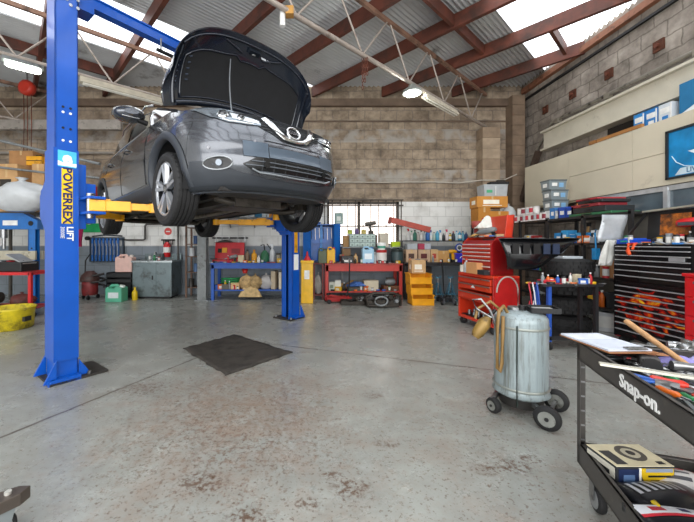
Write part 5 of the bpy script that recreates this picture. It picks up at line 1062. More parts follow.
o=thing('cable_reel','blue and white round cable reel hung at back of dark workbench','reel',(gxp(455,8.3),8.05,DH+.22)); m=MB(); m.tube([(.09*math.cos(a),0,.12+.09*math.sin(a)) for a in [i*PI/8 for i in range(16)]],.018,M('#26479b',.4),6,closed=True); m.tube([(.06*math.cos(a),0,.12+.06*math.sin(a)) for a in [i*PI/8 for i in range(16)]],.012,WHITE,6,closed=True); m.bb(-.02,.02,0,.02,-.22,.1,DARK); m.build('spool',o)
o=thing('plastic_tub','violet blue plastic storage tub on dark workbench beside red tool chest','tub',(gxp(462,7.95),7.98,DH)); m=MB(); m.box((0,0,.1),(.34,.24,.2),M('#3630b8',.3,coat=.3),taper=1.12); m.bb(-.2,.2,-.14,.14,.19,.215,M('#4a44cc',.3)); m.build('body',o,bevel=.01); m=MB(); m.tube([(-.1,-.15,.1),(-.08,-.17,.14),(.08,-.17,.14),(.1,-.15,.1)],.01,WHITE); m.build('handle',o)
carton((gxp(465,8.2),8.2,DH+.001),.4,.16,.30,'#c08a52','long cardboard box behind the violet tub',print_=None)
# red rail across
o=thing('steel_rail','rust red steel box rail lying sloped over the bench clutter before window','rail'); m=MB(); m.bar(W(389,219.5,8.05),W(430,230,7.95),.1,.13,M('#a33e2c',.5,.1,dirt=.25)); m.build('beam',o); m=MB(); m.bar(W(388.5,220.5,8.02),W(391,221,8.0),.15,.15,M('#7d2c20',.5)); m.build('end_plate',o)
# under dark bench
def ybin(p,label,z):
    o=thing('storage_bin',label,'bin',(p[0],p[1],z),0,'yellow bins'); Yb=M('#eda313',.4,0,.08); w,d,h=.46,.36,.22
    m=MB(); m.bb(-w/2,w/2,-d/2,d/2,0,.02,Yb); m.bb(-w/2,-w/2+.015,-d/2,d/2,.0,h,Yb); m.bb(w/2-.015,w/2,-d/2,d/2,.0,h,Yb); m.bb(-w/2,w/2,d/2-.015,d/2,0,h,Yb)
    m.prism([(-d/2-.03,h*.55),(-d/2,0),(-d/2+.015,0),(-d/2-.01,h*.55)],-w/2,w/2,Yb,TR((0,0,0),rz=R(90),rx=0)@TR((0,0,0),rx=R(90))@Matrix.Identity(4)) if False else m.bb(-w/2,w/2,-d/2-.01,-d/2+.01,0,h*.6,Yb)
    m.build('body',o,bevel=.004); m=MB(); m.bb(-w/2-.012,w/2+.012,-d/2-.02,-d/2-.005,h*.55,h*.64,Yb); m.bb(-w/2-.015,-w/2,-d/2,d/2,h-.02,h,Yb); m.bb(w/2,w/2+.015,-d/2,d/2,h-.02,h,Yb); m.build('rim',o); return o
Y=7.15; xb=X_(421,Y)
ybin((xb+.02,Y+.1),'bright yellow open fronted bin on floor, bottom of the stack',0.0); ybin((xb,Y+.14),'bright yellow open fronted bin in middle of the stack by dark bench',.222); ybin((xb-.01,Y+.16),'bright yellow open fronted bin on top of the stack under a carton',.444)
carton((xb-.03,Y+.18,.668),.3,.26,.28,'#c9a274','brown carton on top of the stacked yellow bins',print_='#efe6d6')
def jstand(px,Y,label):
    o=thing('axle_stand',label,'axle stand',(X_(px,Y),Y,0),0,None); JS=M('#4f7f96',.4,.4,dirt=.3); m=MB()
    for a in (45,135,225,315): m.bar((.15*math.cos(R(a)),.13*math.sin(R(a)),.01),(.025*math.cos(R(a)),.025*math.sin(R(a)),.42),.03,.012,JS)
    m.build('leg_frame',o); m=MB(); m.bb(-.1,.1,-.1,.1,.16,.18,JS); m.cyl((0,0,.3),(0,0,.52),.022,STEEL); m.build('post',o); m=MB(); m.prism([(-.05,.52),(.05,.52),(.06,.58),(.03,.55),(-.03,.55),(-.06,.58)],-.02,.02,JS,TR((0,0,0),rx=R(90))); m.build('saddle',o)
jstand(438,7.6,'blue grey axle stand under dark bench next to the yellow bins'); jstand(450.5,7.6,'blue grey axle stand under dark bench next to the red tool chest')
jack(446,7.35,'low grey trolley jack on floor in front of axle stands',1.4,'#4a4b50')
carton((X_(424,7.9),8.1,0),.4,.3,.75,'#34302d','dark box standing behind the yellow bins under dark bench',tape=False)
# ================================================================ RED TOOL CHEST
RC=M('#c9341a',.35,0,.06,coat=.4); RC2=M('#9c1618',.35,0,.06,coat=.4)
ang=R(-81); A_=Vector((2.45,5.58,0)); ax=Vector((math.cos(ang),math.sin(ang),0)); ay=Vector((-math.sin(ang),math.cos(ang),0)); CW,CD=.84,.44
ctr=A_+ax*CW/2+ay*CD/2
o=thing('tool_chest','orange red roller tool chest with open lid, heaped with tools, right of dark bench','tool chest',ctr,ang)
m=MB(); m.bb(-CW/2,CW/2,-CD/2+.02,CD/2,.80,.845,RC); m.bb(-CW/2,-CW/2+.03,-CD/2+.02,CD/2,.13,.82,RC); m.bb(CW/2-.03,CW/2,-CD/2+.02,CD/2,.13,.82,RC2); m.bb(-CW/2,CW/2,CD/2-.02,CD/2,.13,.82,RC); m.bb(-CW/2,CW/2,-CD/2+.02,CD/2,.11,.16,RC); m.bb(-CW/2,CW/2,-CD/2+.03,CD/2,.42,.44,RC); m.build('cabinet',o,bevel=.004)
def drawer(o,x0,x1,y,z0,z1,c,pull=STEEL):
    m=MB(); m.bb(x0,x1,y,y+.03,z0,z1,c); d=m.build('drawer',o,bevel=.003); m=MB(); m.bb(x0+.01,x1-.01,y-.018,y,z1-.022,z1-.006,pull); m.build('handle',d); return d
drawer(o,-CW/2+.04,CW/2-.04,-CD/2,.70,.79,RC); d=drawer(o,-CW/2+.04,CW/2-.04,-CD/2,.60,.69,RC); drawer(o,-CW/2+.04,CW/2-.04,-CD/2,.45,.56,RC)
m=MB(); m.prism([(-.05,0),(.05,0),(0,.05)],0,.003,WHITE,TR((0,-CD/2-.004,.63),rx=R(90))); m.build('badge',d)
T0=.9; tw,td=.70,.36; x0,x1=-CW/2+.02,-CW/2+.02+tw; yb=CD/2-td
m=MB(); m.prism([(yb,.85),(yb,1.30),(yb+.10,1.41),(CD/2,1.41),(CD/2,.85)],x0,x0+.02,RC,Matrix(((0,0,1,0),(1,0,0,0),(0,1,0,0),(0,0,0,1)))); m.prism([(yb,.85),(yb,1.30),(yb+.10,1.41),(CD/2,1.41),(CD/2,.85)],x1-.02,x1,RC2,Matrix(((0,0,1,0),(1,0,0,0),(0,1,0,0),(0,0,0,1))))
m.bb(x0,x1,yb+.03,CD/2,.85,1.36,RC2); m.build('top_chest',o)
for z0,z1,c in ((1.26,1.31,RC),(1.20,1.25,RC),(1.14,1.19,RC),(1.08,1.13,RC),(.99,1.07,RC2),(.93,.98,RC2),(.86,.92,RC2)): drawer(o,x0+.02,x1-.02,yb,z0,z1,c,M('#e3e0dc',.3,.5))
m=MB(); m.box((x0+tw/2,CD/2-.01,1.56),(tw,.025,.36),M('#c23c24',.4,0,.08,coat=.2),rx=-.12); m.box((x1-.01,CD/2-.06,1.56),(.02,.12,.34),RC,rx=-.12); m.build('lid',o,bevel=.004)
for x in (-CW/2+.06,CW/2-.06):
    for y in (-CD/2+.08,CD/2-.05): m=MB(); m.cyl((x-.02,y,.055),(x+.02,y,.055),.055,RUB,n=16); m.bar((x,y,.05),(x,y,.12),.05,.04,STEEL); m.build('castor',o)
m=MB(); m.tube([(CW/2+.03,-.17+.17*(1-math.cos(a)),.62+.22*math.sin(a)) for a in [PI*i/12 for i in range(13)]]+[(CW/2+.03,.17,.4),(CW/2+.03,.16,.25)],.011,M('#a8a39c',.5),6); m.build('hose',o)
m=MB(); m.prism([(-CD/2+.03,.15),(-CD/2+.03,.72),(-.12,.84),(.12,.84),(CD/2-.02,.72),(CD/2-.02,.15)],CW/2+.001,CW/2+.022,M('#b01c1c',.25,0,.15,6,coat=.5,dirt=.1),Matrix(((0,0,1,0),(1,0,0,0),(0,1,0,0),(0,0,0,1)))); m.build('side_panel',o)
def tcl(lx,ly,z): q=ctr+ax*lx+ay*ly; return Vector((q.x,q.y,z))
# items on the lower chest ledge and on top
carton(tcl(-.02,-.17,.848),.26,.14,.17,'#c88d5a','small orange brown box on ledge of red tool chest',rz=ang,tape=False,name='parts_box')
carton(tcl(.16,-.17,.848),.22,.12,.07,'#242528','black flat case on ledge of red tool chest',rz=ang,tape=False,name='tool_case')
bottle(tcl(-.24,-.17,.848),.04,.22,'#b9bec2','#c23a2a','clear bottle with red cap on ledge of red tool chest')
can(tcl(-.36,-.16,.848),.04,.11,'#d8cfc2',None,'small white pot on ledge at left of red tool chest')
TZ=1.412
cloth('work_gloves',*tcl(-.2,.05,TZ),.34,.24,.07,M('#b48a4e',.8,0,.3,10),'tan work gloves heaped on top of red tool chest','gloves',seed=31)
cloth('white_rag',*tcl(-.22,.14,TZ+.12),.3,.16,.16,M('#d9dad2',.7),'crumpled white rag standing behind tan gloves on red tool chest','rag',seed=32)
o=thing('spray_gun_cup','dusky red cup pot at left end of red tool chest top','pot',tcl(-.36,.1,TZ+.01)); m=MB(); m.lathe([(0,.05),(.5,.045),(.6,.08),(1,.085),(1,.07)],M('#8d3a30',.5,0,.2,dirt=.3),(0,0,0),(0,0,.26),14); m.build('body',o); o.name='paint_pot'
o=thing('air_gun','jumble of black and chrome air tool on red tool chest top','air tool',tcl(.02,.02,TZ),ang+.4); m=MB(); m.lathe([(0,.03),(.2,.05),(.8,.045),(1,.03)],GREY,(-.16,0,.07),(.12,0,.12),12); m.bar((.06,0,.08),(.14,-.02,.0),.04,.04,DARK); m.build('body',o); m=MB(); m.cyl((-.16,0,.07),(-.24,0,.05),.015,STEEL); m.build('chuck',o)
spanner(tcl(.14,-.02,TZ+.0),.3,ang+.7,'long spanner at right end of red tool chest top'); driver(tcl(.2,.06,TZ),.28,ang-.3,'#1b1b1d','black screwdriver beside air tool on red tool chest'); ratchet(tcl(.0,-.1,TZ),.28,ang+.1,'ratchet lying along front edge of red tool chest top')
carton(tcl(.16,.1,TZ),.2,.1,.04,'#c8a77a','thin cream card packet on red tool chest top',rz=ang+.2,tape=False,name='packet')
# red shelf contents: sockets in chest bottom
o=thing('socket_tray','tray of loose grey sockets in bottom bay of red tool chest','socket tray',tcl(-.05,-.06,.162),ang); m=MB(); m.bb(-.3,.3,-.12,.12,0,.012,DARK); m.build('tray',o)
for i in range(10): m=MB(); x=-.26+.058*i; m.cyl((x,-.05*(i%2),.012),(x,-.05*(i%2),.06+.02*(i%3)),.022,STEEL,n=10); m.build('socket',o)
spanner(tcl(-.02,-.12,.445),.5,ang+.06,'long bar lying in upper bay of the red tool chest'); 
# ================================================================ BACK CORNER RACK WITH CARTONS
RK=M('#2e2d2e',.5,.3,dirt=.3,dirtcol='#5b4a3c')
def rack(label,x0,x1,y0,y1,zs,ztop):
    o=thing('shelving_rack',label,'rack',((x0+x1)/2,(y0+y1)/2,0)); w=(x1-x0)/2; d=(y1-y0)/2
    ys=[-d+.02,d-.02] if d<1 else [-d+.02,-d/3,d/3,d-.02]
    for sx in (-1,1):
        for y in ys: m=MB(); m.bb(sx*(w-.02)-.02,sx*(w-.02)+.02,y-.025,y+.025,0,ztop,RK); m.build('post',o)
    for z in zs: m=MB(); m.bb(-w,w,-d,d,z-.035,z,RK); m.build('shelf',o)
    return o
rack('dark back corner rack holding orange cartons behind red tool chest',3.72,4.28,7.05,7.75,(.3,.85,1.35,1.72),1.75)
Zc=1.722
def ct(px0,px1,y0,y1,Y,d,c,l,g=None,**k):
    z1=Z_(y0,Y); z0=Z_(y1,Y); return carton((X_((px0+px1)/2,Y),Y+d/2,max(z0,Zc)),(px1-px0)/F*Y,d,z1-max(z0,Zc),c,l,g,**k)
carton((X_(484,7.2),7.35,Zc),.26,.34,.36,'#b5782c','orange brown carton lower left of the corner pile',"orange cartons",print_=None)
carton((X_(499,7.2),7.35,Zc),.40,.34,.28,'#bd7d2e','orange brown carton lower right of the corner pile',"orange cartons")
carton((X_(492,7.2),7.35,Zc+.362),.66,.34,.24,'#c4863a','wide orange brown carton with white label, topmost of corner pile',"orange cartons",print_='#eee8d8')
o=thing('plastic_bin','grey plastic bin with green label on top of the orange cartons','bin',(X_(494,7.3),7.38,Zc+.604)); m=MB(); m.box((0,0,.13),(.48,.3,.26),M('#a9adb0',.35,0,.1),taper=1.08); m.build('body',o,bevel=.006); m=MB(); m.bb(-.2,-.08,-.166,-.15,.08,.14,M('#46a071',.4)); m.bb(-.01,.0,-.165,-.15,.02,.22,WHITE); m.build('paper_label',o)
o=thing('machine_part','small dark machine part on top of grey plastic bin','machine part',(X_(500,7.3),7.38,Zc+.866)); m=MB(); m.box((0,0,.04),(.4,.16,.06),DARK); m.box((.06,0,.09),(.16,.1,.05),GREASE); m.build('body',o)
lump('clear_bag',(X_(513,7.3)-.06,7.36,Zc),.24,.26,.46,M('#b6bbbd',.25,0,.12,9,bump=.4),'crumpled clear plastic bag right of the orange cartons','bag',14)
for i,z in enumerate((.3,.85,1.35)):
    carton((3.98,7.35,z),.44,.4,.34,['#3a3531','#5d4632','#2f3338'][i],['dark box low on the back corner rack','brown box on second shelf of back corner rack','charcoal box on third shelf of back corner rack'][i],tape=False)
# ================================================================ RIGHT WALL RACK
rx0,rx1=4.36,4.94; ry0,ry1=4.55,7.0; S1,S2,S3,S4=1.755,1.32,.80,.36
rack('long black rack along right wall, loaded with boxes and grey bins',rx0,rx1,ry0,ry1,(S4,S3,S2,S1),1.78)
def on(px,x=4.5): Y=x*F/(px-CX); return Y        # depth along the rack for a column of the photograph
# grey bins stacked
Yb=6.25; GB=M('#7c878b',.4,0,.08)
def gbin(z,dx,w,label):
    o=thing('storage_bin',label,'bin',(4.56+dx,Yb,z),0,'grey lidded bins'); m=MB(); m.box((0,0,.08),(w,.22,.16),GB,taper=1.1); m.build('body',o,bevel=.006)
    m=MB(); m.bb(-w*.56,w*.56,-.13,.13,.155,.18,M('#5f686b',.4)); m.build('lid',o,bevel=.004); m=MB(); m.box((-w*.22,-.121,.09),(.09,.008,.06),WHITE,rx=.07); m.box((w*.2,-.121,.08),(.08,.008,.08),M('#7aa8cc',.4),rx=.07); m.box((-w*.54,0,.08),(.008,.1,.07),WHITE); m.build('paper_label',o)
gbin(S1,0,.28,'grey lidded bin at bottom of the stack of four on right rack'); gbin(S1+.183,.02,.28,'grey lidded bin second up in the stack on right rack'); gbin(S1+.366,.01,.29,'grey lidded bin third up in the stack on right rack'); gbin(S1+.549,-.02,.29,'grey lidded bin topmost of the stack on right rack, with blue label')
# rolls / white tins in front
rnd=random.Random(5); k=0
for row,(zz,n,p0,p1) in enumerate(((S1,11,517,545),(S1+.145,5,520,536))):
    for i in range(n):
        px=p0+(p1-p0)*i/(n-1); Y=on(px,4.42); can((4.43+.0*row,Y,zz),.058,.14,'#d8d4d2',['#c43a48','#e8e4e0','#8d3340','#b8c0c4'][(i+row)%4],'white tin with %s band, %s in %s row on top rack shelf'%(['red','plain','maroon','grey'][(i+row)%4],ORD[i],['lower','upper'][row]),'white tins on the top rack shelf',name='paint_tin',cat='tin')
for i,(px,c,l,w_,h_) in enumerate(((549,'#d9dadb','white box left of blue packs on top rack shelf',.12,.16),(554,'#3a78b8','mid blue pack on top rack shelf before the grey bins',.14,.2),(558.5,'#c9cdd0','pale pack between two blue packs on top rack shelf',.1,.14),(563.5,'#2a52b0','deep blue pack at right of grey bins on top rack shelf',.2,.19),(571,'#2348a8','royal blue and white pack on top rack shelf',.18,.17),(577,'#b83640','red and white pack nearest blue ones on top rack shelf',.18,.18),(582.5,'#c5424a','red and white pack by the black cases on top rack shelf',.18,.16))):
    Y=on(px,4.43); carton((4.46,Y,S1),.12,w_,h_,c,l,'packs on the top rack shelf',tape=False,name='parts_box',print_='#e9e9e6')
# red/black cases
CS=[(600,.8,.04,'#2f6b46','flat green board under the black cases on the rack'),(600,.62,.09,'#23262a','black flat case, lowest of pile on top rack shelf'),(597,.5,.05,'#8d2830','dark red flat case, middle of pile on top rack shelf'),(601,.46,.05,'#232528','black flat case, second from top of pile on rack'),(598,.42,.03,'#a83038','bright red flat case topmost of pile on rack')]
zz=S1+.03
b=MB(); b.bb(4.37,4.93,4.56,5.6,S1,S1+.03,M('#3f7a52',.5)); 
zz=S1; 
for px,w_,h_,c,l in CS:
    Y=on(px,4.55); o=thing('flat_case',l,'case',(4.6,Y+.02,zz+.001),0,'flat cases on the rack'); m=MB(); m.bb(-.22,.22,-w_/2,w_/2,0,h_,mm(c)); m.build('body',o,bevel=.01); m=MB(); m.bb(-.235,-.22,-.07,.07,h_*.3,h_*.6,DARK); m.build('handle',o); zz+=h_+.002
carton((4.44,on(587,4.45),S1+.0),.1,.28,.22,'#c07a3a','orange carton left of black flat cases on rack',tape=False)
# second shelf
for i,(px,c,l,w_,h_) in enumerate(((523,'#9c9a92','beige tin box far left on second rack shelf',.22,.12),(529,'#b8bcbd','pale box by red lid on second rack shelf',.2,.16),(534,'#a62f2f','small red box on second rack shelf',.1,.15),(540,'#c9c9c6','white flat box on second rack shelf',.2,.1),(552,'#c3c8cc','white packet on second rack shelf before blue ones',.18,.08),(560,'#2f86c4','bright blue box on second rack shelf, leftmost blue',.2,.18),(566,'#3b9ad4','sky blue box on second rack shelf, middle',.16,.22),(574,'#2c7fbe','blue box with white band on second rack shelf',.2,.14),(581,'#4aa3d8','pale blue box on second rack shelf',.16,.17),(590,'#2b86c8','wide blue box right on second rack shelf',.22,.16),(597,'#c6ced2','white box at right on second rack shelf',.16,.2))):
    Y=min(on(px,4.45),6.9); carton((4.5,Y,S2),.16,w_,h_,c,l,'boxes on the second rack shelf',tape=False,name='parts_box',print_='#eef0f0' if i>4 else None)
o=thing('cleaning_brush','wooden brush standing among blue boxes on second rack shelf','brush',(4.55,on(586,4.55),S2)); m=MB(); m.bar((0,0,0),(0,-.05,.3),.03,.02,M('#b08a5a',.6)); m.box((0,-.055,.3),(.05,.04,.06),DARK); m.build('handle',o)
# lower shelves
for i,(px,z,c,l,w_,h_) in enumerate(((596,S3,'#4b8f93','teal box on third rack shelf',.16,.12),(601,S3,'#3c3f42','charcoal box on third rack shelf',.2,.2),(610,S3,'#a87850','tan clipboard box on third rack shelf',.12,.3),(596,S4,'#c2202c','bright red box left on lowest rack shelf',.24,.2),(606,S4,'#b81c26','bright red box right on lowest rack shelf',.24,.17),(612,S4,'#292b2e','black box right on lowest rack shelf',.14,.22))):
    Y=max(on(px,4.5),4.7); carton((4.5,Y,z),.2,w_,h_,c,l,'boxes low on the right rack',tape=False,name='parts_box')
for i,(y,c,l) in enumerate(((4.75,'#a82a30','red lidded paint pail on floor under right rack'),(5.1,'#c9ccce','white paint pail on floor under right rack'))): can((4.5,y,0),.14,.28,c,'#d8d8d4',l,name='paint_pail',cat='pail',handle=True)
o=thing('blue_bracket','bright blue hanging plastic gauge on the black rack post','gauge',(4.33,on(594,4.3)-.0,1.12)); m=MB(); m.bb(-.03,.03,-.04,.04,-.05,.12,M('#1f8fd0',.3)); m.tube([(0,0,.12),(0,.02,.35),(0,0,.4)],.012,M('#1f8fd0',.3)); m.tube([(0,0,-.05),(-.01,.04,-.15),(.0,.1,-.1)],.01,DARK); m.build('body',o); o.name='tyre_gauge'
# ---------------- tyres
def tyre(loc,label,R0=.312,w=.27):
    o=thing('tyre',label,'tyre',loc,random.Random(loc[2]).random()*3,'stacked off road tyres'); n=64; q_=R0/.37; prof=[(z_,r_*q_) for z_,r_ in [(.02,.20),(.0,.235),(.012,.29),(.04,.335),(.07,.36),(.10,.37),(w-.10,.37),(w-.07,.36),(w-.04,.335),(w-.012,.29),(w,.235),(w-.02,.20)]]
    vs=[];fs=[]
    for z,r in prof+[(w-.03,.215*q_),(.03,.215*q_)]:
        for i in range(n): a=2*PI*i/n; vs.append(Vector((r*math.cos(a),r*math.sin(a),z)))
    P_n=len(prof)+2
    for k in range(P_n):
        for i in range(n): j=(i+1)%n; k2=(k+1)%P_n; fs.append((k*n+i,k*n+j,k2*n+j,k2*n+i))
    m=MB(); m.add(vs,fs,RUB,False); m.build('carcass',o); m=MB()
    for i in range(44):
        a=2*PI*i/44
        for z,dz,da in ((.065,.05,.03),(.115,.04,-.04),(.16,.04,.04),(.205,.05,-.03)): q=a+(da if i%2 else 0); m.box(((R0+.004-(.014 if z<.09 or z>.19 else 0))*math.cos(q),(R0+.004-(.014 if z<.09 or z>.19 else 0))*math.sin(q),z),(.018,.036,dz),RUB,rz=q)
    m.build('tread',o); return o
tx,ty=3.79,4.99
for i,l in enumerate(('chunky black tyre on floor at bottom of the stack of four','second tyre up in the stack of four behind tool cart','third tyre up in the stack of four, level with tool cart top','topmost tyre of the stack of four beneath the black bumper')): 
    tyre((tx+.012*(i%2),ty-.01*i,i*.275),l)
# bumper cover laid on tyres & chest
o=thing('bumper_cover','black plastic car bumper cover propped before topmost tyre beside red chest','bumper',(0,0,0)); BP=M('#101114',.22,0,.1,coat=.5)
zb_=lambda t: ip([(0,.95),(.35,.96),(.65,1.13),(1,1.355)],t); xb_=lambda t: 2.64+1.08*t; yb_=lambda t: 4.64-.10*math.sin(PI*t)**.7
rows=[[Vector((xb_(t)+.12*(1-k/6)*(1-t),yb_(t)+(.05-.07*math.sin(PI*k/6)),zb_(t)+(1.385-zb_(t))*k/6)) for k in range(7)] for t in yr(0,1,24)]
m=MB(); m.slab(rows,.012,BP,(0,1,0)); m.build('shell',o)
m=MB(); m.slab([[Vector((xb_(t),yb_(t)+dy,1.387+.004*math.sin(9*t))) for dy in (-.03,.02,.06)] for t in yr(0,1,20)],.012,M('#26282b',.4,.1,coat=.3)); m.build('top_flange',o)
m=MB()
for k in range(5): t=.14+.12*k; m.box((xb_(t),yb_(t)-.04,1.24),(.09,.012,.14),M('#1c2a44' if k>2 else '#08080a',.6))
m.build('grille_opening',o)
carton((3.86,5.02,1.082),.3,.2,.04,'#c6ced4','pale paper pad lying on the topmost tyre',tape=False,name='paper_pad')
# ---------------- tool cart in front of tyres
cx0,cx1,cy0,cy1=2.86,3.60,4.12,4.42; CZ=Z_(283,4.2)
o=thing('tool_cart','slim black tool cart with blue legs standing before tyre stack','cart',((cx0+cx1)/2,(cy0+cy1)/2,0)); w_,d_=(cx1-cx0)/2,(cy1-cy0)/2; CB_=M('#232427',.5,.2,dirt=.2)
m=MB(); m.bb(-w_,w_,-d_,d_,CZ-.035,CZ-.02,CB_); m.bb(-w_,w_,-d_-.01,-d_,CZ-.035,CZ-.005,CB_); m.bb(-w_,w_,d_,d_+.01,CZ-.035,CZ-.005,CB_); m.bb(-w_-.01,-w_,-d_,d_,CZ-.035,CZ-.005,CB_); m.bb(w_,w_+.01,-d_,d_,CZ-.035,CZ-.005,CB_); m.build('tray',o)
BL=M('#1a4aa0',.4,0,.1)
for sx in (-1,1):
    for sy in (-1,1): m=MB(); x=sx*(w_-.06) if sx>0 else -w_+.10; m.bar((x,sy*(d_-.03),.1),(x,sy*(d_-.03),CZ-.03),.04,.04,BL if sx<0 else CB_); m.build('leg',o); m=MB(); m.cyl((x-.015,sy*(d_-.03),.05),(x+.015,sy*(d_-.03),.05),.05,RUB,n=14); m.build('castor',o)
m=MB(); m.bb(-w_+.05,w_-.05,-d_+.01,-d_+.05,.12,.16,CB_); m.bb(-w_+.05,w_-.05,d_-.05,d_-.01,.12,.16,CB_); m.bb(-w_+.05,w_-.05,-d_,d_,.16,.17,CB_); m.build('base_rail',o)
CT=CZ-.019
def oc(px,Y): return X_(px,Y)
carton((oc(551,4.25),4.3,CT),.2,.13,.05,'#c22636','red flat tool tray at middle of slim black cart',tape=False,name='tool_tray',print_='#d8a020')
carton((oc(560,4.4),4.42,CT),.26,.05,.05,'#9c1b2a','narrow dark red tray behind the red one on slim cart',tape=False,name='tool_tray')
for i,(px,Y,c,a,l) in enumerate(((532,4.3,'#c59a22',.3,'yellow handled screwdriver left on slim cart'),(538,4.22,'#a8282c',-.4,'red handled screwdriver left on slim cart'),(541,4.4,'#1d1d20',.8,'black handled screwdriver at back of slim cart'),(567,4.25,'#2f7a48',.5,'green handled screwdriver right of red tray on slim cart'),(574,4.3,'#d8c6a4',-.2,'cream handled screwdriver right on slim cart'),(588,4.25,'#285a38',.1,'dark green handled screwdriver at right end of slim cart'))): driver((oc(px,Y),Y,CT),.2,a,c,l,'screwdrivers on the slim cart')
for i,(px,Y,a,l) in enumerate(((546,4.2,.1,'spanner at front edge of slim cart, left'),(570,4.2,-.1,'spanner at front edge of slim cart, middle'),(583,4.35,.2,'spanner at right of slim cart'),(596,4.25,.0,'spanner at far right end of slim cart'))): spanner((oc(px,Y),Y,CT),.18,a,l,group='spanners on the slim cart')
bottle((oc(571,4.35),4.36,CT),.02,.13,'#d9d8d2','#caa','small white tube standing on slim cart'); carton((oc(578,4.4),4.42,CT),.1,.05,.11,'#cfc4a9','little folded cream leaflet box on slim cart',tape=False,rz=.3,name='leaflet_box')
plier((oc(562,4.2),4.2,CT),.18,.4,'#a82a30','red handled pliers before red tray on slim cart')
cloth('dirty_rag',oc(580,4.4)-.02,4.3,CT,.12,.1,.04,M('#6c7b62',.8),'small grey green rag on slim cart','rag',seed=44)
for i,(px,z,c,l) in enumerate(((529,.45,'#b32a3c','red air line hanging at left of slim cart'),(533,.42,'#cfd2d4','white cable hanging at left of slim cart'),(537,.4,'#2c4fa4','blue air line hanging at left of slim cart'))):
    b=MB(); x=oc(px,4.08); b.tube([(x,4.09,CZ+.02),(x+.01,4.07,CZ-.1),(x+.05,4.08,z),(x+.02,4.09,z-.12),(x-.02,4.08,z-.02),(x,4.07,CZ-.2)],.008,mm(c),6); tag(b.build('air_line'),l,'hose')
# ================================================================ AIR TANK / OIL DRAINER
Yt=2.66; txx=X_(520.5,Yt); o=thing('waste_oil_drainer','grey streaked steel cylinder on wheels with tray on top, mid floor right','oil drainer',(txx,Yt,0)); r=.186
tm=bpy.data.materials.new('streaked_grey'); tm.use_nodes=True; nt=tm.node_tree; N=nt.nodes; L=nt.links; bs=N['Principled BSDF']; tc=N.new('ShaderNodeTexCoord'); mp=N.new('ShaderNodeMapping'); mp.inputs['Scale'].default_value=(16,16,1.2); L.new(tc.outputs['Object'],mp.inputs[0]); no=N.new('ShaderNodeTexNoise'); no.inputs['Scale'].default_value=1; no.inputs['Detail'].default_value=8; no.inputs['Roughness'].default_value=.7; L.new(mp.outputs[0],no.inputs['Vector'])
cr=N.new('ShaderNodeValToRGB'); cr.color_ramp.elements[0].position=.33; cr.color_ramp.elements[0].color=lin('#57564c'); cr.color_ramp.elements[1].position=.5; cr.color_ramp.elements[1].color=lin('#98a5a8'); e=cr.color_ramp.elements.new(.62); e.color=lin('#8b989c'); e=cr.color_ramp.elements.new(.72); e.color=lin('#5c5648'); L.new(no.outputs['Fac'],cr.inputs['Fac']); L.new(cr.outputs['Color'],bs.inputs['Base Color']); bs.inputs['Roughness'].default_value=.4; bs.inputs['Metallic'].default_value=.2
hb,ht=.115,.79
m=MB(); m.lathe([(0,.10),(.02,.16),(.06,.20),(.10,r),(.12,r),(.88,r),(.92,r*.985),(.955,r*.9),(.98,r*.7),(1,r*.3),(1.0,.001)],tm,(0,0,hb),(0,0,ht),40); m.build('tank',o)
m=MB(); m.lathe([(0,r+.003),(.5,r+.009),(1,r+.003)],M('#90958f',.4,.4,dirt=.3),(0,0,.66),(0,0,.68),40,caps=False); m.lathe([(0,r+.003),(.5,r+.012),(1,r+.003)],M('#90958f',.4,.4,dirt=.3),(0,0,.195),(0,0,.215),40,caps=False); m.build('weld_band',o)
m=MB(); m.lathe([(0,.15),(1,.16)],M('#23211f',.6),(0,0,.06),(0,0,.13),30); m.bar((-.25,-.05,.10),(0,.24,.10),.03,.03,STEEL); m.bar((0,-.27,.11),(.0,.22,.11),.03,.03,STEEL); m.build('undercarriage',o)
def twheel(x,y,rad,ang_,nm='wheel'):
    m=MB(); d=Vector((math.cos(ang_),math.sin(ang_),0)); c=Vector((x,y,rad)); m.lathe([(0,rad*.55),(.0,rad*.95),(.2,rad),(.8,rad),(1,rad*.95),(1,rad*.55)],RUB,c-d*.02,c+d*.02,26); w=m.build(nm,o)
    m=MB(); m.lathe([(0,rad*.62),(.5,rad*.5),(1,rad*.3)],M('#8d8f8a',.35,.5,dirt=.5),c-d*.028,c-d*.020,20); m.cyl(c-d*.034,c-d*.02,rad*.16,DARK); m.build('hub',w)
twheel(.0,-.30,.085,R(45)); twheel(.26,-.03,.085,R(45)); twheel(-.24,-.05,.058,R(20),'castor'); twheel(-.0,.24,.07,R(40),'castor')
m=MB(); m.bar((.02,-.28,.085),(.24,-.05,.085),.02,.02,STEEL); m.build('axle',o)
HS=M('#86683a',.55,0,.12)
m=MB(); m.tube([(-.12,-.03,.77),(-.17,-.06,.83),(-.215,-.08,.80),(-.235,-.09,.68),(-.24,-.1,.5),(-.235,-.09,.36),(-.215,-.09,.33),(-.205,-.1,.40),(-.20,-.1,.6),(-.19,-.09,.76)],.013,HS,8); m.tube([(-.15,0,.78),(-.25,-.02,.86),(-.34,.0,.80),(-.36,0,.72)],.011,HS,8); m.build('hose',o)
m=MB(); m.tube([(-.20,-.06,.62),(-.27,-.05,.80),(-.33,-.03,.88),(-.38,0,.87),(-.36,-.02,.80),(-.26,-.05,.74)],.009,STEEL,8); m.build('gun_handle',o)
m=MB(); m.lathe([(0,.03),(.2,.045),(.7,.05),(1,.02)],M('#8d7038',.45,.2,dirt=.5),(-.37,-.02,.58),(-.27,-.03,.74),14); m.cyl((-.27,-.03,.74),(-.22,-.04,.80),.014,DARK); m.build('suction_gun',o)
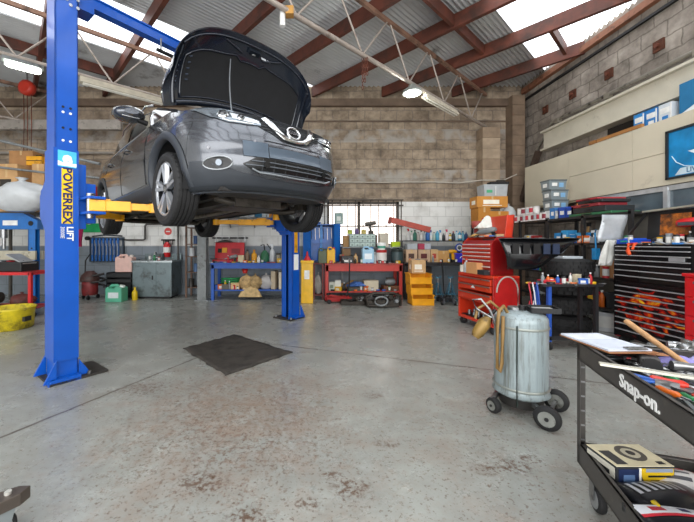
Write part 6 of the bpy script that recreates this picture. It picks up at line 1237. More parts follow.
m=MB(); m.tube([(-.13,-.165,.10),(-.135,-.17,.45),(-.13,-.165,.70)],.007,M('#2f3a36',.4),6); m.build('sight_tube',o)
m=MB(); 
tr0=TR((.13,-.06,.79),rz=-.2,rx=.03)
for bb_ in (((0,0,0),(.2,.13,.008)),((0,-.065,.018),(.2,.008,.036)),((0,.065,.018),(.2,.008,.036)),((-.1,0,.018),(.008,.13,.036)),((.1,0,.018),(.008,.13,.036))):
    c,d=bb_; x,y,z=[q/2 for q in d]; m.add([Vector(c)+Vector(p) for p in ((-x,-y,-z),(x,-y,-z),(x,y,-z),(-x,y,-z),(-x,-y,z),(x,-y,z),(x,y,z),(-x,y,z))],[(0,3,2,1),(4,5,6,7),(0,1,5,4),(1,2,6,5),(2,3,7,6),(3,0,4,7)],BLK,False,tr0)
m.build('tray',o); m=MB(); m.cyl((.0,-.02,.785),(.0,-.02,.83),.025,DARK);  m.cyl((-.03,.03,.79),(-.03,.03,.81),.05,STEEL); m.build('fitting',o)
for i,(dx,dy,c) in enumerate(((-.06,.0,'#c9cccd'),(.0,.02,'#b9bcbd'),(.06,-.01,'#a9acb0'))): pass
b=MB(); 
for i in range(1): b.box((txx+.13,Yt-.06,.808),(.13,.06,.018),M('#c6c8c8',.4,.3),rz=-.2)
tag(b.build('metal_strip'),'pale metal plate lying in black tray on top of the steel cylinder','plate')
# ================================================================ BLACK FLAME CHEST
fm=bpy.data.materials.new('flame_paint'); fm.use_nodes=True; nt=fm.node_tree; N=nt.nodes; L=nt.links; bs=N['Principled BSDF']; tc=N.new('ShaderNodeTexCoord'); mp=N.new('ShaderNodeMapping'); mp.inputs['Scale'].default_value=(3.2,1,6.5); mp.inputs['Rotation'].default_value=(0,.35,0); L.new(tc.outputs['Object'],mp.inputs[0])
no=N.new('ShaderNodeTexNoise'); no.inputs['Scale'].default_value=1.4; no.inputs['Detail'].default_value=3; no.inputs['Distortion'].default_value=1.6; L.new(mp.outputs[0],no.inputs['Vector'])
sp=N.new('ShaderNodeSeparateXYZ'); L.new(tc.outputs['Object'],sp.inputs[0])
def mth(op,a,b2):
    q=N.new('ShaderNodeMath'); q.operation=op
    for i,x in enumerate((a,b2)):
        if isinstance(x,(int,float)): q.inputs[i].default_value=x
        else: L.new(x,q.inputs[i])
    return q.outputs[0]
dz=mth('DIVIDE',mth('SUBTRACT',sp.outputs['Z'],.50),.30); dx=mth('DIVIDE',mth('SUBTRACT',sp.outputs['X'],.02),.50)
d2=mth('ADD',mth('MULTIPLY',dz,dz),mth('MULTIPLY',dx,dx)); val=mth('SUBTRACT',mth('ADD',mth('MULTIPLY',no.outputs['Fac'],1.7),-.30),mth('MULTIPLY',d2,.28))
cr=N.new('ShaderNodeValToRGB'); els=cr.color_ramp.elements; els[0].position=.40; els[0].color=lin('#101012'); els[1].position=.46; els[1].color=lin('#8d0f10'); 
for p_,c_ in ((.58,'#d42a12'),(.70,'#ef8a1a'),(.80,'#f6d030')): e=els.new(p_); e.color=lin(c_)
L.new(val,cr.inputs['Fac']); L.new(cr.outputs['Color'],bs.inputs['Base Color']); bs.inputs['Roughness'].default_value=.28
KW,KD=.92,.48; kc=Vector((4.0+KD/2,3.95,0)); ka=R(-90)
o=thing('tool_chest','tall black tool chest with red and yellow flame paint on its drawers','tool chest',kc,ka)
KB=M('#141416',.35,.2,.1,coat=.3)
m=MB(); m.bb(-KW/2,KW/2,-KD/2+.03,KD/2,.12,1.30,KB); m.bb(-KW/2-.01,KW/2+.01,-KD/2,KD/2,.80,.83,KB); m.bb(-KW/2,-KW/2+.025,-KD/2,KD/2,.12,1.3,KB); m.bb(KW/2-.025,KW/2,-KD/2,KD/2,.12,1.3,KB); m.build('body',o)
def flame_drawer(x0,x1,z0,z1):
    m=MB(); m.bb(x0,x1,-KD/2,-KD/2+.03,z0,z1,fm); d=m.build('drawer',o); m=MB(); m.bb(x0,x1,-KD/2-.018,-KD/2,z1-.012,z1-.001,M('#b4b6b8',.35,.35)); m.build('handle',d)
sx=-KW/2+.33
zs=[.15,.23,.31,.38,.45,.52,.59,.66,.72,.785]; zs2=[.85,.92,.99,1.06,1.12,1.18,1.24,1.29]
for a,c in list(zip(zs,zs[1:]))+list(zip(zs2,zs2[1:])): flame_drawer(-KW/2+.03,sx-.005,a,c-.008); flame_drawer(sx+.005,KW/2-.03,a,c-.008)
m=MB(); m.box((.30,-KD/2-.006,1.14),(.16,.006,.05),M('#c9ccce',.3,.6)); m.build('badge',o)
m=MB(); m.box((0,KD/2-.02,1.52),(KW,.03,.42),KB,rx=-.06); m.bar((-KW/2,KD/2-.06,1.73),(KW/2,KD/2-.06,1.76),.1,.022,M('#a39f90',.4,.3)); m.bar((-KW/2+.01,-KD/2+.1,1.32),(-KW/2+.01,KD/2-.05,1.72),.012,.03,KB); l_=m.build('lid',o)
m=MB(); m.box((-.12,KD/2-.045,1.55),(.34,.008,.26),M('#b4641c',.5,0,.7,14,dirt=.75,dirtcol='#1c1412'),rx=-.06); m.box((.25,KD/2-.045,1.50),(.2,.008,.2),M('#4a3526',.5,0,.6,12),rx=-.06); m.build('printed_lining',l_)
for x in (-.4,.4):
    for y in (-.16,.18): m=MB(); m.cyl((x-.02,y,.06),(x+.02,y,.06),.06,RUB,n=16); m.build('castor',o)
def kl(x,y,z): return Vector((kc.x+y,kc.y-x,z))
KT=1.301
# tools on the chest
o=thing('pistol_tool','red and black power gun hanging inside lid of flame chest','power tool',kl(.12,.13,KT+.0),ka); m=MB(); m.lathe([(0,.04),(.2,.055),(.8,.05),(1,.03)],M('#cc1c22',.3),(-.14,0,.25),(.14,0,.27),12); m.bar((.05,0,0),(.05,0,.24),.05,.07,DARK); m.build('body',o); m=MB(); m.bb(-.09,.08,-.07,-.05,.22,.26,M('#5d646b',.3,.5)); m.build('panel',o)
o=thing('red_tool_holder','red plastic tool holder strip with blue handled tools at right of flame chest lid','tool holder',kl(.38,.15,KT),ka); m=MB(); m.bb(-.08,.08,-.04,.03,0,.34,M('#a81a22',.4)); m.build('body',o)
for x in (-.05,0,.05): m=MB(); m.cyl((x,-.055,.05),(x,-.055,.30),.01,STEEL); m.build('hung_tool',o)
o=thing('blue_caliper_case','bright blue plastic tool case lying at far end of flame chest top','case',kl(-.36,-.08,KT),ka); m=MB(); m.box((0,0,.035),(.2,.26,.06),M('#1746b8',.3)); m.box((.02,0,.07),(.12,.2,.02),M('#1f57cc',.3)); m.build('body',o,bevel=.008); m=MB(); m.bb(-.03,.05,-.14,-.13,.03,.05,M('#1f8f7d',.4)); m.build('latch',o); o.name='plastic_case'
o=thing('rubber_mallet_head','black curved boot dust cover lying mid flame chest top','cover',kl(-.02,-.02,KT)); m=MB(); m.lathe([(0,.03),(.3,.055),(.7,.055),(1,.02)],BLK,(0,-.16,.04),(0,.14,.06),14); m.build('body',o); o.name='rubber_cover'
b=MB(); b.tube([kl(-.20,-.19,KT+.01),kl(-.24,-.255,KT+.0),kl(-.24,-.262,KT-.08),kl(-.22,-.262,KT-.13)],[.018,.022,.025,.018],M('#e0501e',.6),7); b.tube([kl(-.20,-.19,KT+.012),kl(-.17,-.255,KT),kl(-.18,-.262,KT-.06)],[.014,.018,.016],M('#e0501e',.6),7); tag(b.build('orange_glove'),'orange glove draped over front edge of flame chest','glove')
for i,(x,y,c,l) in enumerate(((.1,-.15,'#c4c8ca','white cable loop toward right on flame chest top'),(.3,-.1,'#b3b7ba','grey cable loop at right end of flame chest top'),(.2,.0,'#8f9396','dull grey cable loop behind the white one on flame chest'))):
    b=MB(); b.tube([kl(x+.1*math.cos(a)+.02*math.cos(3*a),y+.05*math.sin(a),KT+.012+.012*(1+math.sin(2*a))) for a in [k*PI/9 for k in range(17)]],.007,mm(c),6); tag(b.build('cable'),l,'cable')
for i,(x,y,a,l) in enumerate(((-.1,-.18,.1,'spanner lying along front edge of flame chest top, left'),(.12,-.2,-.1,'spanner lying along front edge of flame chest top, right'))): spanner(kl(x,y,KT),.24,ka+a,l,group='spanners on flame chest')
for i,(x,y,c,l) in enumerate(((-.12,-.1,'#b81f26','red handled screwdriver on flame chest top'),(.02,-.2,'#1f1f22','black handled screwdriver at front of flame chest top'),(.34,-.18,'#2a6fb0','blue handled screwdriver at right of flame chest top'))): driver(kl(x,y,KT),.22,ka+.3*i,c,l)
carton(kl(.16,.04,KT),.3,.16,.03,'#a9743c','tan flat tray of bits on flame chest top',rz=ka,tape=False,name='tray')
# sheets hung at rack end
b=MB(); b.slab([[Vector((3.92+.34*i/6-(.05*(1-j/6)),4.5+.015*math.sin(i+j),1.34+.36*j/6)) for i in range(7)] for j in range(7)],.004,M('#b4b9bd',.35,.2),(0,1,0)); tag(b.build('metal_sheet'),'grey sheet panel leaning by the flame chest at end of right rack','sheet')
b=MB(); b.slab([[Vector((3.86+.16*i/6+(.10*(j/6)),4.48+.02*math.sin(i*1.7+j*.6),1.02+.34*j/6)) for i in range(7)] for j in range(7)],.006,M('#c9c9c4',.8),(0,1,0)); tag(b.build('hanging_rag'),'white rag hanging below the grey sheet beside flame chest','rag')
# red cabinet at right edge
o=thing('tool_cabinet','bright red drawer cabinet at right picture edge below flame chest','cabinet',(3.78,2.93,0),ka); m=MB(); m.bb(-.3,.3,-.17,.2,.06,1.0,M('#c8141c',.3,coat=.4)); m.bb(-.31,.31,-.19,.21,1.0,1.03,M('#c8141c',.3,coat=.4)); m.build('body',o,bevel=.006)
for i in range(5): m=MB(); m.bb(-.27,.27,-.19,-.17,.10+.18*i,.26+.18*i,M('#c8141c',.3,coat=.4)); d=m.build('drawer',o); m=MB(); m.bb(-.2,.2,-.205,-.19,.22+.18*i,.24+.18*i,STEEL); m.build('handle',d)
for x in (-.24,.24):
    for y in (-.1,.13): m=MB(); m.cyl((x-.015,y,.03),(x+.015,y,.03),.03,RUB,n=12); m.build('castor',o)
# ================================================================ FOREGROUND TOOL TROLLEY
TA=R(-18.8); T0=Vector((1.395,1.75,0)); te=Vector((math.cos(TA),math.sin(TA),0)); td_=Vector((-math.sin(TA),math.cos(TA),0)); TW,TL=.50,.86
def tt(x,y,z): q=T0+te*x+td_*y; return Vector((q.x,q.y,z))
TK=M('#4b4845',.42,.35,.12,14,dirt=.15,dirtcol='#6a625a')
o=thing('tool_trolley','dark grey two tray tool trolley with white lettering, in right foreground','trolley',T0,TA)
def traypart(nm,zb,zt):
    m=MB(); m.bb(0,TW,-TL,0,zb,zb+.012,TK); m.bb(0,.012,-TL,0,zb,zt,TK); m.bb(TW-.012,TW,-TL,0,zb,zt,TK); m.bb(0,TW,-.012,0,zb,zt,TK); m.bb(0,TW,-TL,-TL+.012,zb,zt,TK)
    m.bb(.0,.026,-TL,0,zt-.006,zt,TK); m.bb(TW-.026,TW,-TL,0,zt-.006,zt,TK); m.bb(0,TW,-.026,0,zt-.006,zt,TK); return m.build(nm,o,bevel=.002)
up_=traypart('upper_tray',.716,.806); traypart('lower_tray',.180,.286)
for x in (0,TW):
    for y in (0,-TL):
        sx_=1 if x==0 else -1; sy_=-1 if y==0 else 1; m=MB()
        m.bb(x,x+sx_*.035,y,y+sy_*.004,.18,.80,TK); m.bb(x,x+sx_*.004,y,y+sy_*.035,.18,.80,TK)
        for z in [.3+.075*i for i in range(6)]: m.box((x+sx_*.022,y+sy_*.0045,z),(.02,.002,.008),M('#8a8b8c',.4,.5))
        m.build('leg',o)
m=MB(); m.text('Snap-on.',.072,M('#e9e9e7',.4),TR((-.002,-.53,.762))@Matrix(((0,0,-1,0),(-1,0,0,0),(0,1,0,0),(0,0,0,1))),.001,.0018); s_=m.build('lettering',up_); s_['label']='white brand lettering on the side of upper tray'
for x in (.05,TW-.05):
    for y in (-.07,-TL+.06):
        m=MB(); c=tt(x,y,0); lx,ly=x,y; m.lathe([(0,.052),(0,.058),(.3,.062),(.7,.062),(1,.058),(1,.052)],RUB,(lx-.012,ly-.02,.062),(lx+.018,ly-.02,.062),26); w_=m.build('castor',o)
        m=MB(); m.lathe([(0,.045),(1,.045)],M('#8d8f90',.35,.4),(lx-.016,ly-.02,.062),(lx-.013,ly-.02,.062),18); m.cyl((lx-.022,ly-.02,.062),(lx+.026,ly-.02,.062),.012,STEEL); m.bb(lx-.022,lx-.018,ly-.035,ly+.01,.06,.15,STEEL); m.bb(lx+.022,lx+.026,ly-.035,ly+.01,.06,.15,STEEL); m.bb(lx-.03,lx+.035,ly-.04,ly+.035,.15,.178,STEEL); m.build('fork',w_)
US=.729
def on_t(px,py,z): Y=F*(H-z)/(py-CY); return Vector((X_(px,Y),Y,z))
# clipboard
o=thing('clipboard','brown clipboard with white job sheets lying on far left corner of tool trolley','clipboard',(1.495,1.70,.808),R(0)); m=MB(); m.bb(-.115,.12,-.155,.155,0,.006,M('#8a5a36',.6)); m.build('board',o,bevel=.003)
m=MB(); m.box((-.005,.005,.011),(.21,.285,.008),M('#c6ccd8',.7,0,.06),rz=.03); m.bb(-.11,.105,.02,.021,.0152,.0156,M('#8f959d',.6)); 
for k in range(5): m.box((.0,-.02-.022*k,.0153),(.16,.0015,.0006),M('#aab0b8',.6))
m.box((-.01,.08,.0153),(.2,.09,.0006),M('#cfd3dc',.6)); m.build('sheets',o)
m=MB(); m.box((.03,-.13,.018),(.09,.03,.008),STEEL); m.cyl((-.01,-.135,.02),(.07,-.135,.02),.006,STEEL); m.build('clip',o)
# hammer
o=thing('hammer','long wooden handled hammer propped over back rim of tool trolley','hammer'); a_=Vector((1.655,1.46,.78)); c_=Vector((1.845,1.95,.862)); m=MB(); m.tube([c_,c_.lerp(a_,.5),a_],[.016,.014,.012],M('#c29567',.55,0,.15,20),10); m.build('handle',o)
m=MB(); q=(a_-c_).normalized(); s_=q.cross(Vector((0,0,1))).normalized(); m.lathe([(0,.02),(.2,.022),(.5,.015),(.85,.021),(1,.02)],STEEL,a_-s_*.06,a_+s_*.06,14); m.build('head',o)
# steel rule / flat bar
o=thing('pry_bar','long flat pale steel bar laid across trolley rim and sticking out to left','bar'); m=MB(); m.bar(Vector((1.11,1.285,.858)),Vector((1.62,1.0,.848)),.026,.008,M('#c9c6b8',.35,.4,dirt=.15)); m.build('blade',o); m=MB(); m.bar(Vector((1.36,1.145,.857)),Vector((1.62,1.0,.852)),.024,.004,M('#4b9a4a',.5)); s_=m.build('painted_end',o); s_['label']='green paint toward the right end'
# support beneath the flat bar: it lies on the rims
# power tool with red label
o=thing('torch_lamp','black rubber work torch with red panel in upper tray under clipboard edge','torch',on_t(646,361,.76),R(-35)); m=MB(); m.box((0,0,.01),(.07,.16,.055),M('#3d3b3b',.6)); m.build('body',o,bevel=.01); m=MB(); m.box((0,.03,.04),(.052,.1,.006),M('#c22c26',.35)); m.build('red_panel',o); m=MB(); m.lathe([(0,.025),(1,.034)],BLK,(0,-.08,.01),(0,-.115,.01),14); m.build('nose',o)
tz=US
items=[(653,378,.24,-1.2,'s','short spanner nearest the lettered panel in trolley tray'),(664,384,.3,-1.0,'s','long spanner lying along lettered side in trolley tray'),(640,368,.26,-1.1,'s','thin spanner just behind the pale flat bar in trolley tray'),(668,376,.22,-.5,'s','spanner crossing beneath the pale flat bar'),(685,376,.28,-.7,'s','spanner under the right end of pale flat bar'),(672,349,.26,.2,'s','spanner at back of trolley tray by hammer head'),(688,352,.25,-.3,'s','spanner at far right back of trolley tray'),(690,385,.26,-.4,'s','spanner right of red handled pliers')]
for px,py,L_,a,k,l in items: spanner(on_t(px,py,tz),L_,TA+R(90)+a+1.2,l,group='spanners in trolley tray')
for i,(px,py,c,a,r,L_,l) in enumerate(((697,393,'#c8301f',-.45,.019,.26,'fat red handled driver nearest front in trolley tray'),(649,357,'#1f2023',-.9,.014,.22,'black handled screwdriver by work torch'),(659,366,'#2c6f3a',-.3,.014,.24,'green handled screwdriver behind flat bar'),(634,357,'#b7262b',-1.0,.014,.2,'red handled screwdriver under clipboard front edge'),(676,365,'#232427',.2,.015,.24,'black handled screwdriver beside violet gloves'),(630,352,'#27563a',-.8,.013,.2,'dark green screwdriver half under clipboard'))):
    driver(on_t(px,py,tz+.004),L_,TA+a,c,l,'screwdrivers in trolley tray',r=r)
ratchet(on_t(662,372,tz),.25,TA-.5,'chrome ratchet with black grip mid trolley tray'); ratchet(on_t(688,362,tz),.22,TA+.3,'chrome ratchet under the violet gloves')
plier(on_t(672,388,tz),.2,TA+2.6,'#3a3b3d','black gripped pliers left of red driver in tray'); plier(on_t(690,397,tz),.2,TA+2.2,'#c23a2a','red gripped pliers at right picture edge in tray')
for i,(px,py,l) in enumerate(((683,352,'large hollow socket at back right of trolley tray'),(675,350,'medium hollow socket at back of trolley tray'),(655,382,'small socket by lettered side of trolley tray'),(690,346,'socket beside back rim of trolley tray'),(646,374,'socket between flat bar and lettered side'))):
    p=on_t(px,py,tz); o=thing('socket',l,'socket',p,i,'sockets in trolley tray'); m=MB(); rr=.024 if i<2 else .016; m.lathe([(0,rr*.9),(.5,rr),(1,rr),(1,rr*.7),(.3,rr*.68),(.29,.001)],STEEL,(.0,.03,rr),(0,-.04,rr),16); m.build('body',o); m=MB(); m.lathe([(0,rr*1.02),(1,rr*1.02)],CHROME,(0,.01,rr),(0,0,rr),16,caps=False); m.build('knurled_ring',o)
VG=M('#8a83c4',.6,0,.2,16)
p=on_t(672,364,.752); cloth('nitrile_gloves',p.x+.02,p.y,p.z-.01,.17,.10,.035,VG,'violet nitrile gloves crumpled mid trolley tray','gloves',rz=TA,seed=51); p=on_t(690,364,.752); cloth('nitrile_gloves',p.x+.03,p.y,p.z-.01,.14,.10,.035,M('#a3a0cf',.6,0,.2,16),'paler violet nitrile gloves at right edge of trolley tray','gloves',rz=TA+.5,seed=52)
cloth('shop_towel',*on_t(690,355,.742),.16,.08,.02,M('#b9bcc4',.7),'grey paper towel behind the violet gloves in tray','towel',rz=TA,seed=53)
o=thing('steel_tray_lid','thin brown strip of card under the clipboard front edge','card',on_t(655,354,.80),TA); m=MB(); m.bb(-.04,.04,-.02,.02,0,.003,M('#9c6a48',.7)); m.build('sheet',o); o.name='card_strip'
# lower tray goods
LZ=.193
o=thing('brake_pad_box','cream and navy brake part box with printed disc, at far corner of trolley lower tray','box',tt(.155,-.125,LZ+.03),R(2)); o.rotation_euler=(0.0,0,R(0)); BN=M('#1e2a4c',.4); BCm=M('#d9cfae',.5)
m=MB(); m.box((0,0,.0475),(.26,.165,.095),M('#2a2c30',.45)); m.box((0,0,.0965),(.26,.165,.003),BCm); m.box((-.1305,0,.06),(.002,.15,.05),M('#c8c4b6',.5)); m.box((-.132,0,.05),(.002,.1,.02),M('#1d1d20',.5)); m.build('body',o,bevel=.002)
m=MB(); m.lathe([(0,.058),(1,.058)],M('#4f4a42',.5),(.02,.01,.098),(.02,.01,.0992),24); m.lathe([(0,.036),(1,.036)],M('#b9b29c',.5),(.02,.01,.0992),(.02,.01,.1002),24); m.lathe([(0,.018),(1,.018)],M('#2d2a26',.5),(.02,.01,.1002),(.02,.01,.1009),20); m.box((-.09,-.02,.0985),(.05,.1,.001),M('#3b3a3a',.5)); m.box((.09,-.06,.0985),(.03,.02,.001),M('#222222',.5)); m.build('printed_disc',o)
m=MB(); m.bb(-.12,-.02,-.0845,-.0825,.01,.085,BN); m.prism([(0,.008),(.125,.008),(.125,.088),(-.03,.088)],0,.002,M('#d8b21a',.4),TR((0,-.0826,0),rx=R(90))); m.bb(-.03,-.02,-.0855,-.0826,.0,.09,WHITE); m.bb(.0,.12,-.0858,-.0845,.072,.088,M('#8c98aa',.4)); m.bb(.01,.11,-.0862,-.085,.05,.058,BLK); m.bb(.02,.10,-.0862,-.085,.03,.037,BLK); m.bb(-.1,-.05,-.086,-.0845,.03,.06,M('#56719a',.4)); m.build('end_print',o)
def pack(x,y,z,w,d,h,c,label,rz,deco,rx=0,ry=0):
    o=thing('parts_pack',label,'packet',tt(x,y,z)); o.rotation_euler=(rx,ry,TA+rz); m=MB(); rows=[]
    for i in range(9):
        rows.append([Vector((-w/2+w*i/8,-d/2+d*j/8,h*(.45+.55*math.sin(PI*(.08+.84*i/8))*math.sin(PI*(.08+.84*j/8))))) for j in range(9)])
    m.slab(rows,h*.45,mm(c,rough=.3)); m.build('body',o)
    m=MB()
    def P3(a,b2): return Vector((-w/2+w*a,-d/2+d*b2,h*(.45+.55*math.sin(PI*(.08+.84*a))*math.sin(PI*(.08+.84*b2)))+.0015))
    for a0,a1,b0,b1,cc in deco: n_=6; m.grid([[P3(a0+(a1-a0)*i/n_,b0+(b1-b0)*j/n_) for j in range(n_+1)] for i in range(n_+1)],mm(cc))
    m.build('print',o); return o
TX=[(.1+.0*i,.1+.09*i,0,0) for i in range(3)]
txt=[(.12+.1*k,.17+.1*k,.55,.92,'#aeb0b4') for k in range(7)]
pack(.20,-.33,LZ+.04,.30,.20,.07,'#16171b','black parts packet with rows of white print in trolley lower tray',.35,txt)
pack(.17,-.50,LZ+.05,.32,.20,.07,'#1a1b20','black packet with white and red flash, nearest camera in lower tray',.15,[(.05,.75,.62,.92,'#dfe2e8'),(.05,.75,.55,.63,'#c22334'),(.2,.35,.70,.85,'#b5283a'),(.5,.6,.7,.86,'#39406a'),(.1,.9,.12,.2,'#8b8d92')])
pack(.36,-.15,LZ+.03,.22,.16,.07,'#d9d6d4','white packet with red corner at back right of lower tray',-.25,[(.6,.98,.3,.9,'#c2262c'),(.1,.5,.2,.32,'#55565c'),(.1,.5,.45,.52,'#55565c'),(.1,.45,.62,.7,'#c2262c')])
pack(.38,-.36,LZ+.09,.2,.14,.06,'#8f8d8a','silver grey crumpled packet on top of black one in lower tray',.6,[(.2,.7,.3,.6,'#a9a7a2')])
o=thing('yellow_grip','glossy yellow curved plastic clip in corner by black packet in lower tray','clip',tt(.055,-.43,LZ+.0),TA); m=MB(); YG=M('#e8c81c',.25,coat=.4)
for k in range(4): m.tube([(.0+.012*k,-.04+.004*k,.02+.012*k),(.02+.012*k,-.02,.06+.012*k),(.03+.01*k,.03,.055+.012*k),(.01+.01*k,.06,.02+.01*k)],.011,YG,8)
m.build('body',o); o.name='plastic_clip'
o=thing('grey_tube','grey plastic tube lying between boxes in lower tray','tube',tt(.06,-.27,LZ),TA); m=MB(); m.cyl((0,-.06,.022),(.03,.06,.022),.022,M('#8f8b86',.5),n=14); m.build('body',o); o.name='plastic_tube'
# ================================================================ ENGINE CRANE LEG bottom left
o=thing('engine_crane_leg','worn steel crane leg end with castor entering at bottom left corner','crane leg',(-1.33,1.55,0)); CL=M('#5c534c',.45,.5,.2,8,dirt=.4); dvv=Vector((-.62,-.62,0)).normalized()
q=Vector((-dvv.y,dvv.x,0)); m=MB(); poly=[Vector((0,0,0))+dvv*(-.03)+q*.0,dvv*.01+q*.036,dvv*.08+q*.045,dvv*.75+q*.045,dvv*.75-q*.045,dvv*.08-q*.045,dvv*.01-q*.036]
m.prism([(p.x,p.y) for p in poly],.13,.185,CL); m.build('beam',o,bevel=.004)
m=MB(); m.cyl(dvv*.05+Vector((0,0,.185)),dvv*.05+Vector((0,0,.198)),.014,M('#d0cfc8',.3,.5),n=8); m.build('bolt',o)
m=MB(); c=dvv*.07+Vector((0,0,.052)); m.lathe([(0,.045),(.1,.052),(.9,.052),(1,.045)],RUB,c-q*.014,c+q*.014,24); w_=m.build('castor',o); m=MB(); m.lathe([(0,.036),(1,.036)],M('#9a9c9b',.35,.5),c-q*.017,c+q*.017,18)
for s_ in (-1,1): m.bar(c+q*s_*.024,dvv*.05+q*s_*.024+Vector((0,0,.13)),.004,.05,M('#8f9698',.35,.6))
m.build('fork',w_)
# ================================================================ RIGHT WALL HIGH ITEMS
o=thing('framed_poster','dark framed blue sea picture with a boat, hung on beige boards at right','picture',(5.095,4.35,2.56)); PH=.69; y0,y1=-.6,.43
m=MB(); 
m.bb(-.03,0,y0,y1,-PH/2,-PH/2+.03,M('#23272b',.35)); m.bb(-.03,0,y0,y1,PH/2-.03,PH/2,M('#23272b',.35)); m.bb(-.03,0,y1-.03,y1,-PH/2,PH/2,M('#23272b',.35)); m.bb(-.03,0,y0,y0+.03,-PH/2,PH/2,M('#23272b',.35)); m.build('frame',o)
m=MB(); m.bb(-.008,-.003,y0+.02,y1-.02,-PH/2+.02,PH/2-.02,M('#1583bd',.3,0,.25,5)); pr_=m.build('print',o)
m=MB(); X0=-.010
m.add([(X0,.16,.0),(X0,-.28,.03),(X0,-.34,.0),(X0,-.30,-.04),(X0,.08,-.05)],[(0,1,2,3,4)],M('#e4eef2',.4)); m.add([(X0-.001,.02,.02),(X0-.001,-.2,.03),(X0-.001,-.16,.08),(X0-.001,-.02,.07)],[(0,1,2,3)],M('#b9d6e2',.4)); m.build('boat',pr_)
m=MB(); m.tube([(X0,.36,-.02),(X0,.30,-.12),(X0,.2,-.19),(X0,.0,-.24),(X0,-.3,-.25)],.006,M('#d4ecf4',.4),5); m.build('wake',pr_)
m=MB(); m.add([(X0,.25,-.21),(X0,-.5,-.21),(X0,-.5,-.30),(X0,.32,-.30)],[(0,1,2,3)],M('#c9dbe2',.4)); m.text('LIVE A',.09,M('#2a6a94',.4),TR((X0-.003,.05,-.255))@Matrix(((0,0,-1,0),(-1,0,0,0),(0,1,0,0),(0,0,0,1))),.0005,.001); m.build('caption_band',pr_)
for i,(y,c,l,w__) in enumerate(((5.27,'#2f86c8','blue and white carton furthest back on the raised storage deck',.17),(5.08,'#2a7ac0','blue and white carton in middle of three on the raised storage deck',.18),(4.88,'#cfd6da','white and blue carton nearest of three on the raised storage deck',.18))):
    o=thing('oil_carton',l,'carton',(5.28,y,2.931),0,'cartons on the storage deck'); m=MB(); m.box((0,0,.21),(.22,w__,.42),mm(c)); m.build('body',o,bevel=.004); m=MB(); m.bb(-.113,-.11,-w__*.35,w__*.35,.28,.36,WHITE); m.bb(-.113,-.11,-w__*.5,-w__*.38,.02,.4,WHITE); m.bb(-.114,-.11,-w__*.25,w__*.2,.17,.24,WHITE if i<2 else M('#2a7ac0',.4)); m.build('print',o)
carton((5.3,4.42,2.931),.2,.6,.62,'#1f6f9e','large dark blue carton with white slanted print at right on raised deck',tape=False,name='oil_carton',print_=None)
b=MB(); b.add([(5.195,4.70,3.12),(5.195,4.3,3.30),(5.195,4.12,3.32),(5.195,4.12,3.12)],[(0,1,2,3)],M('#dfe8ec',.4)); b.add([(5.193,4.70,3.12),(5.193,4.3,3.30),(5.193,4.12,3.32),(5.193,4.12,3.12)],[(3,2,1,0)],M('#dfe8ec',.4))
pp=[x for x in bpy.data.objects if x.get('label')=='large dark blue carton with white slanted print at right on raised deck'][0]
q_=b.build('print'); q_.parent=pp; q_.location=-Vector(pp.location)
b=MB(); b.box((5.115,5.55,3.13),(.05,.8,.055),M('#a8743e',.7)); tag(b.build('timber_batten'),'short brown timber lying on top edge of beige boards','timber')
for y,l in ((6.05,'small brown wooden block on top edge of beige boards, further back'),): b=MB(); b.box((5.12,y,3.13),(.07,.12,.06),M('#9c6a3a',.7)); tag(b.build('timber_block'),l,'timber')
# clutter parts on shelf over the far arm: boxes seen above the blue bench behind the car
b=MB(); x0,x1=X_(222,8.3),X_(284,8.3); b.bb(x0,x1,8.3,8.58,Z_(217,8.3)-.025,Z_(217,8.3),GREY); 
for x in (x0+.15,(x0+x1)/2,x1-.15): b.bar((x,8.58,Z_(227,8.3)),(x,8.32,Z_(218,8.3)),.025,.025,GREY)
tag(b.build('wall_shelf'),'grey wall shelf of small boxes above the blue workbench, seen under car','shelf')
for i,(px,c,h_,l) in enumerate(((228,'#c3c6c9',.14,'pale'),(236,'#1f6a9c',.16,'blue'),(243,'#d6d8d8',.12,'white'),(251,'#cfd0cd',.17,'cream white'),(259,'#27607f',.15,'teal blue'),(266,'#b9c2c8',.13,'light grey'),(273,'#bd7a2c',.18,'orange brown'),(280,'#8f959b',.15,'mid grey'))):
    carton((X_(px,8.4),8.42,Z_(217,8.3)+.001),.19,.2,h_,c,l+' small box, '+ORD[i]+' on wall shelf above the blue workbench','boxes on shelf above blue workbench',tape=False,name='parts_box',print_='#2a6a94' if i in (0,2,3) else None)

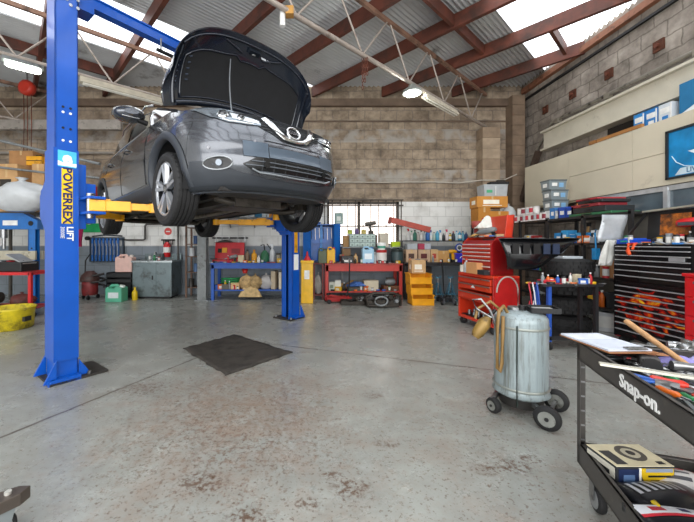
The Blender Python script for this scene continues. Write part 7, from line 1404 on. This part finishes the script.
# ================================================================ LOOSE TOOLS, each one its own thing
HC={'red':'#b3222a','black':'#1d1d20','yellow':'#d5a81c','blue':'#1f55a8','green':'#2c7a4c','orange':'#d0641c','grey':'#85898c'}
def clutter(place,a,c_,n,kinds,seed,spread=.04,size=1,ordn='from left'):
    rnd=random.Random(seed); a=Vector(a); c_=Vector(c_); side=(c_-a).cross(Vector((0,0,1))).normalized()
    for i in range(n):
        p=a.lerp(c_,(i+.5)/n)+side*rnd.uniform(-spread,spread); k=rnd.choice(kinds); cn=rnd.choice(list(HC)); hc=HC[cn]; az=rnd.uniform(-1.2,1.2)+math.atan2((c_-a).y,(c_-a).x)
        lab=lambda kd: '%s %s, %s among loose tools on %s'%(cn,kd,ORD[i],place)
        g='loose tools on '+place
        if k=='driver': driver(p,rnd.uniform(.14,.22)*size,az,hc,lab('handled screwdriver'),g)
        elif k=='spanner': o=spanner(p,rnd.uniform(.12,.2)*size,az,'steel spanner, %s among loose tools on %s'%(ORD[i],place),group=g)
        elif k=='pliers': plier(p,.17*size,az,hc,lab('gripped pliers'),g)
        elif k=='tin': can(p,.025*size,rnd.uniform(.05,.12)*size,hc,'#d0d0cc',lab('small tin'),g)
        elif k=='bottle': bottle(p,.024*size,rnd.uniform(.1,.18)*size,hc,'#dadada',lab('small bottle'),g)
        elif k=='box': carton(p,rnd.uniform(.06,.12)*size,.06*size,rnd.uniform(.04,.1)*size,hc,lab('small box'),g,rz=az,tape=False,name='parts_box',print_='#dcdcd6')
        elif k=='reel':
            o=thing('tape_roll',lab('tape roll'),'tape',p,az,g); m=MB(); m.lathe([(0,.02),(0,.045),(1,.045),(1,.02),(0,.02)],mm(hc),(0,0,0),(0,0,.035),20,caps=False); m.build('roll',o)
clutter('blue workbench',(bx(213,7.8),7.80,BT),(bx(286,7.8),7.78,BT),17,['tin','box','driver','pliers','reel','bottle','box'],61,.02,1.1)
clutter('red bench',(X_(328,7.8),7.79,RH),(X_(401,7.8),7.79,RH),12,['tin','box','driver','reel','pliers','bottle'],62,.01)
clutter('red tool chest top',tcl(-.34,-.02,TZ),tcl(.26,-.02,TZ),12,['driver','pliers','spanner','reel','driver'],63,.05,1.1)
clutter('flame chest top',kl(-.40,-.15,KT),kl(.42,-.15,KT),18,['driver','pliers','spanner','reel','box','tin'],64,.07,1.0)
clutter('flame chest rear edge',kl(-.2,.1,KT),kl(.42,.1,KT),9,['bottle','box','tin','driver'],65,.03,1.2)
clutter('slim black cart',(2.90,4.24,CT),(3.56,4.22,CT),16,['driver','pliers','spanner','reel','box','tin','bottle'],66,.07,.9)
clutter('upper deck of trolley tray',tt(.10,-.06,US+.02),tt(.44,-.10,US+.02),8,['spanner','driver','pliers','spanner'],67,.03,1.0)
clutter('near side of trolley tray',tt(.13,-.30,US+.012),tt(.15,-.76,US+.012),12,['spanner','driver','pliers','spanner'],68,.03,1.0)
clutter('middle of trolley tray',tt(.28,-.22,US+.012),tt(.30,-.78,US+.012),12,['spanner','pliers','driver','spanner'],69,.08,1.0)
clutter('dark workbench front edge',(gxp(406,7.85),7.85,DH),(gxp(468,7.85),7.85,DH),8,['tin','box','bottle','reel'],70,.01,1.0)
clutter('second rack shelf',(4.42,6.85,S2),(4.42,4.75,S2),16,['tin','bottle','box','reel'],71,.01,1.3)
clutter('top rack shelf',(4.40,5.55,S1),(4.40,4.7,S1),0,['tin'],72)
clutter('third rack shelf',(4.42,6.6,S3),(4.42,4.75,S3),12,['tin','bottle','box'],73,.03,1.6)
clutter('lowest rack shelf',(4.42,6.4,S4),(4.42,4.95,S4),8,['tin','bottle','box'],74,.03,1.6)
clutter('blue workbench lower shelf',(bx(214,7.8),7.85,.242),(bx(240,7.8),7.80,.242),6,['tin','box','bottle'],75,.01,1.3)
clutter('red bench lower shelf',(X_(330,7.8),7.82,.202),(X_(398,7.8),7.82,.202),12,['tin','box','bottle','reel'],76,.01,1.4)
clutter('washing cabinet top',(X_(138,8.1),8.15,.9),(X_(170,8.1),8.1,.9),7,['tin','bottle','driver','spanner'],77,.04,1.2)
clutter('black tool case on red trolley',(X_(-2,6.1),6.1,.981),(X_(28,6.1),6.1,.981),6,['driver','spanner','pliers'],78,.04,1.2)
# ================================================================ one mesh per separate piece
def pieces(me,gap):
    n=len(me.vertices); p=list(range(n))
    def fd(a):
        while p[a]!=a: p[a]=p[p[a]]; a=p[a]
        return a
    for f in me.polygons:
        vs=f.vertices; a=fd(vs[0])
        for q in vs[1:]: p[fd(q)]=a
    g={}
    for i in range(n): g.setdefault(fd(i),[]).append(i)
    bx=[]
    for k,ids in g.items():
        co=[me.vertices[i].co for i in ids]; bx.append([set([k]),[min(c[j] for c in co) for j in range(3)],[max(c[j] for c in co) for j in range(3)]])
    ch=True
    while ch:
        ch=False
        for i in range(len(bx)):
            for j in range(i+1,len(bx)):
                if all(bx[i][1][q]-gap<=bx[j][2][q] and bx[j][1][q]-gap<=bx[i][2][q] for q in range(3)):
                    bx[i]=[bx[i][0]|bx[j][0],[min(a,b_) for a,b_ in zip(bx[i][1],bx[j][1])],[max(a,b_) for a,b_ in zip(bx[i][2],bx[j][2])]]; bx.pop(j); ch=True; break
            if ch: break
    return [ [fd_ for fd_ in b_[0]] for b_ in bx],fd
SPLIT={'wheel_arch_trim':'wheel_arch_trim','upright':'upright','bumper_insert':'bumper_insert','bracket':'bracket','roof_rail':'roof_rail','window_trim':'window_trim','sill_cladding':'sill_cladding','bolts':'bolt','foot':'foot','parking_sensor':'parking_sensor','panel_gap':'panel_gap','wheel_liner':'wheel_liner','terminal':'terminal','rear_axle':'rear_axle','label_sticker':'label_sticker','grille_opening':'grille_opening','sight_tube':'sight_tube','hung_tool':'hung_tool','fitting':'fitting','lamp':'lamp','undercarriage':'undercarriage','leg_frame':'leg_frame','mesh_bars':'mesh_bar','chain':'chain','links':'chain','grille_bar':'grille_bar','ram':'ram','jaw':'jaw','weld_band':'weld_band','pulley':'pulley','tape':'tape','printed_label':'printed_label','paper_label':'paper_label','tank':'tank','spool':'spool','printed_lining':'printed_lining','housing':'housing'}
REPORT=[]
for o in list(bpy.data.objects):
    if o.type!='MESH' or o.get('kind'): continue
    base=o.name.split('.')[0]
    ok=len(o.data.vertices)<4000
    if not ok: continue
    comps,fd=pieces(o.data,.004)
    if len(comps)<2: continue
    REPORT.append((base,len(comps),o.parent.name if o.parent else '-'))
    if base not in SPLIT or o.parent is None: continue
    me=o.data; lead=True
    for roots in comps:
        rs=set(roots); faces=[f for f in me.polygons if fd(f.vertices[0]) in rs]; mp_={}; vs=[]; fs=[]
        for f in faces:
            for q in f.vertices:
                if q not in mp_: mp_[q]=len(vs); vs.append(tuple(me.vertices[q].co))
            fs.append([mp_[q] for q in f.vertices])
        nm=bpy.data.meshes.new(SPLIT[base]); nm.from_pydata(vs,[],fs)
        for mt in me.materials: nm.materials.append(mt)
        for a_,f in zip(nm.polygons,faces): a_.material_index=f.material_index; a_.use_smooth=f.use_smooth
        nm.update()
        if lead: o.data=nm; o.name=SPLIT[base]; lead=False
        else:
            c_=bpy.data.objects.new(SPLIT[base],nm); COL.objects.link(c_); c_.parent=o.parent; c_.location=o.location; c_.rotation_euler=o.rotation_euler
            if o.get('label'): c_['label']=o['label']
from collections import Counter
_c={}
for b_,n_,p_ in REPORT: _c.setdefault((b_,n_),[]).append(p_)
# ================================================================ LIGHT, CAMERA
w=bpy.data.worlds.new('sky'); SC.world=w; w.use_nodes=True; bg=w.node_tree.nodes['Background']; bg.inputs['Color'].default_value=(.86,.93,1,1); bg.inputs['Strength'].default_value=1.0
def area(name,loc,rot,sx,sy,e,col=(1,1,1)):
    l=bpy.data.lights.new(name,'AREA'); l.shape='RECTANGLE'; l.size=sx; l.size_y=sy; l.energy=e; l.color=col
    o=bpy.data.objects.new(name,l); COL.objects.link(o); o.location=loc; o.rotation_euler=rot; return o
area('added_front_fill',(-1.5,-2.9,2.6),(R(86),0,0),13.5,4.6,620,(1,.98,.95))      # added fill light, set where an open front is assumed behind the viewer
cam=bpy.data.cameras.new('camera'); co=bpy.data.objects.new('camera',cam); COL.objects.link(co)
co.location=(0,0,H); co.rotation_euler=(R(90),0,0); cam.sensor_width=36; cam.lens=F/694*36; cam.shift_x=(347-CX)/694; cam.shift_y=-(261-CY)/694; cam.clip_start=.05
SC.camera=co
SC.view_settings.view_transform='Standard'; SC.view_settings.look='None'; SC.view_settings.gamma=1; SC.view_settings.exposure=.32
